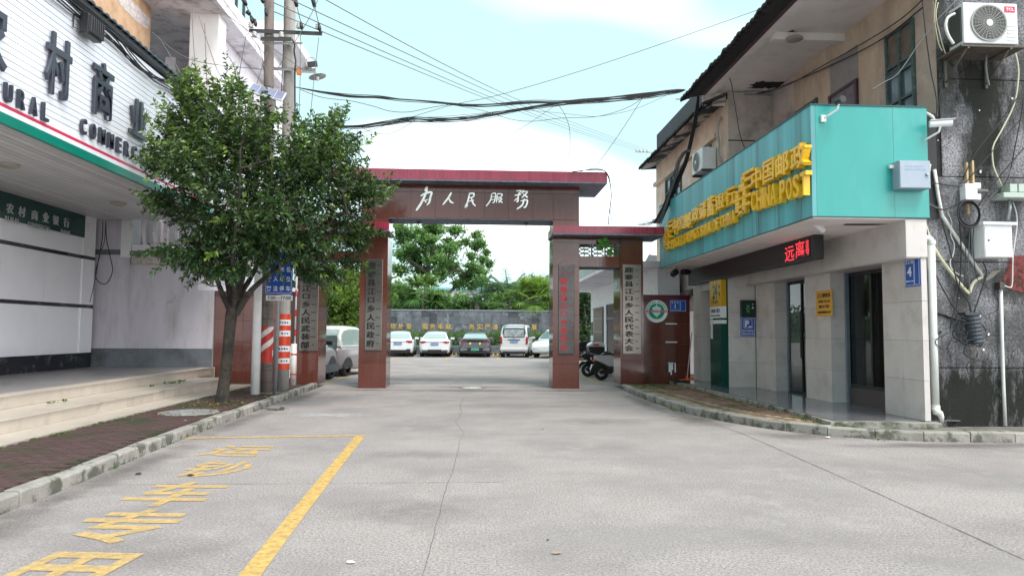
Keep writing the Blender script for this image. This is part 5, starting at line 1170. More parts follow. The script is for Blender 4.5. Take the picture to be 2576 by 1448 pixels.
b = MB(); b.box(NX-.03, NX-.002, 12.98, 13.9, 4.97, 6.28); obj('purple_door', b, mat('purple_door', (.17, .14, .17), .6, var=.25, vscale=6), post)
for a in ((12.90, 12.98, 4.97, 6.34), (13.9, 13.98, 4.97, 6.34), (12.98, 13.9, 6.28, 6.34)):
    b = MB(); b.box(NX-.05, NX-.002, a[0], a[1], a[2], a[3]); obj('purple_door_frame', b, mat('purple_frame', (.06, .02, .03), .5), post)
window(NX, 14.5, 15.5, 5.0, 6.5, M_gf, M_wg, 2, [5.0, 5.7, 6.45])
window(FX, 18.0, 18.4, 5.3, 6.40, M_gf, M_wg, 1, [5.3, 6.35]); window(FX, 20.7, 22.4, 5.0, 6.40, M_gf, M_wg, 3, [5.0, 5.9, 6.35])
# eaves
b = MB(); b.box(5.62, 12, 10.2, 17.0, 7.40, 7.52); obj('near_soffit', b, M_soffit, post)
b = MB(); b.box(5.60, 5.78, 10.18, 17.02, 7.33, 7.54); obj('eave_beam', b, M_soffit, post)
for y in (13.35,):
    b = MB(); b.box(5.781, NX-.002, y, y+.18, 7.25, 7.399); obj('cross_beam', b, M_soffit, post)
b = MB(); b.box(5.48, 5.598, 10.15, 17.0, 7.34, 7.55); obj('eave_board', b, mat('old_brown_board', (.09, .055, .055), .8, var=.2, vscale=5), post)
b = MB(); b.prism([(5.12, 7.27), (5.48, 7.42), (5.48, 7.46), (5.12, 7.31)], 1, 10.1, 17.05); obj('eave_overhang', b, mat('sooty_overhang', (.22, .19, .165), .95, dirt=(.02, .02, .02), dscale=2.2, dlo=.52, dhi=.58), post)
M_eave = mat('black_roof_tile', (.022, .019, .021), .9, var=.4, vscale=10, bump=.6, bscale=30, rnd=.3)
def eave_tiles(x, z, x2, z2, y0, y1, step=.2):
    y = y0
    while y < y1:
        b = MB(); rows = []
        j_ = random.uniform(-.02, .02)
        for (xx, zz, s) in ((x+j_, z, 1), (x+(x2-x)*.3, z+(z2-z)*.3, .95), (x2, z2, .9)): rows.append([(xx, y+step*.5*(1-math.cos(math.pi*k_/6)), zz+.045+.055*s*math.sin(math.pi*k_/6)) for k_ in range(7)])
        b.grid(rows); b.grid([[(p_[0], p_[1], p_[2]-.05) for p_ in r_] for r_ in rows][::-1])
        b.add(rows[0]+[(p_[0], p_[1], p_[2]-.05) for p_ in rows[0]][::-1], [tuple(range(13, -1, -1))])
        obj('roof_tile', b, M_eave, post); y += step
eave_tiles(5.02, 7.20, 10.5, 9.6, 10.1, 16.95)
b = MB(); b.prism([(5.1, 7.25), (10.5, 9.6), (10.5, 9.0), (5.6, 7.36)], 1, 10.15, 17.0); obj('roof_body', b, M_eave, post)
b = MB(); b.prism([(5.62, 7.06), (6.2, 7.20), (12, 7.2), (12, 7.6), (5.62, 7.14)], 1, 16.9, 23.9); obj('far_eave', b, mat('sooty_eave', (.36, .31, .27), .95, dirt=(.02, .02, .02), dscale=1.5, dlo=.46, dhi=.52, var=.15), post)
eave_tiles(5.53, 7.06, 6.1, 7.32, 16.9, 23.85)
b = MB(); b.box(5.66, 5.70, 17.0, 21.9, 7.15, 7.72); b.box(5.66, 8, 21.86, 21.9, 7.15, 7.72); obj('black_board', b, mat('grey_black_board', (.045, .045, .055), .7, var=.2, vscale=2), post)
b = blob(0, 0, 1, 1, 0, seed=8)
def hang_stain(pts, x=None, y=None, z=None, m_=None, name='soot_stain'):
    b = MB(); b.add(pts, [tuple(range(len(pts)))]); return obj(name, b, m_ or M_soot, post)
def ragged(x0, x1, y0, y1, z, seed):
    r_ = random.Random(seed); P = []
    n = 14
    for i in range(n): P.append((x0+(x1-x0)*i/n, y0+r_.uniform(-.06, .02), z))
    for i in range(n): P.append((x1+r_.uniform(-.02, .02), y0+(y1-y0)*i/n, z))
    for i in range(n): P.append((x1-(x1-x0)*i/n, y1+r_.uniform(-.1, .03), z))
    for i in range(6): P.append((x0+r_.uniform(-.12, .04), y1-(y1-y0)*i/6, z))
    return P
hang_stain(ragged(6.55, 7.3, 16.1, 16.55, 7.395, 2))
b = MB(); b.box(6.5, 7.2, 16.7, 16.78, 7.30, 7.39); obj('broken_lath', b, mat('old_lath', (.35, .35, .36), .8, var=.3, vscale=9), post)
b = MB(); b.lathe([(.19, 0), (.19, -.03), (.15, -.06), (.06, -.075), (.0, -.075)], aZ(*c3(10-0, 30), 7.25)-Vector((0, 0, 0)), 20)
p = aZ(1998, 96, 7.25); b = MB(); b.lathe([(.0, 0), (.16, 0), (.17, -.03), (.13, -.05), (.05, -.06), (.0, -.06)], (p.x, p.y, 7.25), 20); obj('ceiling_lamp', b, mat('dusty_lamp', (.33, .29, .25), .5), post)
b = blob(p.x, p.y+.25, .22, .34, 7.395, rough=.5, seed=12); obj('soot_stain', b, mat('brown_stain', (.07, .05, .045), .9), post)
b = MB(); b.box(FX+.02, 12, 16.9, 17.1, 7.25, 8.4); obj('gable_strip', b, M_soot, post)
b = MB(); b.box(5.55, FX+.05, 16.96, 17.04, 7.10, 7.46); obj('eave_return', b, M_soffit, post)
b = MB(); b.box(5.60, FX+.1, 17.05, 17.12, 7.1, 7.8); obj('gable_strip', b, M_soot, post)
# ------------------------------------------------------------------ grey end wall
wallg = thing('pebbledash_wall', 'dark grey pebbledash end wall streaked black with damp and moss', 'wall', (9, 10.8, .1))
def seg(x0, x1, z0, z1): b = MB(); b.box(x0, x1, 10.6, 10.9, z0, z1); obj('wall_panel', b, M_pebble, wallg)
zs_ = [.08, 1.10, 2.58, 3.39, 4.93, 6.05, 8.8]
zs_ = [.04, .99, 2.62, 3.95, 5.50, 9.0]
b = MB(); b.box(6.85, 14, 10.62, 10.88, .3, 4.9); b.box(NX+.03, 14, 10.62, 10.88, 4.9, 9); obj('groove_core', b, M_soot, wallg)
for za, zb in zip(zs_, zs_[1:]): seg(6.83 if zb < 4.5 else NX+.02, 14, za+.008, zb-.008)
b = MB(); M_oldred = paintmat('old_red_paint', (.16, .03, .025), .9, 9, .5, .62); b.add([(8.15, 10.592, 2.35), (8.3, 10.592, 2.72), (9.4, 10.592, 2.75), (9.4, 10.592, 2.1), (8.6, 10.592, 2.12), (8.25, 10.592, 2.2)], [(0, 1, 2, 3, 4, 5)]); obj('red_paint_remnant', b, M_oldred, wallg)
for i in range(5):
    b = MB(); b.box(8.52, 8.78+.05*(i % 2), 10.586, 10.589, 2.2+i*.115, 2.245+i*.115); obj('old_lettering', b, mat('old_grey_print', (.33, .32, .33), .9), wallg)
r_ = random.Random(5)
for i in range(46):
    x, z = r_.uniform(7.1, 9.2), r_.uniform(1.2, 6.6); b = MB(); s = r_.uniform(.008, .028)
    b.add([(x+s*math.cos(a)*r_.uniform(.6, 1.2), 10.585, z+s*math.sin(a)*r_.uniform(.6, 1.2)) for a in np.linspace(0, 6.28, 7)[:-1]], [tuple(range(6))]); obj('pit', b, M_soot if i % 5 else M_white, wallg)
b = MB(); b.tube([aY(*c6(x, y), 10.585) for x, y in ((715, 765), (760, 762), (800, 775), (850, 795), (870, 800))], [.006, .012, .02, .012, .004], 5); obj('wall_crack', b, M_soot, wallg)
b = MB(); b.add([(x, 10.586, z) for x, z in ((8.75, .98), (9.3, .95), (9.3, .86), (9.0, .84), (8.72, .9))], [(0, 1, 2, 3, 4)]); obj('blue_paint_mark', b, paintmat('blue_mark', (.12, .33, .45), .9, 14, .5, .6), wallg)
# ------------------------------------------------------------------ pipes and wiring
WY = 10.55
def pipe(name, label, cat, pts, r_, m_, c=c6, Y=WY, smooth=3, n=8):
    P = [aY(*c(*q), Y) for q in pts]; b = MB(); b.tube(curve_pts(P, smooth) if smooth > 1 else P, r_, n); return tag(obj(name, b, m_), label, cat)
M_pvc = mat('white_pvc', (.72, .72, .69), .35, var=.05, vscale=4, dirt=(.5, .47, .4), dscale=3, dlo=.6, dhi=.8); M_cream = mat('cream_conduit', (.62, .60, .42), .4)
t = thing('drain_pipe', 'thick white drain pipe running down the corner beside the pebbledash wall', 'pipe', (7, 10.5, .2))
P = [aY(*c6(*q), 10.5) for q in ((622, 188), (650, 184), (664, 200), (668, 335), (680, 348), (712, 350), (722, 372))]; b = MB(); b.tube(curve_pts(P, 3), .052, 12); obj('upper_bend', b, M_pvc, t)
P = [aY(*c6(*q), 10.5) for q in ((722, 365), (735, 890), (747, 1285))]; b = MB(); b.tube(P, .058, 14); obj('downpipe', b, M_pvc, t)
P = [aY(*c6(*q), 10.48) for q in ((747, 1280), (752, 1305), (772, 1315), (780, 1335), (784, 1362))]; b = MB(); b.tube(P, [.062, .062, .05, .04, .02], 12); obj('outlet', b, M_pvc, t)
for q in ((723, 372), (735, 890), (747, 1280), (667, 330), (664, 215)):
    p = aY(*c6(*q), 10.5); b = MB(); b.cyl((p.x, p.y, p.z-.03), .066 if q[0] > 700 else .058, .06, n=14); obj('coupling', b, M_pvc, t)
pipe('cream_conduit', 'cream conduit curving down the pebbledash wall beside the drain pipe', 'conduit', ((715, -60), (703, 30), (682, 150), (690, 270), (740, 400), (820, 520), (900, 620), (932, 652), (942, 625), (962, 588), (1006, 562)), .024, M_cream)
pipe('white_conduit', 'straight white conduit slanting down to the cable knot below the cabinet', 'conduit', ((742, -30), (762, 110), (785, 225), (1006, 556)), .026, M_pvc, smooth=1)
pipe('thin_white_pipe', 'thin white pipe standing against the mossy right end of the wall', 'pipe', ((1109, 632), (1115, 900), (1124, 1180), (1134, 1382)), .024, M_pvc, smooth=1)
b = MB(); x0, x1, z0, z1 = boxpx(c6, 1098, 590, 1125, 628, 10.52); b.box(x0, x1, 10.5, 10.6, z0, z1); tag(obj('junction_box', b, mat('brown_box', (.07, .05, .045), .6)), 'small brown junction box on top of the thin white pipe', 'junction box')
pipe('white_lead', 'thin white lead hanging from the pale green terminal box', 'cable', ((1175, 150), (1195, 215), (1196, 300), (1176, 440), (1172, 590), (1160, 620), (1120, 605)), .009, M_pvc)
pipe('wavy_white_wire', 'wavy thin white wire beside the slanting conduit', 'cable', ((810, 195), (838, 260), (832, 330), (852, 380), (845, 440), (828, 480), (840, 520), (880, 550), (900, 556)), .007, M_pvc)
pipe('white_air_lead', 'long cream cable swinging down from the large air conditioner', 'cable', ((1545, 340), (1580, 480), (1575, 620), (1545, 770), (1450, 960), (1395, 1070), (1400, 1200), (1440, 1300), (1480, 1385)), .012, M_cream, c=c3)
# cabinet
t = thing('wall_cabinet', 'white steel cabinet with a sloping lid below the coiled black cable', 'cabinet', (7.9, 10.4, 2.66))
b = MB(); b.box(7.67, 8.11, 10.32, 10.6, 2.665, 3.15); obj('body', b, M_white, t, bev=.004)
b = MB(); b.box(7.68, 8.10, 10.31, 10.319, 2.68, 3.13); obj('door', b, M_white, t)
b = MB(); b.box(7.63, 8.16, 10.27, 10.62, 3.152, 3.195); obj('lid', b, M_white, t, bev=.004)
b = MB(); b.cyl((7.73, 10.298, 2.92), .014, .012, ax=1, n=10); obj('lock', b, M_dsteel, t)
# box on the teal end face
t = thing('telecom_box', 'grey blue telecom box fixed to the right end of the teal sign', 'box', (6.5, 10.3, 3.66))
b = MB(); b.box(6.30, 6.78, 10.20, 10.378, 3.67, 4.09); obj('body', b, mat('grey_blue_box', (.30, .36, .42), .5, var=.06, vscale=3), t, bev=.004)
b = MB(); b.box(6.31, 6.77, 10.19, 10.199, 3.68, 4.08); obj('door', b, mat('grey_blue_door', (.36, .42, .50), .5, var=.06, vscale=3), t)
b = MB(); text(b, 'LZX JKJ00/', (6.54, 10.188, 4.0), '-y', .30, .03); text(b, 'GFC11/GFH00', (6.54, 10.188, 3.955), '-y', .32, .03); obj('lettering', b, mat('pale_blue_print', (.42, .55, .68), .5), t)
b = MB(); b.cyl((6.725, 10.165, 3.88), .022, .026, ax=1, n=12); b.box(6.695, 6.72, 10.175, 10.19, 3.87, 3.89); obj('lock', b, M_steel, t)
b = MB(); b.box(6.24, 6.30, 10.33, 10.376, 4.0, 4.05); obj('bracket', b, M_pvc, t)
# meter block with wooden strips
t = thing('fibre_box', 'small white weathered box with two tan wooden strips above the cable coil', 'box', (7.6, 10.5, 3.5))
x0, x1, z0, z1 = boxpx(c6, 905, 48, 975, 138, 10.45); b = MB(); b.box(x0, x1, 10.42, 10.56, z0, z1); obj('body', b, M_white, t, bev=.01)
x0, x1, z0, z1 = boxpx(c6, 960, 42, 1000, 138, 10.47); b = MB(); b.box(x0, x1, 10.46, 10.59, z0, z1); obj('side_clamp', b, M_white, t, bev=.01)
x0, x1, z0, z1 = boxpx(c6, 985, 68, 1050, 100, 10.4); b = MB(); b.cyl((x0, 10.47, (z0+z1)/2), .04, x1-x0, ax=0, n=14); obj('grey_tube', b, mat('grey_tube', (.12, .11, .11), .5), t)
M_wood = mat('tan_strip', (.58, .42, .22), .7)
for a in ((918, -70, 932, 48), (950, -80, 964, 44), (925, 142, 938, 215)):
    x0, x1, z0, z1 = boxpx(c6, *a, 10.5); b = MB(); b.box(x0, x1, 10.5, 10.54, z0, z1); obj('wooden_strip', b, M_wood, t)
t = thing('terminal_box', 'pale green ribbed terminal box at the right edge above the cabinet', 'box', (8.4, 10.4, 3.5))
x0, x1, z0, z1 = boxpx(c6, 1102, 100, 1300, 132, 10.4); b = MB(); b.box(x0, x1, 10.32, 10.6, z0, z1); obj('base', b, mat('pale_green_plastic', (.42, .50, .44), .4), t, bev=.01)
for k_ in range(3):
    x0, x1, z0, z1 = boxpx(c6, 1145+k_*48, 52, 1188+k_*48, 98, 10.45); b = MB(); b.box(x0, x1, 10.4, 10.6, z0, z1); obj('cover', b, MATS['pale_green_plastic'], t, bev=.008)
b = MB(); b.tube([aY(*c6(1155, 135), 10.5), aY(*c6(1158, 175), 10.5), aY(*c6(1150, 250), 10.5)], .025, 8); obj('grey_pipe', b, M_steel, t)
# cable coils
t = thing('cable_coil', 'coil of thick black cable hung on the pebbledash wall above the white cabinet', 'cable coil', aY(*c6(932, 215), 10.5))
for k_ in range(7):
    c_ = aY(*c6(932+random.uniform(-4, 4), 212+random.uniform(-5, 5)), 10.5-.02*k_); b = MB(); rx = .165+random.uniform(-.02, .02); rz = .19+random.uniform(-.02, .02)
    b.tube([(c_.x+rx*math.cos(a), c_.y+random.uniform(-.005, .005), c_.z+rz*math.sin(a)) for a in np.linspace(0, 2*math.pi, 33)], .011, 6, cap=False); obj('cable_turn', b, M_cable, t)
t = thing('splice_closure', 'dark ribbed cylindrical splice closure tangled in loose cable loops', 'cable closure', aY(*c6(958, 850), 10.48))
a0, a1 = aY(*c6(948, 772), 10.45), aY(*c6(972, 930), 10.45)
M_clos = mat('dark_slate_plastic', (.045, .055, .07), .5)
b = MB(); n = 15; P = [a0.lerp(a1, i/n) for i in range(n+1)]; b.tube(P, [.10 if i % 2 else .112 for i in range(n+1)], 16, smooth=False); obj('ribbed_body', b, M_clos, t)
b = MB(); b.box(a0.x-.13, a0.x+.13, 10.4, 10.56, a0.z, a0.z+.04); obj('flange', b, M_clos, t)
for k_, (cx_, cz_, rx, rz) in enumerate(((905, 860, .17, .17), (900, 840, .10, .16), (930, 880, .14, .17), (985, 880, .10, .18), (950, 960, .12, .14), (880, 830, .09, .1))):
    c_ = aY(*c6(cx_, cz_), 10.42-.012*k_); b = MB(); b.tube([(c_.x+rx*math.cos(a)+.02*math.sin(3*a), c_.y, c_.z+rz*math.sin(a)) for a in np.linspace(.3, 5.9, 26)], .009, 5); obj('cable_loop', b, M_cable, t)
t = thing('wall_wiring', 'tangle of thin black and cream wires crossing the upper pebbledash wall', 'wires', (7.5, 10.5, 3))
r_ = random.Random(11)
W_ = [((700, 150), (760, 180), (860, 200), (905, 120)), ((560, 110), (620, 160), (700, 170), (790, 190), (870, 160)), ((520, 190), (570, 215), (640, 190), (650, 130)), ((720, 40), (850, 60), (905, 50), (1000, -60), (1236, -330)),
      ((700, 300), (740, 520), (830, 700), (880, 760), (900, 790)), ((880, 250), (890, 450), (870, 700), (840, 780), (830, 850)), ((940, 280), (930, 500), (950, 770)), ((960, 270), (955, 400), (975, 560), (1010, 600), (1080, 660), (1090, 740), (980, 790)),
      ((1010, 480), (1030, 540), (1000, 640), (960, 760)), ((700, 160), (690, 240), (640, 260), (652, 200)), ((780, 240), (830, 420), (870, 600), (930, 700), (945, 765)), ((980, 180), (1060, 60), (1236, -150)), ((990, 200), (1100, 70), (1180, -60), (1230, -200)),
      ((905, 280), (915, 420), (905, 620)), ((1000, 70), (1060, 75), (1110, 70)), ((930, 1100), (925, 1040), (990, 1020), (1030, 1040)), ((820, 870), (760, 900), (750, 930), (800, 960), (840, 900)), ((560, 130), (520, 170), (540, 215), (600, 210))]
for k_, w_ in enumerate(W_):
    P = [aY(*c6(*q), 10.5-.004*k_) for q in w_]; b = MB(); b.tube(curve_pts(P, 6), r_.choice((.006, .008, .010)), 5); obj('wire', b, M_cable if k_ % 6 else M_cableg, t)
for w_ in (((1000, 20), (985, 120), (1015, 260), (1055, 390), (1085, 380), (1090, 250)), ((1135, 0), (1000, 140), (860, 320), (750, 480), (690, 550), (600, 600), (520, 650)), ((985, 0), (975, 130), (1000, 300), (1030, 370))):
    P = [aY(*c3(*q), 10.45) for q in w_]; b = MB(); b.tube(curve_pts(P, 6), .008, 5); obj('wire', b, M_cream if w_[0][0] < 1100 else M_cableg, t)
for w_ in (((885, -20), (905, 200), (945, 500), (985, 700), (990, 860)), ((1040, 520), (1010, 690), (985, 860)), ((1622, 640), (1450, 880), (1270, 1110), (1180, 1300)), ((1622, 720), (1560, 1050), (1500, 1300), (1370, 1448))):
    P = [aY(*c3(*q), 10.48) for q in w_]; b = MB(); b.tube(curve_pts(P, 6), .009, 5); obj('wire', b, M_cable, t)
b = MB(); P = [aY(*c6(x, y), 10.5) for x, y in ((1020, 580), (1060, 530), (1105, 525), (1070, 560), (1035, 580))]; b.add([P[0], P[1], P[2], P[3], P[4]], [(0, 1, 2, 3, 4)]); obj('rag', b, mat('grey_rag', (.22, .21, .18), .9), t)
# ------------------------------------------------------------------ air conditioners
M_ac = mat('air_conditioner_white', (.70, .72, .74), .4, var=.04, dirt=(.45, .42, .38), dscale=3, dlo=.6, dhi=.8); M_acd = mat('grille_dark', (.05, .055, .05), .6); M_ring = mat('grille_ring', (.30, .30, .28), .4, metal=.3)
def aircon(label, x0, x1, y0, y1, z0, z1, face, brand=None):
    t = thing('air_conditioner', label, 'air conditioner', ((x0+x1)/2, (y0+y1)/2, z0))
    b = MB(); b.box(x0, x1, y0, y1, z0, z1); obj('case', b, M_ac, t, bev=.012)
    w = (x1-x0) if face == 'y' else (y1-y0); h = z1-z0; rr_ = h*.43; zc = (z0+z1)/2
    def P(u, z, d):     # u along the face, d outwards
        return (x0+u, y0-d, z) if face == 'y' else (x0-d, y1-u, z)
    uc = w*.46 if face == 'y' else w*.42
    def ring(r0_, r1_, d, n=40):
        b = MB(); pts = []
        for r_, dd in ((r0_, 0), (r0_, d), (r1_, d), (r1_, 0)): pts.append([P(uc+r_*math.cos(2*math.pi*i/n), zc+r_*math.sin(2*math.pi*i/n), dd) for i in range(n)])
        b.grid(pts, close=True, smooth=False); return b
    b = MB(); v = [P(uc+rr_*math.cos(2*math.pi*i/36), zc+rr_*math.sin(2*math.pi*i/36), .004) for i in range(36)]; b.add(v, [tuple(range(36))]); obj('fan_opening', b, M_acd, t)
    obj('fan_rim', ring(rr_*1.04, rr_*.96, .02), M_ring, t)
    for k_ in range(1, 9): obj('grille_ring', ring(rr_*(.2+.09*k_), rr_*(.2+.09*k_)-.005, .02, 28), M_ring, t)
    b = MB()
    for k_ in range(24):
        a = 2*math.pi*k_/24; c_, s_ = math.cos(a), math.sin(a); e = .003
        b.add([P(uc+c_*rr_*.18-s_*e, zc+s_*rr_*.18+c_*e, .022), P(uc+c_*rr_*.18+s_*e, zc+s_*rr_*.18-c_*e, .022), P(uc+c_*rr_+s_*e, zc+s_*rr_-c_*e, .022), P(uc+c_*rr_-s_*e, zc+s_*rr_+c_*e, .022)], [(0, 1, 2, 3)])
    obj('grille_spokes', b, M_ring, t)
    b = MB(); v = [P(uc+rr_*.19*math.cos(2*math.pi*i/24), zc+rr_*.19*math.sin(2*math.pi*i/24), .028) for i in range(24)]; b.add(v, [tuple(range(24))]); obj('hub', b, M_plate_w, t)
    for k_ in range(5):
        b = MB(); za = z0+.05+k_*.055; a, c_ = P(w*.80, za, 0), P(w*.95, za+.018, .008); b.box(min(a[0], c_[0]), max(a[0], c_[0]), min(a[1], c_[1]), max(a[1], c_[1]), a[2], c_[2]); obj('pressed_rib', b, M_ac, t)
    if brand:
        a, c_ = P(w*.76, z1-.14, 0), P(w*.95, z1-.05, .006); b = MB(); b.box(a[0], c_[0], c_[1], a[1], a[2], c_[2]); pl__ = obj('badge', b, mat('badge_red', (.62, .02, .07), .4), t)
        b = MB(); text(b, brand, ((a[0]+c_[0])/2, c_[1]-.001, (a[2]+c_[2])/2), '-y', .125, .045, off=.02); obj('badge_lettering', b, M_plate_w, t)
    return t
t = aircon('large white air conditioner with a red badge on the dark pebbledash wall', 7.30, 8.15, 10.10, 10.42, 5.87, 6.50, 'y', 'TCL')
b = MB(); b.box(7.22, 8.22, 10.05, 10.58, 5.80, 5.825)
for x in (7.32, 7.98): b.box(x, x+.03, 10.05, 10.58, 5.77, 5.80); b.tube([(x, 10.08, 5.78), (x, 10.57, 5.42)], .014, 5); b.box(x-.02, x+.02, 10.56, 10.59, 5.35, 5.95)
obj('bracket', b, mat('rusty_bracket', (.10, .085, .07), .7, var=.3, vscale=12), t)
P = [aY(*c3(*q), 10.2) for q in ((1112, 320), (1075, 260), (1055, 190), (1070, 130), (1120, 100))]; b = MB(); b.tube(curve_pts(P, 6), .022, 8); obj('hose', b, M_pvc, t)
P = [aY(*c3(*q), 10.35) for q in ((1350, 395), (1345, 480), (1355, 560), (1368, 620))]; b = MB(); b.tube(curve_pts(P, 6), .016, 8); obj('drain_hose', b, M_cableg, t)
b = MB(); b.box(7.28, 7.30, 10.14, 10.40, 5.92, 6.44); obj('side_grille', b, M_acd, t)
q0 = aX(*c2(660, 900), 5.72)
t = aircon('old white air conditioner on the far street front of the post office under the eaves', 5.72, 6.08, 17.6, 18.45, 5.66, 6.22, 'x')
b = MB(); b.box(5.70, 6.09, 17.62, 17.66, 5.60, 5.655); b.box(5.70, 6.09, 18.36, 18.40, 5.60, 5.655); obj('bracket', b, M_dsteel, t)
P = [aY(*c2(*q), 17.2) for q in ((800, 555), (775, 600), (765, 680), (778, 780), (770, 860), (795, 930))]; b = MB(); b.tube(curve_pts(P, 6), .035, 8); obj('hose', b, mat('wrapped_hose', (.40, .38, .35), .8), t)
# ------------------------------------------------------------------ cameras
def bullet(label, p, yaw, pitch, L_=.22, r_=.042, m_=M_white, arm=((0, .1, -.1),), hood=True):
    t = thing('security_camera', label, 'security camera', p); Mx = Matrix.Translation(p) @ Matrix.Rotation(yaw, 4, 'Z') @ Matrix.Rotation(pitch, 4, 'X')
    b = MB(); b.cyl((0, -L_/2, 0), r_, L_, ax=1, n=14, M=Mx); obj('body', b, m_, t)
    b = MB(); b.cyl((0, -L_/2-.004, 0), r_*.8, .006, ax=1, n=14, M=Mx); obj('lens', b, M_black, t)
    if hood: b = MB(); b.box(-r_*1.15, r_*1.15, -L_/2-.04, L_/2, r_*.95, r_*1.1, M=Mx); obj('hood', b, m_, t)
    b = MB(); b.tube([p]+[Vector(p)+Vector(a) for a in arm], .016, 8); e = Vector(p)+Vector(arm[-1]); b.box(e.x-.035, e.x+.035, e.y-.02, e.y+.02, e.z-.05, e.z+.05); obj('bracket', b, M_white, t)
    return t
bullet('white bullet camera pointing right on a bracket beside the teal sign', aY(*c3(1020, 895), 10.2), R(70), 0, .30, .05, arm=((-.02, .02, -.12), (-.10, .15, -.18), (-.17, .22, -.22)))
bullet('small black faced camera on a white arm at the top of the teal sign', aY(*c3(290, 727), 10.15), R(5), R(0), .14, .055, M_black, arm=((-.02, .05, -.12), (-.10, .1, -.18), (-.16, .2, -.22)), hood=False)
bullet('white camera hanging below the corner of the teal sign', aY(*c6(105, 285), 11.2), R(-55), R(-20), .26, .05, arm=((.06, .02, .10), (.08, .0, .16)), hood=False)
bullet('left one of two dark cameras hanging under the far end of the teal sign', aY(*c5(410, 188), 18.6), R(10), R(-15), .20, .085, M_black, arm=((0, .02, .12), (.0, .02, .18)), hood=False)
bullet('right one of two dark cameras hanging under the far end of the teal sign', aY(*c5(503, 180), 18.6), R(-60), R(0), .22, .08, M_black, arm=((0, .02, .10), (.0, .02, .16)), hood=False)
b = MB(); P = [aY(*c3(*q), 10.5) for q in ((912, 820), (955, 845), (972, 880))]; b.tube(P, .03, 8); tag(obj('conduit_elbow', b, M_pvc), 'short white conduit elbow behind the right end of the teal sign', 'conduit')
# ------------------------------------------------------------------ mop
t = thing('mop', 'mop with an orange head and pale pink handle leaning by the lobby door', 'mop', (5.6, 18.9, TZ))
a, e = aY(*c5(553, 682), 19.2), Vector((5.62, 18.75, .27)); b = MB(); b.tube([a, e], .016, 8); obj('handle', b, mat('pink_handle', (.50, .33, .31), .5), t)
b = MB(); b.box(-.2, .2, -.05, .05, 0, .05, M=Matrix.Translation((5.6, 18.72, .235)) @ Matrix.Rotation(R(-8), 4, 'Y')); b.tube([(5.62, 18.75, .27), (5.63, 18.77, .36)], .03, 8); obj('head', b, mat('orange_plastic2', (.72, .14, .02), .4), t, bev=.012)
base = []; dirs = []
for i in range(500): base.append((5.55+random.uniform(-.22, .12), 18.7+random.uniform(-.1, .1), .205+random.uniform(0, .03))); dirs.append((random.uniform(-1, .1), random.uniform(-.5, .5), random.uniform(-.15, .1)))
fast_mesh('strings', leaf_quads(np.array(base), np.array(dirs), RNG.uniform(.08, .22, 500), .04), 4, mat('mop_strings', (.05, .04, .055), .9), t, kind='stuff')
# ================================================================== yard behind the gate
M_bt = mat('black_polished_stone', (.11, .12, .135), .2, rnd=.4, var=.35, vscale=2.5, dirt=(.24, .26, .29), dscale=2.6, dlo=.54, dhi=.66, spec=.6, coords='pos')
M_btj = mat('stone_joint_light', (.30, .33, .36), .8)
M_gold = mat('gold_character', (.80, .52, .14), .35, metal=.15)
YB = 47.5
wall_b = thing('stone_wall', 'long dark polished stone wall with gold characters behind the parked cars', 'wall', (-1, YB, 0))
b = MB(); b.box(-12, 9.5, YB+.02, YB+.4, 0, 2.86); obj('core', b, M_btj, wall_b)
b = MB(); b.box(-12.05, 9.55, YB-.04, YB+.45, 2.862, 2.92); obj('coping', b, mat('grey_coping', (.30, .33, .36), .6), wall_b)
zs_ = [1.18, 1.58, 2.00, 2.42, 2.86]; n = 41; d = 21.5/n
for i in range(n):
    for za, zb in zip(zs_, zs_[1:]):
        b = MB(); b.box(-12+i*d+.008, -12+(i+1)*d-.008, YB, YB+.02, za+.008, zb-.008); obj('stone_tile', b, M_bt, wall_b)
c1 = lambda x, y: ((1450+x/1.931)*.62891, (850+y/1.931)*.62891)
for ch, x, y in (('团', 175, 884), ('结', 235, 884), ('友', 292, 882), ('爱', 357, 880), ('服', 482, 880), ('务', 540, 880), ('奉', 603, 878), ('献', 663, 880), ('务', 843, 882), ('实', 905, 882), ('严', 965, 882), ('谨', 1025, 884), ('创', 1145, 884), ('新', 1205, 884), ('发', 1265, 884), ('展', 1325, 884), ('开', 1456, 884)):
    p = aY(*c1(x, y), YB); b = MB(); text(b, ch, (p.x, YB-.03, 1.80), '-y', .36, .36, ext=.015, off=.0); obj('gold_character', b, M_gold, wall_b)
for i in range(3): # end of wall group further right hidden by pillar but standing in the yard
    b = MB(); text(b, '拓进取'[i], (aY(*c1(1456, 884), YB).x+.62*(i+1), YB-.03, 1.80), '-y', .36, .36, ext=.015, off=.0); obj('gold_character', b, M_gold, wall_b)
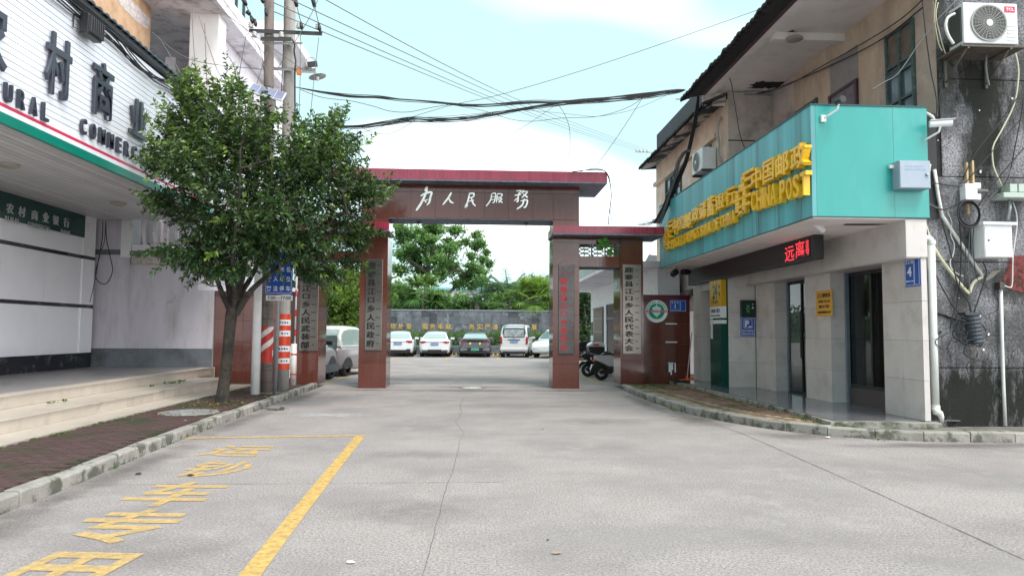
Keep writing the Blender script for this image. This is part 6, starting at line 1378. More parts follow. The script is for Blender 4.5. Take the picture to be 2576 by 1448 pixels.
# planter, hedge, grass, wheel stops
pl_ = thing('planter', 'low grey stone planter in front of the dark wall', 'planter', (-1, 46, 0))
x = -11.
while x < 9:
    b = MB(); b.box(x+.005, x+.595, 45.9, 46.0, 0, .50+random.uniform(0, .0)); obj('stone_block', b, mat('planter_stone', (.13, .15, .16), .6, rnd=.25, var=.3, vscale=5), pl_); x += .6
b = MB(); b.box(-11, 9, 45.88, 46.1, .502, .56); obj('coping', b, MATS['grey_coping'], pl_)
b = MB(); b.box(-11, 9, 46.1, YB, 0, .48); obj('soil', b, M_bed, pl_)
M_hedge = leafmat('hedge_leaf', (.05, .12, .025), (.18, .32, .05), tr=.3, rough=.5)
def leaf_mass(name, boxes, n, size, m_, parent=None, width=.4, seed=1, shell=.35, top=.3, droop=.2, kind='stuff', bias=None):
    """leaves spread in and over ellipsoid lumps"""
    g = np.random.default_rng(seed); B = np.array(boxes, float); vol = (B[:, 3]*B[:, 4]*B[:, 5])**(2/3); idx = g.choice(len(B), n, p=vol/vol.sum()); bb = B[idx]
    u = g.normal(size=(n, 3)); u /= np.linalg.norm(u, axis=1, keepdims=True); r_ = (1-shell*g.random(n)**1.5)[:, None]
    lump = 1+.12*np.sin(u[:, :1]*9+bb[:, :1])*np.sin(u[:, 1:2]*8+bb[:, 1:2])*np.sin(u[:, 2:]*9)*3
    P = bb[:, :3]+u*bb[:, 3:]*r_*lump; d = u+g.normal(size=(n, 3))*.7; d[:, 2] += .1
    s = size*g.uniform(.6, 1.4, n)
    tone = np.clip(top*(.5+.5*u[:, 2])+g.normal(0, .16, n)+(g.random(n) < .06)*.4, 0, 1)
    return fast_mesh(name, leaf_quads(P, d, s, width, g, droop), 4, m_, parent, tone=tone, kind=kind)
h = leaf_mass('hedge', [(-11+i*.55, 46.7, 1.02+.06*math.sin(i*1.7), .5, .5, .50) for i in range(37)], 30000, .075, M_hedge, seed=3, shell=.5, top=.6)
h['label'] = 'clipped green hedge along the foot of the dark stone wall'; h['category'] = 'hedge'; h['kind'] = 'thing'
g_ = leaf_mass('lawn_strip', [(-10+i*.8, 46.25, .52, .5, .25, .08) for i in range(24)], 6000, .06, leafmat('lawn_leaf', (.10, .22, .03), (.2, .36, .05)), seed=4, width=.15)
g_['label'] = 'bright green grass strip in the planter behind the parked cars'; g_['category'] = 'grass'
M_ystop = mat('yellow_rubber', (.6, .42, .03), .6)
for i, x in enumerate((-5.7, -4.5, -3.2, -1.35, -.75, 1.0, 1.55, 3.3, 3.9)):
    t = thing('wheel_stop', 'black and yellow wheel stop against the planter, number %s counting from the left end' % ['one', 'two', 'three', 'four', 'five', 'six', 'seven', 'eight', 'nine'][i], 'wheel stop', (x, 45.5, 0), group='black and yellow wheel stops')
    b = MB(); b.prism([(45.42, 0), (45.45, .10), (45.55, .10), (45.58, 0)], 0, x-.27, x+.27); obj('rubber', b, M_rub, t)
    for k_ in (-1, 1): b = MB(); b.prism([(45.415, 0), (45.446, .104), (45.554, .104), (45.585, 0)], 0, x+k_*.14-.05, x+k_*.14+.05); obj('yellow_band', b, M_ystop, t)
# bay lines of the yard
bl = thing('yard_bay_lines', 'worn yellow bay lines between the cars parked in the yard', 'road marking', (0, 43, 0))
for px in (990, 1124, 1253, 1376): 
    p = aZ(px, 902, 0); s = -.35 if px > 1200 else .35
    b = strip([(p.x, p.y-1.6, 0), (p.x, 45.3, 0)], .1); obj('bay_line', b, M_yel, bl)
b = strip([aZ(818, 965), aZ(905, 935)], .12); obj('bay_line', b, M_yel, bl)
b = strip([aZ(1459, 944), aZ(1512, 966)], .12); obj('bay_line', b, M_yel, bl)
for k_ in range(5):
    p = aZ(1465+3*k_, 930+7*k_); b = strip([(p.x, p.y, 0), (p.x+3, p.y+.3, 0)], .06); obj('thin_bay_line', b, paintmat('faded_white_paint', (.42, .39, .36), .6, 12), bl)
# ------------------------------------------------------------------ vehicles
M_wpaint = mat('white_car_paint', (.74, .76, .77), .22, coat=.6, coords='obj'); M_dpaint = mat('dark_silver_paint', (.16, .165, .19), .25, metal=.6, coat=.6, coords='obj')
M_vpaint = mat('van_white', (.66, .66, .66), .35, coat=.3, coords='obj'); M_cpaint = mat('cream_paint', (.62, .62, .58), .25, coat=.5); M_ppaint = mat('pinkish_grey_paint', (.30, .27, .28), .28, coat=.5); M_clad = mat('grey_cladding', (.09, .105, .12), .55)
M_cglass = mat('car_glass', (.10, .14, .14), .05, spec=.9, coat=.5); M_lglass = mat('bright_rear_glass', (.32, .42, .40), .06, spec=.9, coat=.6); M_tail = mat('tail_light', (.30, .012, .03), .18, coat=.5); M_amber = mat('amber_light', (.6, .2, .02), .2)
M_rim = mat('alloy_rim', (.42, .43, .44), .3, metal=.7); M_drim = mat('dark_steel_rim', (.04, .045, .05), .4); M_wrim = mat('white_hub_cap', (.66, .66, .62), .35)
M_pb = mat('blue_plate', (.02, .16, .42), .4); M_pg = mat('green_plate', (.10, .45, .30), .4); M_trim = mat('black_trim', (.015, .015, .017), .45); M_chrome = mat('chrome', (.6, .6, .6), .12, metal=1)
def wheel(t, x, y, r_, w, rim, sgn, spokes=5, flower=False):
    b = MB(); b.lathe([(r_*.62, -w/2), (r_*.92, -w/2), (r_, -w*.32), (r_, w*.32), (r_*.92, w/2), (r_*.62, w/2)], (x, y, r_), 24, ax=0); ty = obj('wheel', b, M_rub, t)
    b = MB(); xo = x+sgn*w*.40; b.cyl((xo, y, r_), r_*.62, -sgn*.02, ax=0, n=20)
    obj('rim', b, M_drim if flower or spokes else rim, ty)
    b = MB()
    for k_ in range(4 if flower else spokes):
        a = 2*math.pi*k_/(4 if flower else spokes)+(.0 if flower else .3); Mx = Matrix.Translation((xo+sgn*.012, y, r_)) @ Matrix.Rotation(a, 4, 'X')
        if flower: b.lathe([(r_*.22, 0), (r_*.24, sgn*.006), (.0, sgn*.012)], (0, 0, 0), 12, ax=0, M=Mx @ Matrix.Translation((0, 0, r_*.34)))
        else: b.box(0, sgn*.02, -r_*.10, r_*.10, r_*.06, r_*.62, M=Mx)
    b.cyl((xo+sgn*.01, y, r_), r_*.13, sgn*.02, ax=0, n=10); obj('spokes', b, M_wrim if flower else rim, ty)
def car(name, label, cat, loc, rz, L, W, H, deck, gh, paint, paint2=None, glass=M_cglass, rearglass=None, wr=.32, wy=(-.31, .31), rim=M_rim, group=None, zb=.22, flower=False, side_split=(.0,), gw=(.86, .66), clad=False):
    """deck: [(y, z_top, width factor, z_bottom)], gh: [(y, z_top)] of the greenhouse, both along the length"""
    t = thing(name, label, cat, loc, group, local=True, rz=rz); w = W/2; paint2 = paint2 or paint
    def zdeck(y): return float(np.interp(y, [q[0] for q in deck], [q[1] for q in deck]))
    rows = []
    for y, zt, f, zbb in deck:
        ww = w*f; zm = zbb+(zt-zbb)*.55
        ring = [(0, zbb), (.80*ww, zbb), (.93*ww, zbb+.04), (.975*ww, zbb+.15), (ww, zm-.06), (ww, zm+.05), (.985*ww, zt-.14), (.95*ww, zt-.05), (.88*ww, zt-.008), (.6*ww, zt+.012), (0, zt+.02)]
        full = ring+[(-a, c_) for a, c_ in ring[-2:0:-1]]
        rows.append([(a, y*L, c_) for a, c_ in full])
    b = MB(); b.grid(rows, close=True); b.add(rows[0], [tuple(range(len(rows[0])-1, -1, -1))]); b.add(rows[-1], [tuple(range(len(rows[-1])))])
    body = obj('body', b, paint, t); es = body.modifiers.new('edge', 'EDGE_SPLIT'); es.split_angle = R(38)
    rows = []; wb, wt = w*gw[0], w*gw[1]
    for y, zt in gh:
        z0 = zdeck(y)-.02; k_ = min(1, max(0, (zt-z0)/(H-z0))); tw = wb+(wt-wb)*k_
        ring = [(wb, z0), (wb+(tw-wb)*.5, z0+(zt-z0)*.5), (tw+.012, zt-(zt-z0)*.12), (tw-.05, zt-.012*k_), (tw*.6, zt+.02*k_), (0, zt+.03*k_)]
        rows.append([(a, y*L, c_) for a, c_ in ring+[(-a, c_) for a, c_ in ring[-2::-1]]])
    b = MB(); b.grid(rows); cabin = obj('cabin', b, paint2, t); es = cabin.modifiers.new('edge', 'EDGE_SPLIT'); es.split_angle = R(50)
    G = gh
    def gpt(y, k_, sgn, off=.008):   # point on the cabin side: k_ 0 at deck, 1 at roof
        zt = float(np.interp(y, [q[0] for q in G], [q[1] for q in G])); z0 = zdeck(y)-.02; kk = min(1, max(0, (zt-z0)/(H-z0))); tw = wb+(wt-wb)*kk
        return (sgn*(wb+(tw-wb)*k_+off), y*L, z0+(zt-z0)*k_)
    ya, yb = G[0][0], G[-1][0]; i_r = [q[0] for q in G if q[1] > H-.12]; r0_, r1_ = i_r[0], i_r[-1]
    for sgn in (-1, 1):
        cuts = [r0_-.55*(r0_-ya)]+[r0_+(r1_+.10-r0_)*f for f in side_split if f > 0]+[r1_+.70*(yb-r1_)]
        for a, c_ in zip(cuts, cuts[1:]):
            P0 = []; P1 = []; aa, cc_ = a+.006, c_-.006
            for k_ in range(5):
                y = aa+(cc_-aa)*k_/4; P0.append(gpt(y, .10, sgn)); P1.append(gpt(y, .86, sgn))
            # lean the outer ends
            b = MB(); b.grid([P0, P1] if sgn > 0 else [P1, P0]); obj('side_window', b, glass, t)
    def topq(y0, y1, f0, f1, m_, nm):
        z = lambda y: float(np.interp(y, [q[0] for q in G], [q[1] for q in G]))
        def wid(y): z0 = zdeck(y)-.02; k_ = min(1, max(0, (z(y)-z0)/(H-z0))); return wb+(wt-wb)*k_
        s = -1 if y1 < (r0_+r1_)/2 else 1
        P = [[(q*(wid(y)-.07), y*L+s*.012, z(y)+.008+.012*(1-abs(q))) for q in (-1, -.5, 0, .5, 1)] for y in np.linspace(y0, y1, 4)]
        b = MB(); b.grid(P); return obj(nm, b, m_, t)
    topq(ya+(r0_-ya)*.12, ya+(r0_-ya)*.90, 0, 0, rearglass or glass, 'rear_window'); topq(r1_+(yb-r1_)*.10, r1_+(yb-r1_)*.90, 0, 0, glass, 'windscreen')
    for y in wy:
        for sgn in (-1, 1):
            wheel(t, sgn*(w-.12), y*L, wr, .21, rim, sgn, flower=flower)
            b = MB(); n = 16; xo = sgn*(w*.985+.012)
            b.add([(xo, y*L+(wr+.07)*math.cos(math.pi*i/n), max(.2, wr+.0+(wr+.06)*math.sin(math.pi*i/n))) for i in range(n+1)], [tuple(range(n+1)) if sgn > 0 else tuple(range(n, -1, -1))]); obj('wheel_arch', b, M_trim, t)
    if clad:
        for sgn in (-1, 1):
            b = MB(); b.box(sgn*(w-.01), sgn*(w+.012), -.47*L, .47*L, zb, zb+.24); obj('cladding', b, M_clad, t)
    for sgn in (-1, 1):
        b = MB(); b.box(sgn*(w*.9), sgn*(w+.16), (r1_+.08)*L-.05, (r1_+.08)*L+.07, zdeck(r1_)+.02, zdeck(r1_)+.15); obj('mirror', b, paint if not clad else M_trim, t, bev=.03)
    return t
def rear_kit(t, L, W, z_light, light=(.18, .10), plate=M_pb, zpl=.85, bump=.30, mat_l=M_tail, vertical=False, inset=.0, num='A·82C05', bar=False):
    y = -L/2; w = W/2
    for sgn in (-1, 1):
        b = MB(); lw, lh = light; xo = w*.93 if not vertical else w*.97
        if vertical: b.prism([(sgn*(xo-lw), z_light-lh), (sgn*(xo-lw*.8), z_light+lh), (sgn*(xo), z_light+lh*.9), (sgn*(xo+.0), z_light-lh)], 1, y-.035, y+.12)
        else: b.prism([(sgn*(xo-lw*2.2), z_light+lh*.4), (sgn*(xo-lw*1.4), z_light+lh), (sgn*xo, z_light+lh*.8), (sgn*(xo+.0), z_light-lh*.6), (sgn*(xo-lw), z_light-lh)], 1, y-.025, y+.06)
        obj('tail_light', b, mat_l, t, bev=.01)
    b = MB(); b.box(-.22, .22, y-.03, y-.012, zpl-.07, zpl+.07); pl2 = obj('number_plate', b, plate, t)
    b = MB(); vs, fs = glyphs(num, 1, .001); vs = fit(vs, .36, .08); b.add(vs, fs, M=wallM((0, y-.032, zpl), '-y')); obj('plate_number', b, M_plate_w if plate is not M_pg else M_blk, t)
    b = MB(); b.box(-w*.80, w*.80, y-.03, y+.2, .22, bump); obj('lower_bumper', b, M_trim, t, bev=.02)
    if bar: b = MB(); b.box(-w*.6, w*.6, y-.024, y, z_light-.02, z_light+.02); obj('light_bar', b, M_trim, t)
SED = [(-.5, .86, .80, .42), (-.492, .95, .90, .32), (-.47, 1.01, .96, .25), (-.42, 1.04, 1, .22), (-.30, 1.03, 1, .21), (-.1, .98, 1, .21), (.15, .96, 1, .21), (.26, .97, 1, .21), (.36, .90, .99, .22), (.45, .78, .95, .24), (.49, .66, .86, .30), (.5, .56, .78, .36)]
SGH = [(-.42, 1.03), (-.34, 1.20), (-.25, 1.36), (-.17, 1.44), (-.08, 1.47), (.02, 1.46), (.09, 1.38), (.17, 1.19), (.26, .96)]
yR = 41.3   # rear bumper line of the row
def rowx(px): return aZ(px, 899, 0).x*0+aY(px, 880, yR).x
L1 = 4.55
t = car('parked_car', 'white saloon car parked leftmost in the row, rear lamp beside the left gate pillar', 'car', (rowx(997), yR+L1/2, 0), R(2), L1, 1.80, 1.47, SED, SGH, M_wpaint, rearglass=M_lglass, group='cars parked along the stone wall', side_split=(.5,))
rear_kit(t, L1, 1.8, .88, (.20, .075), M_pb, .78, .42, num='A·82C05'); b = MB(); b.box(.5, .72, -L1/2-.03, -L1/2, .42, .47); obj('reflector_slot', b, M_trim, t); b = MB(); b.box(-.5, .5, -L1/2-.02, -L1/2+.02, .885, .90); obj('chrome_strip', b, M_chrome, t)
t = car('parked_car', 'white saloon car with two chrome exhaust tips parked second in the row', 'car', (rowx(1093), yR+L1/2, 0), 0, L1, 1.80, 1.46, SED, SGH, M_wpaint, rearglass=M_lglass, group='cars parked along the stone wall', side_split=(.5,))
rear_kit(t, L1, 1.8, .86, (.19, .07), M_pb, .76, .34, num='B·9N083', bar=False)
for s in (-1, 1):
    b = MB(); b.box(s*.42, s*.78, -L1/2-.045, -L1/2+.05, .35, .43); obj('exhaust_tip', b, M_chrome, t, bev=.02); b = MB(); b.box(s*.46, s*.74, -L1/2-.048, -L1/2-.044, .37, .41); obj('exhaust_hole', b, M_trim, t)
b = MB(); b.box(-.4, .4, -L1/2-.035, -L1/2+.1, .30, .44); obj('diffuser', b, M_trim, t); b = MB(); b.box(-.62, .62, -L1/2-.018, -L1/2+.01, .87, .885); obj('crease', b, M_trim, t)
t = car('parked_car', 'dark silver saloon car with a green plate parked between the white saloon and the van', 'car', (rowx(1195), yR+L1/2, 0), 0, L1, 1.84, 1.47, SED, SGH, M_dpaint, rearglass=M_lglass, group='cars parked along the stone wall', side_split=(.5,))
rear_kit(t, L1, 1.84, .90, (.20, .05), M_pg, .46, .32, num='B·F21051', bar=True)
b = MB(); b.box(-.85, .85, -L1/2-.05, -L1/2+.12, 1.0, 1.03); obj('spoiler', b, M_dpaint, t, bev=.01)
b = MB(); b.box(-.62, .62, -L1/2-.026, -L1/2, .38, .55); obj('plate_recess', b, M_trim, t)
for s in (-1, 1):
    b = MB(); b.cyl((s*.28, -L1/2-.02, .80), .06, -.006, ax=1, n=16); obj('yellow_sticker', b, mat('yellow_sticker', (.75, .75, .05), .5), t)
    for k_ in range(3): b = MB(); b.box(s*.45, s*.86, -L1/2-.034, -L1/2-.01, .40+k_*.05, .42+k_*.05); obj('bumper_slat', b, M_chrome, t)
VAN = [(-.5, .98, .90, .34), (-.49, 1.02, .96, .28), (-.46, 1.04, 1, .25), (-.2, 1.04, 1, .24), (.25, 1.04, 1, .24), (.36, 1.02, .98, .24), (.44, .94, .96, .26), (.49, .80, .90, .32), (.5, .66, .82, .38)]
VGH = [(-.497, 1.03), (-.485, 1.45), (-.465, 1.74), (-.42, 1.86), (-.3, 1.89), (.1, 1.88), (.2, 1.80), (.30, 1.45), (.40, 1.0)]
L2 = 4.0
t = car('parked_van', 'white minivan with a large rear window parked beside the dark silver car', 'van', (aY(1306, 880, yR).x, yR-.2+L2/2, 0), R(-9), L2, 1.66, 1.89, VAN, VGH, M_vpaint, glass=M_cglass, rearglass=M_cglass, group='cars parked along the stone wall', side_split=(.33, .66), gw=(.97, .84), wr=.29, wy=(-.36, .33))
w = .83; y = -L2/2
rear_kit(t, L2, 1.66, 1.0, (.13, .21), M_pb, .93, .36, vertical=True, num='B·9C655')
b = MB(); b.box(-.62, .62, y-.015, y+.14, 1.16, 1.66, M=Matrix.Translation((0, .0, 0))); obj('rear_window_frame', b, M_trim, t, bev=.05)
b = MB(); b.box(-.57, .57, y-.022, y-.016, 1.20, 1.62); obj('rear_glass', b, mat('pale_van_glass', (.34, .38, .40), .08, spec=.9, var=.5, vscale=5, coords='obj'), t, bev=.002)
b = MB(); b.box(-.36, .36, y-.03, y-.01, 1.02, 1.06); obj('handle_strip', b, M_trim, t)
b = MB(); b.prism([(-.07, 1.15), (0, 1.08), (.07, 1.15), (.05, 1.15), (0, 1.105), (-.05, 1.15)], 1, y-.03, y-.016); obj('emblem', b, M_chrome, t)
b = MB(); b.box(-.80, .80, y-.06, y+.1, .42, .56); obj('bumper', b, M_vpaint, t, bev=.03)
SUV = [(-.5, .95, .86, .40), (-.48, 1.02, .95, .3), (-.42, 1.06, 1, .26), (-.1, 1.05, 1, .25), (.2, 1.03, 1, .25), (.36, .98, .99, .26), (.45, .88, .95, .28), (.49, .74, .88, .34), (.5, .62, .8, .4)]
UGH = [(-.47, 1.06), (-.42, 1.40), (-.34, 1.60), (-.2, 1.67), (0, 1.67), (.08, 1.58), (.17, 1.32), (.27, 1.03)]
t = car('parked_car', 'white sport utility car parked at an angle beside the inner right gate pillar', 'car', (aY(1402, 880, 42.2).x, 42.2, 0), R(155), 4.5, 1.85, 1.67, SUV, UGH, M_wpaint, wr=.35, clad=True, side_split=(.4,))
def rotv(a, x, y): a = R(a); return Vector((x*math.cos(a)-y*math.sin(a), x*math.sin(a)+y*math.cos(a), 0))
MIC = [(-.5, .92, .84, .34), (-.47, .98, .95, .26), (-.40, 1.0, 1, .22), (0, .98, 1, .21), (.3, .97, 1, .22), (.42, .90, .96, .24), (.48, .78, .88, .3), (.5, .66, .8, .36)]
MGH = [(-.48, .99), (-.45, 1.32), (-.37, 1.56), (-.2, 1.64), (.05, 1.63), (.18, 1.48), (.30, 1.2), (.40, .95)]
p = aZ(867, 946)-rotv(-15, .64, -1.0); t = car('small_electric_car', 'small two tone pinkish grey city car seen through the left side opening', 'car', (p.x, p.y, 0), R(-15), 3.05, 1.52, 1.64, MIC, MGH, M_ppaint, M_cpaint, glass=M_lglass, wr=.29, wy=(-.33, .33), flower=True, gw=(.93, .74), side_split=(.45,))
b = MB(); b.box(-.60, .60, -1.54, -1.50, .9, 1.35); obj('rear_hatch_glass', b, M_cglass, t, bev=.05)
p = Vector((-4.52, 22.4, 0))-rotv(-7, .72, 1.12); t = car('dark_suv', 'grey clad white car half hidden behind the outer left gate pillar', 'car', (p.x, p.y, 0), R(-7), 3.6, 1.66, 1.66, SUV, UGH, M_ppaint, M_wpaint, wr=.33, rim=M_drim, clad=True, side_split=(.4,))
p = aZ(1464, 906); t = car('parked_car', 'white saloon car behind the scooters near the guardhouse corner', 'car', (p.x+1.25, p.y+.6, 0), R(75), 4.4, 1.8, 1.5, SED, SGH, M_wpaint, side_split=(.5,))
# ------------------------------------------------------------------ scooters
def scooter(label, p, rz, body, box_top, box_bot, group='scooters parked by the guardhouse'):
    t = thing('scooter', label, 'scooter', (p[0], p[1], 0), group, local=True, rz=rz)   # +x is forward, rear wheel at 0
    for x in (0, 1.28):
        b = MB(); b.lathe([(.12, -.05), (.19, -.055), (.225, -.03), (.23, 0), (.225, .03), (.19, .055), (.12, .05)], (x, 0, .23), 24, ax=1); wv = obj('wheel', b, M_rub, t)
        b = MB(); b.cyl((x, -.02, .23), .13, .04, ax=1, n=16); obj('rim', b, M_drim, wv)
        b = MB()
        for k_ in range(3): b.box(-.012, .012, -.03, .03, 0, .13, M=Matrix.Translation((x, 0, .23)) @ Matrix.Rotation(k_*2.09+.3, 4, 'Y'))
        obj('spokes', b, M_steel, wv)
    def side(pts, w_, m_, nm, bev=.02):
        b = MB(); b.prism(pts, 1, -w_, w_); return obj(nm, b, m_, t, bev=bev)
    side([(-.30, .66), (-.18, .78), (.25, .80), (.62, .70), (.66, .55), (.45, .42), (.20, .44), (.0, .55)], .15, body, 'rear_body', .04)
    side([(-.02, .78), (.08, .86), (.35, .84), (.62, .80), (.66, .76), (.25, .76)], .13, M_black, 'seat', .03)
    side([(.42, .44), (.66, .50), (.70, .36), (1.02, .36), (1.04, .28), (.42, .26)], .16, M_trim, 'floor', .02)
    side([(.98, .34), (1.06, .34), (1.14, .92), (1.02, .96), (.95, .6)], .17, body, 'leg_shield', .02)
    side([(1.05, .50), (1.30, .50), (1.50, .34), (1.52, .30), (1.28, .44), (1.08, .42)], .07, body, 'front_mudguard', .01)
    side([(-.32, .40), (-.22, .52), (.05, .50), (.18, .50), (.14, .46), (-.1, .46), (-.24, .36), (-.34, .22), (-.37, .24)], .06, M_trim, 'rear_mudguard', .01)
    side([(-.08, .30), (.30, .38), (.42, .30), (.30, .20), (-.05, .19)], .09, M_black, 'swing_arm', .02)
    b = MB(); b.tube([(1.27, 0, .25), (1.20, 0, .55), (1.08, 0, .98)], .025, 8); obj('fork', b, M_dsteel, t)
    b = MB(); b.tube(curve_pts([(.98, -.33, 1.04), (1.05, -.18, 1.03), (1.08, 0, 1.0), (1.05, .18, 1.03), (.98, .33, 1.04)]), .016, 8); obj('handlebar', b, M_dsteel, t)
    side([(1.0, .95), (1.18, .90), (1.20, 1.02), (1.06, 1.10)], .12, body, 'headset', .03)
    for s in (-1, 1):
        b = MB(); b.tube([(1.05, s*.22, 1.03), (1.02, s*.30, 1.22)], .007, 5); b.box(-.01, .01, -.06, .06, -.04, .05, M=Matrix.Translation((1.02, s*.32, 1.26))); obj('mirror', b, M_black, t)
        b = MB(); b.box(-.28, -.22, s*.10-.03, s*.10+.03, .58, .66); obj('indicator', b, M_amber, t, bev=.015)
    b = MB(); b.box(-.33, -.25, -.09, .09, .64, .72); obj('tail_light', b, M_tail, t, bev=.01)
    b = MB(); b.add([(-.36, -.08, .34), (-.36, .08, .34), (-.30, .08, .50), (-.30, -.08, .50)], [(0, 1, 2, 3)]); obj('number_plate', b, M_plate_w, t)
    b = MB(); b.tube([(-.20, -.12, .80), (-.34, -.10, .84), (-.34, .10, .84), (-.20, .12, .80)], .014, 6); obj('rack', b, M_steel, t)
    # top box
    b = MB(); b.prism([(-.42, .90), (-.36, .87), (.02, .87), (.06, .90), (.07, 1.04), (-.45, 1.04)], 1, -.19, .19); obj('top_box', b, box_bot, t, bev=.02)
    b = MB(); b.prism([(-.46, 1.045), (.08, 1.045), (.06, 1.12), (-.02, 1.19), (-.30, 1.19), (-.42, 1.12)], 1, -.20, .20); obj('top_box_lid', b, box_top, t, bev=.03)
    b = MB(); b.tube([(.40, -.12, .26), (.45, -.22, .04)], .012, 6); obj('side_stand', b, M_steel, t)
    return t
M_scw = mat('scooter_white', (.66, .67, .70), .25, coat=.4)
p = aZ(1513, 956); t = scooter('white and black scooter with a white lidded top box nearest the gateway', (p.x, p.y), R(4), M_scw, M_scw, M_black)
b = MB(); b.box(-.30, -.12, -.205, -.2, 1.07, 1.13); obj('red_sticker', b, M_redln, t)
p = aZ(1479, 947); scooter('black scooter with a large black top box behind the white one', (p.x, p.y), R(8), M_black, M_black, M_black)
scooter('grey scooter with a black top box, furthest of the parked scooters', (p.x+.35, p.y+1.0), R(12), mat('scooter_grey', (.2, .2, .22), .3), M_black, M_black)
# ------------------------------------------------------------------ guardhouse
gh_ = thing('guardhouse', 'white guardhouse with barred window, brown door and overhanging flat roof right of the yard', 'building', (6, 27, 0))
b = MB(); b.box(5.3, 5.95, 20.5, 32.6, 0, 3.38); b.box(5.95, 9.5, 24, 32.6, 0, 3.38); obj('wall', b, M_white, gh_)
b = MB(); b.box(3.9, 6.0, 20.3, 33.6, 3.382, 3.56); obj('roof_slab', b, M_whitep, gh_)
y = 20.3
while y < 33.5: b = MB(); b.box(3.88, 3.899, y+.01, y+.27, 3.50, 3.80); obj('edge_tile', b, mat('pale_edge_tile', (.5, .55, .52), .3, rnd=.1), gh_); y += .28
b = MB(); b.box(3.9, 4.1, 20.3, 33.6, 3.562, 3.79); obj('parapet', b, M_whitep, gh_)
b = MB(); b.box(5.28, 5.299, 29.3, 31.5, 1.0, 2.55); wdw = obj('window', b, M_dark, gh_)
for i in range(13): b = MB(); b.tube([(5.24, 29.35+i*.175, 1.0), (5.24, 29.35+i*.175, 2.55)], .022, 5); obj('bar', b, mat('pale_bar', (.45, .42, .36), .5), wdw)
for z in (1.0, 1.5, 2.05, 2.52): b = MB(); b.box(5.21, 5.23, 29.3, 31.5, z, z+.035); obj('rail', b, MATS['pale_bar'], wdw)
b = MB(); b.box(5.27, 5.299, 26.8, 28.5, 0, 2.6); obj('door', b, mat('brown_door', (.05, .02, .02), .4), gh_)
b = MB(); b.box(5.25, 5.269, 28.38, 28.5, 0, 2.6); b.box(5.25, 5.269, 26.8, 28.38, 2.0, 2.08); obj('door_frame', b, M_dpaint, gh_)
b = MB(); b.box(5.27, 5.299, 32.0, 32.4, 1.35, 1.95); obj('notice_board', b, mat('notice_dark', (.12, .12, .12), .6, var=.6, vscale=9), gh_)
# shed and tarp beyond the red wall
t = thing('old_shed', 'mouldy broken shed wall with a grey tarpaulin over it between gateway and post office', 'shed', (6, 25.5, 0))
b = MB(); b.box(5.85, 7.5, 25.5, 28, 0, 3.75); obj('wall', b, mat('mouldy_wall', (.16, .15, .13), .95, var=.5, vscale=3, dirt=(.03, .035, .02), dscale=2.5, dlo=.45, dhi=.6), t)
b = MB(); b.box(6.0, 7.4, 25.4, 25.49, 0, 2.9); obj('white_patch', b, M_rlight, t)
b = MB(); b.add([(6.2, 25.2, 4.3), (6.62, 25.2, 4.25), (6.6, 25.1, 3.8), (6.05, 25.1, 3.75), (6.0, 25.15, 3.95)], [(0, 1, 2, 3, 4)]); obj('tarpaulin', b, mat('grey_tarp', (.30, .31, .33), .4, bump=1, bscale=8), t)
b = MB(); b.tube([(6.66, 24.4, 1.0), (6.66, 24.4, 5.2)], .03, 6); obj('white_pole', b, M_pvc, t)
b = MB(); b.box(6.085, 6.099, 19.65, 23.7, 2.1, 3.2); obj('pale_lower_render', b, mat('stained_white_render', (.56, .51, .49), .95, var=.12, vscale=3, dirt=(.12, .11, .10), dscale=1.4, dlo=.56, dhi=.72, bump=.5, bscale=25), post)
b = MB(); b.prism([(5.95, 2.50), (6.10, 2.55), (6.10, 2.75), (5.95, 2.62)], 1, 19.65, 23.5); obj('mossy_ledge', b, mat('mossy_ledge', (.16, .14, .12), .95, var=.4, vscale=4, dirt=(.03, .03, .025), dscale=3), post)
# ================================================================== trees
M_bark = mat('tree_bark', (.052, .043, .034), .95, var=.3, vscale=9, bump=.9, bscale=35, dirt=(.02, .018, .016), dscale=4, dlo=.45, dhi=.6, dirt2=(.15, .14, .115), d2scale=9, d2lo=.60, d2hi=.72)
M_leaf = leafmat('osmanthus_leaf', (.027, .066, .023), (.22, .36, .05), tr=.22, rough=.30)
def skeleton(t, root, forks, tips, r_root, m_, name='branch', thick=.010, maxd=9):
    """grow branches from fork nodes to every tip by hooking it to the closest earlier node"""
    nodes = [(Vector(f), None) for f in forks]; N_ = [np.array(f) for f in forks]; par = [-1]*len(forks); order = sorted(tips, key=lambda p: min((Vector(p)-Vector(f)).length for f in forks))
    segs = []
    A = np.array(N_, float)
    for p in order:
        p = np.array(p); d = np.linalg.norm(A-p, axis=1)+np.maximum(0, (A[:, 2]-p[2]))*.9; i = int(np.argmin(d)); q = A[i]
        mid = q+(p-q)*.5+RNG.normal(0, .03, 3)*np.linalg.norm(p-q)*1.5; mid[2] += .04*np.linalg.norm(p-q)
        A = np.vstack([A, mid, p]); par += [i, len(par)]; 
    cnt = np.zeros(len(par))
    for k_ in range(len(par)-1, -1, -1):
        cnt[k_] += 1
        if par[k_] >= 0: cnt[par[k_]] += cnt[k_]
    b = MB()
    for k_ in range(len(par)):
        if par[k_] < 0: continue
        r1 = thick*.45*min(cnt[k_], 400)**.42; r2 = thick*.45*min(cnt[par[k_]], 400)**.42
        b.tube([A[par[k_]], A[k_]], [min(r2, r1*1.6), r1], 5 if r1 < .02 else 7, cap=False)
    return obj(name, b, m_, t)
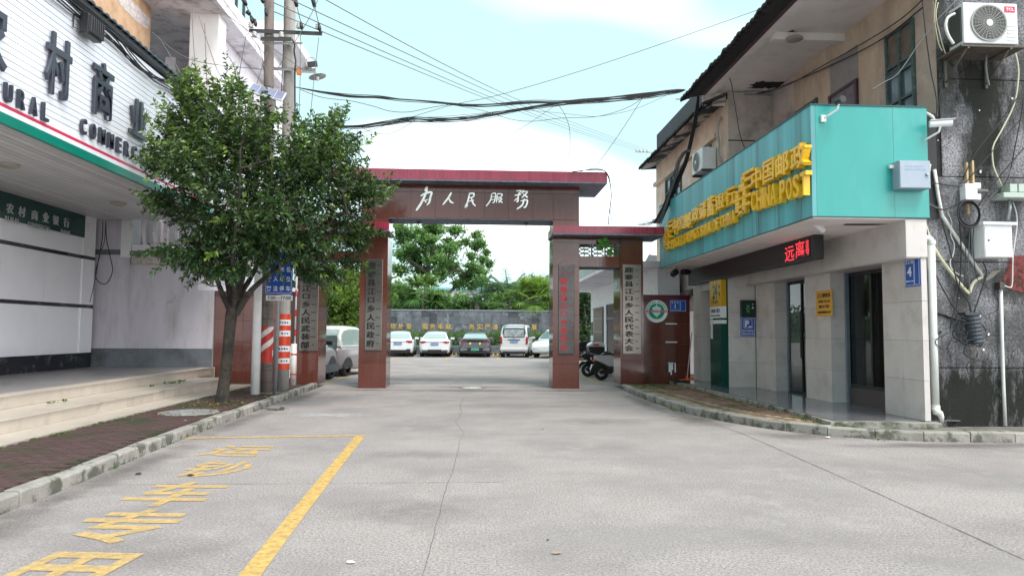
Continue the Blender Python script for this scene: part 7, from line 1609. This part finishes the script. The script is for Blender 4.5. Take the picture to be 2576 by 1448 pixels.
def whorls(centers, dirs, n_per, size, width, tone, g, spread=1.0):
    k = len(centers); C_ = np.repeat(centers, n_per, 0); D = np.repeat(dirs, n_per, 0); D = D/np.linalg.norm(D, axis=1, keepdims=True)
    u = g.normal(size=(k*n_per, 3)); u -= D*(u*D).sum(1, keepdims=True); u /= np.maximum(1e-6, np.linalg.norm(u, axis=1, keepdims=True))
    back = g.uniform(0, 1, (k*n_per, 1))**1.3
    base = C_-D*back*size*2.2; d = D*(.35+.5*(1-back))+u*spread
    s = size*g.uniform(.65, 1.25, k*n_per); tn = np.clip(np.repeat(tone, n_per)+g.normal(0, .07, k*n_per), 0, 1)
    return leaf_quads(base, d, s, width, g, .15), tn
tree = thing('osmanthus_tree', 'leafy dark green street tree with forked trunk standing in the left pavement', 'tree', (-4.74, 13.7, .1))
TY = 13.75
def tp(px, py, dy=0): return aY(px, py, TY+dy)
# trunk and main limbs
b = MB(); base = Vector((-4.74, 13.72, .08))
b.tube(curve_pts([base+Vector((0, 0, -.02)), tp(561, 985), tp(568, 930), tp(574, 870), tp(581, 800, .0), tp(586, 768)], 4), [q*.88 for q in (.19, .165, .145, .135, .128, .122, .12, .118, .116, .114, .112, .112, .113, .114, .116, .118, .12, .12, .12, .118, .115)], 14)
limbs = [([(584, 790), (560, 740), (545, 700), (520, 640), (500, 590)], .062, -.1), ([(588, 785), (578, 735), (570, 690), (560, 620), (545, 540), (530, 420), (515, 320)], .068, .1), ([(590, 780), (600, 730), (612, 690), (625, 600), (640, 500), (650, 400)], .07, .25),
         ([(594, 790), (618, 750), (640, 722), (690, 680), (740, 640), (790, 600), (850, 540)], .066, -.15), ([(590, 790), (606, 740), (630, 700), (660, 640), (700, 560), (760, 480), (820, 400)], .062, .5), ([(588, 780), (590, 735), (585, 680), (590, 600), (600, 520), (605, 400)], .055, -.5)]
forks = []
for pts, r_, dy in limbs:
    P = [tp(x, y, dy*i/(len(pts)-1)*1.6) for i, (x, y) in enumerate(pts)]; P = curve_pts(P, 4); n = len(P); b.tube(P, [r_*(1-.72*i/n) for i in range(n)], 9, cap=False)
    forks += [tuple(q) for q in P[5:]]
obj('trunk', b, M_bark, tree)
blobs = [(482, 235, 50, 60), (455, 300, 60, 55), (600, 265, 55, 55), (520, 330, 80, 70), (560, 420, 110, 90), (430, 420, 60, 60), (440, 500, 70, 60), (660, 330, 60, 60), (700, 420, 110, 90), (800, 345, 75, 65), (860, 390, 60, 70), (880, 470, 70, 60),
         (820, 470, 90, 80), (640, 520, 120, 90), (520, 560, 90, 70), (740, 560, 120, 80), (860, 555, 80, 60), (600, 620, 110, 60), (700, 625, 110, 52), (480, 610, 50, 45), (800, 630, 75, 50), (915, 470, 45, 28), (400, 500, 30, 30), (490, 660, 40, 30), (760, 668, 45, 26), (560, 680, 60, 30), (850, 690, 30, 20), (900, 600, 30, 40), (630, 690, 40, 18), (775, 690, 40, 22), (500, 672, 45, 26), (800, 690, 50, 25), (880, 650, 42, 30), (440, 640, 30, 30), (495, 400, 80, 80), (600, 340, 70, 70), (770, 410, 70, 70), (395, 320, 28, 30), (400, 395, 35, 40)]
g = np.random.default_rng(21); tips = []; tdir = []; ttone = []
ws = np.array([a[2]*a[3] for a in blobs], float)**.9; idx = g.choice(len(blobs), 4500, p=ws/ws.sum())
cen = tp(620, 480); 
for i in idx:
    px, py, rx, ry = blobs[i]; u = g.normal(size=3); u /= np.linalg.norm(u); r_ = g.random()**.38*(1+.10*math.sin(u[0]*7+i)*math.sin(u[2]*9))
    depth = min(rx, ry*1.2)/130*1.35
    c_ = tp(px, py); cdep = .8*math.sin(i*2.4)*.6
    p = Vector((c_.x+u[0]*rx/130*r_, TY+cdep+u[1]*depth*r_, c_.z+u[2]*ry/130*r_))
    tips.append(tuple(p)); d = (p-Vector((cen.x, TY, cen.z-.5))).normalized()+Vector((u[0], u[1], u[2]))*.7+Vector((0, 0, .55)); tdir.append(tuple(d))
    top = (p.z-cen.z)/2.2
    ttone.append(max(0, .10+.16*top+g.normal(0, .10))+(.6 if g.random() < .05+.22*max(0, top) else 0))
# young shoots that stand proud at the top
for px, py in ((480, 172), (488, 182), (470, 190), (500, 195), (462, 205), (600, 208), (612, 215), (590, 222), (630, 225), (446, 232), (518, 225), (845, 262), (860, 270), (835, 275), (690, 282), (700, 290), (545, 235), (575, 238), (412, 262), (398, 290), (385, 310), (940, 458), (955, 465), (975, 462), (985, 470), (960, 480), (862, 290), (880, 330), (900, 350), (920, 395), (925, 430), (376, 500), (385, 520), (372, 490), (715, 285), (740, 305), (765, 300)):
    for k_ in range(4):
        p = tp(px+g.normal(0, 4), py+g.normal(0, 5)+6, g.normal(0, .25)); tips.append(tuple(p)); tdir.append((g.normal(0, .4), g.normal(0, .3), 1.1)); ttone.append(g.uniform(.3, .9) if py < 330 and px < 700 else g.uniform(.1, .4))
# shoots that reach out of the crown and break its outline
for i in g.choice(len(tips), 420, replace=False):
    p = np.array(tips[i]); d = np.array(tdir[i]); d = d/np.linalg.norm(d); q = p-np.array((cen.x, TY, cen.z)); q = q/np.linalg.norm(q); d = d*.5+q*.8; d[2] += .25; d /= np.linalg.norm(d)
    L_ = g.uniform(.15, .42)
    for f in (.4, .7, 1.0): tips.append(tuple(p+d*L_*f)); tdir.append(tuple(d)); ttone.append(ttone[i]+.05)
tips = np.array(tips); tdir = np.array(tdir); ttone = np.array(ttone)
skeleton(tree, None, forks, [tuple(q) for q in tips[::3]], .1, M_bark, thick=.0075)
v, tn = whorls(tips, tdir, 9, .105, .19, ttone, g, .95)
fast_mesh('foliage', v, 4, M_leaf, tree, tone=tn, kind='stuff')
# ------------------------------------------------------------------ background trees
M_btrunk = mat('grey_bark', (.12, .10, .085), .95, var=.2, vscale=3)
M_lbg = leafmat('broad_leaf', (.12, .25, .075), (.30, .50, .16), tr=.45, rough=.5); M_lyel = leafmat('yellow_green_leaf', (.06, .14, .02), (.26, .38, .04), tr=.4, rough=.45); M_ldark = leafmat('dark_leaf', (.018, .05, .014), (.05, .12, .025), tr=.25, rough=.5)
def bgtree(label, Y, blobs, n, size, m_, limbs_, seed, rt=.22, ws_=.35, name='tree', zr=.6, shell=.9):
    g = np.random.default_rng(seed); c0 = aY(*limbs_[0][0], Y); t = thing(name, label, 'tree', (c0.x, Y, 0)); s = Y/1790; forks_ = []; b = MB()
    for k_, L_ in enumerate(limbs_):
        P = [aY(x, y, Y+g.normal(0, .3)*(i > 0)) for i, (x, y) in enumerate(L_)]
        if k_ == 0: P = [Vector((c0.x, Y, 0))]+P
        P = curve_pts(P, 4); r_ = rt if k_ == 0 else rt*.5; b.tube(P, [r_*(1-.75*i/len(P)) for i in range(len(P))], 8); forks_ += [tuple(q) for q in P[3:]]
    obj('trunk', b, M_btrunk, t)
    ws = np.array([a[2]*a[3] for a in blobs], float); idx = g.choice(len(blobs), n, p=ws/ws.sum()); T = []; D = []; tn = []
    for i in idx:
        px, py, rx, ry = blobs[i]; u = g.normal(size=3); u /= np.linalg.norm(u); r_ = abs(g.normal(0, .72)); c_ = aY(px, py, Y+1.2*math.sin(i*2.1))
        T.append((c_.x+u[0]*rx*s*r_, c_.y+u[1]*rx*s*.9*r_, c_.z+u[2]*ry*s*r_)); D.append((u[0]*.8, u[1]*.8, .7+u[2]*.4)); tn.append(.3+.35*u[2]*r_+g.normal(0, .12))
    T = np.array(T); skeleton(t, None, forks_, [tuple(q) for q in T[:max(60, n//10)]], .1, M_btrunk, thick=.02)
    v, tone = whorls(T, np.array(D), 9, size, ws_, np.array(tn), g, 1.1)
    fast_mesh('crown', v, 4, m_, t, tone=tone, kind='stuff'); return t
c8 = lambda x, y: ((1500+x/3.4347)*.62891, (850+y/3.4347)*.62891)
def B8(L_): return [(*c8(x, y), rx/3.4347*.6289, ry/3.4347*.6289) for x, y, rx, ry in L_]
bgtree('tall open crowned broadleaf tree rising behind the stone wall', 56, B8([(340, 230, 120, 110), (390, 380, 90, 60), (620, 260, 110, 55), (820, 230, 150, 75), (1100, 230, 130, 55), (700, 370, 170, 60), (560, 520, 150, 55), (850, 500, 170, 70), (1040, 480, 110, 70), (380, 560, 120, 70), (600, 640, 180, 60), (900, 640, 190, 75), (340, 770, 120, 60), (640, 780, 110, 60), (900, 820, 100, 80), (1130, 420, 70, 40), (1060, 740, 100, 60), (500, 450, 100, 40),
    (1250, 380, 60, 50), (1400, 300, 70, 60), (1450, 400, 80, 40), (1380, 450, 90, 45), (1530, 530, 70, 30), (1330, 580, 70, 35), (1480, 630, 90, 40), (1570, 690, 60, 45), (1330, 720, 110, 50), (1420, 820, 130, 70), (1260, 850, 120, 80), (1460, 920, 90, 50), (1150, 960, 110, 50), (1340, 980, 100, 40), (760, 150, 110, 50), (480, 300, 80, 60), (1020, 380, 90, 40)]), 7800, .19, M_lbg,
    [[c8(705, 1150), c8(720, 950), c8(740, 700), c8(800, 500), c8(820, 300)], [c8(720, 700), c8(690, 560), c8(640, 400), c8(620, 260)], [c8(1010, 1110), c8(1120, 1000), c8(1210, 890), c8(1340, 690), c8(1390, 450), c8(1400, 300)], [c8(940, 870), c8(1130, 790), c8(1230, 830)], [c8(735, 850), c8(560, 700), c8(350, 600)], [c8(730, 800), c8(900, 650), c8(1050, 480)]], 31, .28)
bgtree('dark dense bushy tree behind the left end of the stone wall', 52, B8([(330, 1100, 120, 150), (520, 1180, 130, 150), (700, 1200, 160, 120), (900, 1220, 150, 110), (1080, 1240, 120, 90), (280, 1250, 90, 90), (430, 1290, 120, 60), (620, 1300, 120, 50), (-60, 1150, 200, 160)]), 4200, .20, M_lbg, [[c8(430, 1330), c8(430, 1200), c8(440, 1100)], [c8(700, 1330), c8(720, 1200)]], 32, .12)
bgtree('small shrubby tree with loose leaves right of the centre behind the stone wall', 51, B8([(1180, 1230, 110, 100), (1400, 1250, 120, 80), (1560, 1290, 100, 60), (1650, 1200, 80, 70)]), 1800, .16, M_lbg, [[c8(1300, 1330), c8(1300, 1230), c8(1320, 1150)]], 33, .08)
bgtree('yellow green round tree in the yard seen through the left side opening', 33, [(835, 700, 45, 50), (880, 700, 50, 45), (865, 760, 55, 50), (905, 760, 40, 60), (840, 780, 40, 50), (880, 815, 50, 30), (940, 720, 40, 60)], 3600, .13, M_lyel, [[(862, 880), (864, 820), (868, 760), (872, 700)]], 34, .10)
bgtree('dark leafy tree left of the gateway behind the low red wall', 30, [(700, 730, 55, 40), (770, 740, 50, 50), (640, 760, 60, 40)], 1800, .14, M_ldark, [[(700, 860), (702, 800), (710, 730)]], 35, .12)
bgtree('green bush trees behind the guardhouse roof', 40, [(1475, 690, 25, 22), (1505, 684, 22, 16), (1530, 680, 26, 18), (1560, 690, 30, 22)], 1200, .16, M_lyel, [[(1500, 780), (1502, 740), (1505, 700)]], 36, .08)
bgtree('tall dark leafy creeper covered tree beside the guardhouse', 38, [(1468, 760, 28, 40), (1480, 810, 26, 50), (1466, 850, 20, 30)], 1800, .14, M_ldark, [[(1472, 880), (1474, 820), (1470, 770)]], 37, .10)
# ------------------------------------------------------------------ palms
M_fan = leafmat('fan_palm_leaf', (.07, .17, .04), (.32, .46, .09), tr=.35, rough=.4); M_frond = leafmat('feather_palm_leaf', (.035, .10, .04), (.14, .26, .10), tr=.3, rough=.4)
def blades(P0, D, Ln, W_, tone, g, droop=.25, n=3):
    """thin bent leaf blades made of n quads each"""
    k = len(P0); side = np.cross(D, g.normal(size=(k, 3))*.3+np.array([0, 0, 1.])); side /= np.maximum(1e-6, np.linalg.norm(side, axis=1, keepdims=True)); q = []
    for i in range(n):
        t0, t1 = i/n, (i+1)/n
        def pt(t, s): p = P0+D*(Ln*t)[:, None]; p[:, 2] -= droop*Ln*t*t; return p+side*(s*W_*(1-t)**.7*(.5+min(t*3, .5)))[:, None]
        q.append(np.stack([pt(t0, -1), pt(t0, 1), pt(t1, 1), pt(t1, -1)], 1))
    return np.concatenate(q, 0).reshape(-1, 3), np.tile(tone, n)
def fanpalm(label, x, Y, z, r_, nf, seed, stem_z0=0., young=.4):
    g = np.random.default_rng(seed); t = thing('fan_palm', label, 'palm', (x, Y, stem_z0)); b = MB(); b.tube([(x, Y, stem_z0), (x+.05, Y, z)], [.16, .13], 10); obj('trunk', b, M_btrunk, t)
    for f in range(nf):
        a = g.uniform(0, 6.28); el = g.uniform(-.5, 1.3); d = np.array([math.cos(a)*math.cos(el), math.sin(a)*math.cos(el), math.sin(el)]); c_ = np.array([x, Y, z])+d*r_*.55
        b = MB(); b.tube([(x, Y, z), tuple(c_)], .015, 4, cap=False)
        n = 26; ang = np.linspace(-1.9, 1.9, n); u = np.cross(d, [0, 0, 1.]); u /= np.linalg.norm(u)+1e-6; up = np.cross(u, d)
        D = d[None]*np.cos(ang)[:, None]+u[None]*np.sin(ang)[:, None]+up[None]*.15; D /= np.linalg.norm(D, axis=1, keepdims=True)
        v, tn = blades(np.repeat(c_[None], n, 0), D, np.full(n, r_*.62)*g.uniform(.85, 1.1, n), np.full(n, r_*.035), np.clip(young+.3*math.sin(el)+g.normal(0, .12, n), 0, 1), g, droop=.42)
        fast_mesh('fan_leaf', v, 4, M_fan, t, tone=tn); 
def feather(label, x, Y, z, r_, nf, seed):
    g = np.random.default_rng(seed); t = thing('feather_palm', label, 'palm', (x, Y, 0)); b = MB(); b.tube([(x, Y, 0), (x, Y, z)], [.2, .16], 10); obj('trunk', b, M_btrunk, t)
    for f in range(nf):
        a = 6.28*f/nf+g.uniform(-.2, .2); el = g.uniform(.35, 1.35); d = np.array([math.cos(a)*math.cos(el), math.sin(a)*math.cos(el), math.sin(el)]); n = 34
        tt = np.linspace(.12, 1, n); P = np.array([x, Y, z])+d[None]*(r_*tt)[:, None]; P[:, 2] -= .55*r_*tt**2*math.cos(el)
        u = np.cross(d, [0, 0, 1.]); u /= np.linalg.norm(u)
        Ps = np.concatenate([P, P]); D = np.concatenate([d*.6+u*.8, d*.6-u*.8]*1).reshape(2, 3); D = np.repeat(D, n, 0)+g.normal(0, .08, (2*n, 3)); D[:, 2] -= .1
        v, tn = blades(Ps, D, np.tile(r_*.26*np.sin(np.pi*np.clip(tt, .05, .97))**.5, 2), np.full(2*n, .022*r_/2), np.clip(.35+.3*math.sin(el)+g.normal(0, .1, 2*n), 0, 1), g, droop=.35, n=2)
        fast_mesh('frond', v, 4, M_frond, t, tone=tn)
        b = MB(); b.tube([tuple(q) for q in P[::6]], .012*r_, 4, cap=False); obj('frond_rib', b, M_fan, t)
def at8(x, y, Y): p = aY(*c8(x, y), Y); return p.x, p.z
x, z = at8(2180, 1200, 49.2); fanpalm('large bright green fan palm behind the right part of the stone wall', x, 49.2, z, 2.1, 34, 41, young=.5)
x, z = at8(2330, 1180, 50.5); fanpalm('fan palm half hidden by the inner right gate pillar', x, 50.5, z, 1.9, 26, 42, young=.45)
x, z = at8(1790, 1250, 48.6); fanpalm('small dark fan palm in front of the large bright one', x, 48.6, z, 1.1, 16, 43, young=.1)
x, z = at8(650, 1120, 50.4); fanpalm('tall dark fan palm below the crown of the broadleaf tree', x, 50.4, z, 1.9, 26, 44, young=.12)
x, z = at8(1830, 1160, 53); feather('large feather palm right of the gateway centre', x, 53, z, 2.9, 22, 45)
x, z = at8(1480, 1200, 52); feather('feather palm in the middle of the gateway view', x, 52, z, 2.2, 20, 46)
x, z = at8(2090, 1150, 55); feather('feather palm behind the bright fan palm', x, 55, z, 2.3, 16, 47)
x, z = at8(1400, 1250, 49.5); feather('low silvery feather palm just above the stone wall', x, 49.5, z, 1.3, 14, 48)
# farm roof and smoke-blue car roof glimpsed between the trees
t = thing('blue_roofed_shed', 'small pale blue roofed shed glimpsed through the trees behind the wall', 'building', (*at8(1100, 1070, 75)[:1], 75, 0))
x, z = at8(1100, 1060, 75); b = MB(); b.box(x-3, x+3, 75, 79, 0, z); obj('wall', b, M_whitep, t); b = MB(); b.prism([(74.6, z), (79.4, z+.4), (79.4, z+.55), (74.6, z+.15)], 0, x-3.3, x+3.3); obj('roof', b, mat('blue_roof', (.16, .42, .45), .5), t)
# ------------------------------------------------------------------ wooded hill
g = np.random.default_rng(5); rows = []
def hillz(x, y): return max(0, 8.2*math.exp(-((x-34)/38)**2)+4.6*math.exp(-((x+2)/30)**2))*min(1, max(0, (y-110)/50))
for j in range(14):
    y = 108+j*9; rows.append([(x, y, hillz(x, y)-.3) for x in np.linspace(-110, 130, 60)])
b = MB(); b.grid(rows); hill = struct('hill', b, mat('hill_ground', (.03, .05, .02), .95))
M_hleaf = leafmat('haze_tinted_hill_leaf', (.085, .15, .10), (.16, .26, .14), tr=.3, rough=.6)  # pale bluish cast of distant haze is put into this leaf colour
# eucalyptus crowns on the ridge: each tree one can tell apart is a tree of its own
tops = [(1965, 955, 3), (2045, 935, 3), (2120, 900, 4), (2190, 870, 5), (2240, 900, 4), (2310, 850, 5), (2370, 870, 5), (2420, 860, 5), (2280, 930, 4), (1870, 960, 3), (1790, 975, 2.6), (1700, 980, 2.6), (1640, 965, 3), (1580, 975, 3), (2150, 960, 3.4), (2000, 985, 3), (2350, 960, 4)]
words = ['first', 'second', 'third', 'fourth', 'fifth', 'sixth', 'seventh', 'eighth', 'ninth', 'tenth', 'eleventh', 'twelfth', 'thirteenth', 'fourteenth', 'fifteenth', 'sixteenth', 'seventeenth']
order = sorted(range(len(tops)), key=lambda i: tops[i][0])
rank = {i: words[r_] for r_, i in enumerate(order)}
for i, (x8, y8, s) in enumerate(tops):
    Y = 150+g.uniform(-6, 6); x, z = at8(x8, y8, Y); t = thing('hill_tree', '%s tree from the left along the wooded ridge on the skyline' % rank[i], 'tree', (x, Y, hillz(x, Y)-.2), group='trees along the wooded ridge')
    b = MB(); b.tube([(x, Y, 0), (x+g.normal(0, .3), Y, z-s*.3)], [.28, .12], 6); obj('trunk', b, mat('pale_trunk', (.35, .32, .26), .9), t)
    lumps = [(x+g.normal(0, s*.35), Y+g.normal(0, s*.3), z-s*(.25+.9*g.random()), s*g.uniform(.25, .45), s*.35, s*g.uniform(.18, .32)) for _ in range(9)]+[(x, Y, z-s*.28, s*.35, s*.35, s*.28)]
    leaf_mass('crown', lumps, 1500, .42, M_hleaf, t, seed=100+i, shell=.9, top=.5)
boxes = []
for _ in range(420):
    x, y = g.uniform(-95, 110), g.uniform(118, 175); s = g.uniform(1.6, 3.2); boxes.append((x, y, hillz(x, y)+s*.6, s, s, s*.9))
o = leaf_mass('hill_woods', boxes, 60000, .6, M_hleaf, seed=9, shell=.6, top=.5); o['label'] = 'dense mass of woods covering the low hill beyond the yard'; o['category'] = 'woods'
# undergrowth mass closing the view between trunks behind the stone wall
boxes = [(g.uniform(-16, 14), g.uniform(58, 75), g.uniform(.6, 2.3), g.uniform(1, 2.2), 1.5, g.uniform(.8, 1.8)) for _ in range(70)]
o = leaf_mass('undergrowth', boxes, 26000, .26, M_ldark, seed=10, shell=.6, top=.5); o['label'] = 'dark undergrowth between the trunks behind the stone wall'; o['category'] = 'undergrowth'
# ================================================================== overhead cables
def wire(name, label, cat, pts, r_, Y=16.5, m_=None, smooth=6, sub=0, ys=None):
    P = []
    for i, q in enumerate(pts):
        yy = Y if ys is None else ys[0]+(ys[1]-ys[0])*i/(len(pts)-1); P.append(aY(q[0], q[1], yy))
    b = MB(); b.tube(curve_pts(P, smooth), r_, 5, cap=False); return b
c9 = lambda x, y: ((1200+x/1.7173)*.62891, (250+y/1.7173)*.62891)
def bundle(name, label, base, n, r_, jit, ys, seed, mm=None):
    t = thing(name, label, 'cables', aY(*base[0], ys[0])); g = random.Random(seed)
    for k_ in range(n):
        ph = g.uniform(0, 6); am = g.uniform(.3, 1)*jit; o = g.uniform(-jit, jit)*.6; pts = []
        for i, q in enumerate(base):
            e = min(1, min(i, len(base)-1-i)/1.5); pts.append((q[0], q[1]+e*(o+am*math.sin(i*.9+ph))))
        obj('cable', wire('', '', '', pts, r_*g.choice((.7, 1, 1.2)), ys=ys), mm or M_cable, t)
    return t
up = [c9(x, y) for x, y in ((-30, 170), (160, 205), (340, 230), (540, 240), (700, 258), (900, 272), (1050, 288), (1200, 296), (1350, 290), (1600, 272), (1820, 273), (2100, 248), (2350, 218), (2576, 195), (2640, 186))]
bundle('cable_bundle', 'upper bundle of black cables sagging from the poles to the post office eave', up, 8, .0085, 3.0, (16.1, 15.9), 1)
lo = [c9(x, y) for x, y in ((0, 440), (220, 440), (400, 442), (600, 415), (760, 390), (950, 392), (1150, 380), (1330, 355), (1500, 325), (1700, 295), (1900, 270), (2100, 255), (2350, 232), (2576, 200), (2650, 190))]
bundle('cable_bundle', 'lower bundle of tangled black cables joining the upper one at the post office eave', lo, 13, .0075, 5.5, (16.6, 16.0), 2)
for lab, pts, r_ in (('single thin cable sagging below the upper cable bundle near the lamp', ((0, 185), (150, 240), (350, 265), (500, 300), (620, 335), (750, 340), (900, 310), (1020, 292)), .007),
                     ('thin wire looping deepest below the lower cable bundle', ((800, 400), (950, 440), (1100, 490), (1220, 522), (1330, 524), (1450, 490), (1600, 400), (1760, 290)), .005),
                     ('thin wire loop hanging on the left part of the lower cable bundle', ((420, 445), (500, 480), (600, 492), (690, 460), (790, 395)), .006),
                     ('thin wire sagging between the middle of both bundles and the eave', ((1050, 292), (1250, 330), (1450, 390), (1600, 404), (1800, 382), (2050, 370), (2250, 310), (2350, 245)), .006),
                     ('thin cable sagging at the right end of the lower bundle', ((1500, 325), (1700, 340), (1900, 360), (2050, 370), (2300, 320), (2550, 210)), .005),
                     ('thin wire dropping from the bundles to the gateway roof', ((1770, 285), (1820, 360), (1850, 450), (1855, 560), (1850, 660), (1870, 690), (1970, 725)), .006),
                     ('straight thin wire slanting from the eave down to the gateway roof', ((2355, 240), (2200, 480), (2040, 700), (1970, 725)), .006),
                     ('long straight thin wire crossing the sky up to the top right', ((340, 510), (1000, 305), (1400, 215), (2110, 0), (3218, -385)), .006)):
    tag(obj('overhead_wire', wire('', '', '', [c9(*q) for q in pts], r_, Y=16.6), M_cable if r_ > .0055 else M_cableg), lab, 'wire')
for k_, (a, c_, lab) in enumerate((((665, 0), (2310, 606), 'lowest'), ((745, 0), (2335, 604), 'second lowest'), ((865, 0), (2360, 602), 'second highest'), ((965, 0), (2385, 600), 'highest'))):
    st = ((690, 30), (690, 8), (690, -20), (760, -33))[k_]
    pts = [st, c9(*a), c9((a[0]*.62+c_[0]*.38), (a[1]*.60+c_[1]*.40)+10+3*k_), c9((a[0]*.3+c_[0]*.7), (a[1]*.27+c_[1]*.73)+6), c9(*c_)]
    P = [aY(*q, yy) for q, yy in zip(pts, (15, 19, 26, 37, 60))]; b = MB(); b.tube(curve_pts(P, 6), .011, 5, cap=False)
    tag(obj('power_line', b, M_cableg), lab+' of the four parallel power lines receding to the far pole', 'wire', 'four power lines receding over the gateway')
t = thing('far_pole', 'distant power pole with a four insulator crossarm beside the post office eave', 'utility pole', (aY(*c9(2370, 620), 60).x, 60, 0))
p = aY(1668, 380, 60); b = MB(); b.tube([(p.x, 60, 0), (p.x, 60, p.z+.6)], [.18, .12], 10); obj('shaft', b, M_conc, t)
a_, c_ = aY(*c9(2308, 618), 59.8), aY(1668, 387, 59.8); crossarm(t, a_, c_, .12, m_=M_steel)
for x9 in (2312, 2337, 2362, 2387): q = aY(*c9(x9, 614), 59.8); insul(t, q, 2.2)
# cables on the gate roof and down to the post office
t = thing('gate_cables', 'black cables lying on the gateway roof corner and hanging down its right side', 'cables', (3.3, 18.5, 5.7))
for pts, r_ in ((((1440, 432), (1475, 428), (1505, 427), (1522, 431), (1530, 445), (1536, 470), (1537, 500), (1532, 540), (1530, 565)), .012), (((1460, 431), (1490, 425), (1518, 428), (1532, 446), (1538, 490), (1535, 530), (1541, 562)), .009), (((1528, 440), (1538, 452), (1548, 480), (1558, 505)), .006), (((1512, 566), (1520, 560), (1532, 562), (1545, 566)), .006)):
    obj('cable', wire('', '', '', pts, r_, Y=18.35), M_cable, t)
t = thing('drop_cables', 'bunch of black cables dropping from the eave to the left end of the teal sign', 'cables', aX(1755, 240, 5.4))
for k_ in range(10):
    o = random.uniform(-5, 5); pts = [(1757+o*.5, 243), (1752+o, 290), (1742+o, 340), (1728+o, 400), (1712+o*1.3, 440), (1690+o*1.6, 490), (1668+o*2, 535), (1655+o*2.5, 562)]
    P = [aY(x, y, 16.6+.3*i) for i, (x, y) in enumerate(pts)]; b = MB(); b.tube(curve_pts(P, 5), .012 if k_ % 3 else .018, 5, cap=False); obj('cable', b, M_cable, t)
for k_ in range(9):
    o = random.uniform(-5, 5); pts = [(1738, 378+o), (1722+o, 384), (1706+o, 410), (1696+o, 450), (1682+o, 490), (1668+o, 530), (1652+o, 560)]
    P = [aY(x, y, 17.2+.2*i) for i, (x, y) in enumerate(pts)]; b = MB(); b.tube(curve_pts(P, 5), .009, 5, cap=False); obj('cable', b, M_cable if k_ % 2 else M_cableg, t)
for k_ in range(12):
    x0 = 1655+random.uniform(-8, 8); pts = [(x0, 545+random.uniform(0, 8)), (x0-random.uniform(5, 15), 552+random.uniform(-4, 8)), (x0-random.uniform(15, 35), 560+random.uniform(-6, 8)), (x0-random.uniform(25, 60), 566)]
    obj('cable', wire('', '', '', pts, .005, Y=18.4), M_cableg if k_ % 2 else M_cable, t)
for lab, pts, r_, Y in (('black cable hanging along the near soffit of the post office', ((1835, 196), (1841, 216), (1853, 290), (1862, 340), (1876, 380)), .010, 14.8), ('long cable running from the eave across the brown render to the top right', ((1700, 250), (1790, 245), (1900, 236), (2010, 200), (2200, 110), (2320, 20)), .012, 12.5),
                        ('second long cable crossing the brown render below the first', ((1800, 244), (1940, 230), (2080, 160), (2250, 60), (2340, -20)), .010, 12.2)):
    P = [aX(x, y, float(np.interp(x, (1700, 1800, 1900, 2000), (5.45, 6.2, 6.8, 7.12)))) for x, y in pts] if pts[0][0] != 1835 else [aY(x, y, Y) for x, y in pts]
    b = MB(); b.tube(curve_pts(P, 6), r_, 5, cap=False); tag(obj('facade_cable', b, M_cable), lab, 'cable')
t = thing('pole_drops', 'thin drop cables crossing between the poles and the white house', 'cables', aY(650, 100, 15.9))
for pts in (((620, 85), (600, 200), (590, 300)), ((650, 115), (690, 250), (700, 330)), ((672, 130), (640, 230), (620, 300)), ((756, 85), (755, 200), (752, 300)), ((802, 95), (790, 200), (778, 320)), ((525, 0), (600, 60), (760, 175)), ((380, 80), (480, 150), (660, 175)), ((500, 40), (540, 160), (560, 200)), ((515, 60), (520, 200), (525, 330)), ((400, 95), (440, 160), (500, 260)), ((700, 170), (770, 60), (800, 0)), ((486, 0), (484, 60), (493, 200))):
    obj('cable', wire('', '', '', pts, .008, Y=15.9), M_cableg if len(pts) % 2 else M_cable, t)
for k_, pts in enumerate((((735, 40), (760, -10)), ((645, 40), (655, -10)))): pass
soft(-4.74, 13.75, .45, .45, MATS['moss_smear'], .128, 'tree_pit_moss', tree if False else pavL)
soft(-4.5, 16.0, .5, .6, softmat('mortar_skirt', (.30, .28, .24), 1., 5), .126, 'mortar_skirt', pavL)
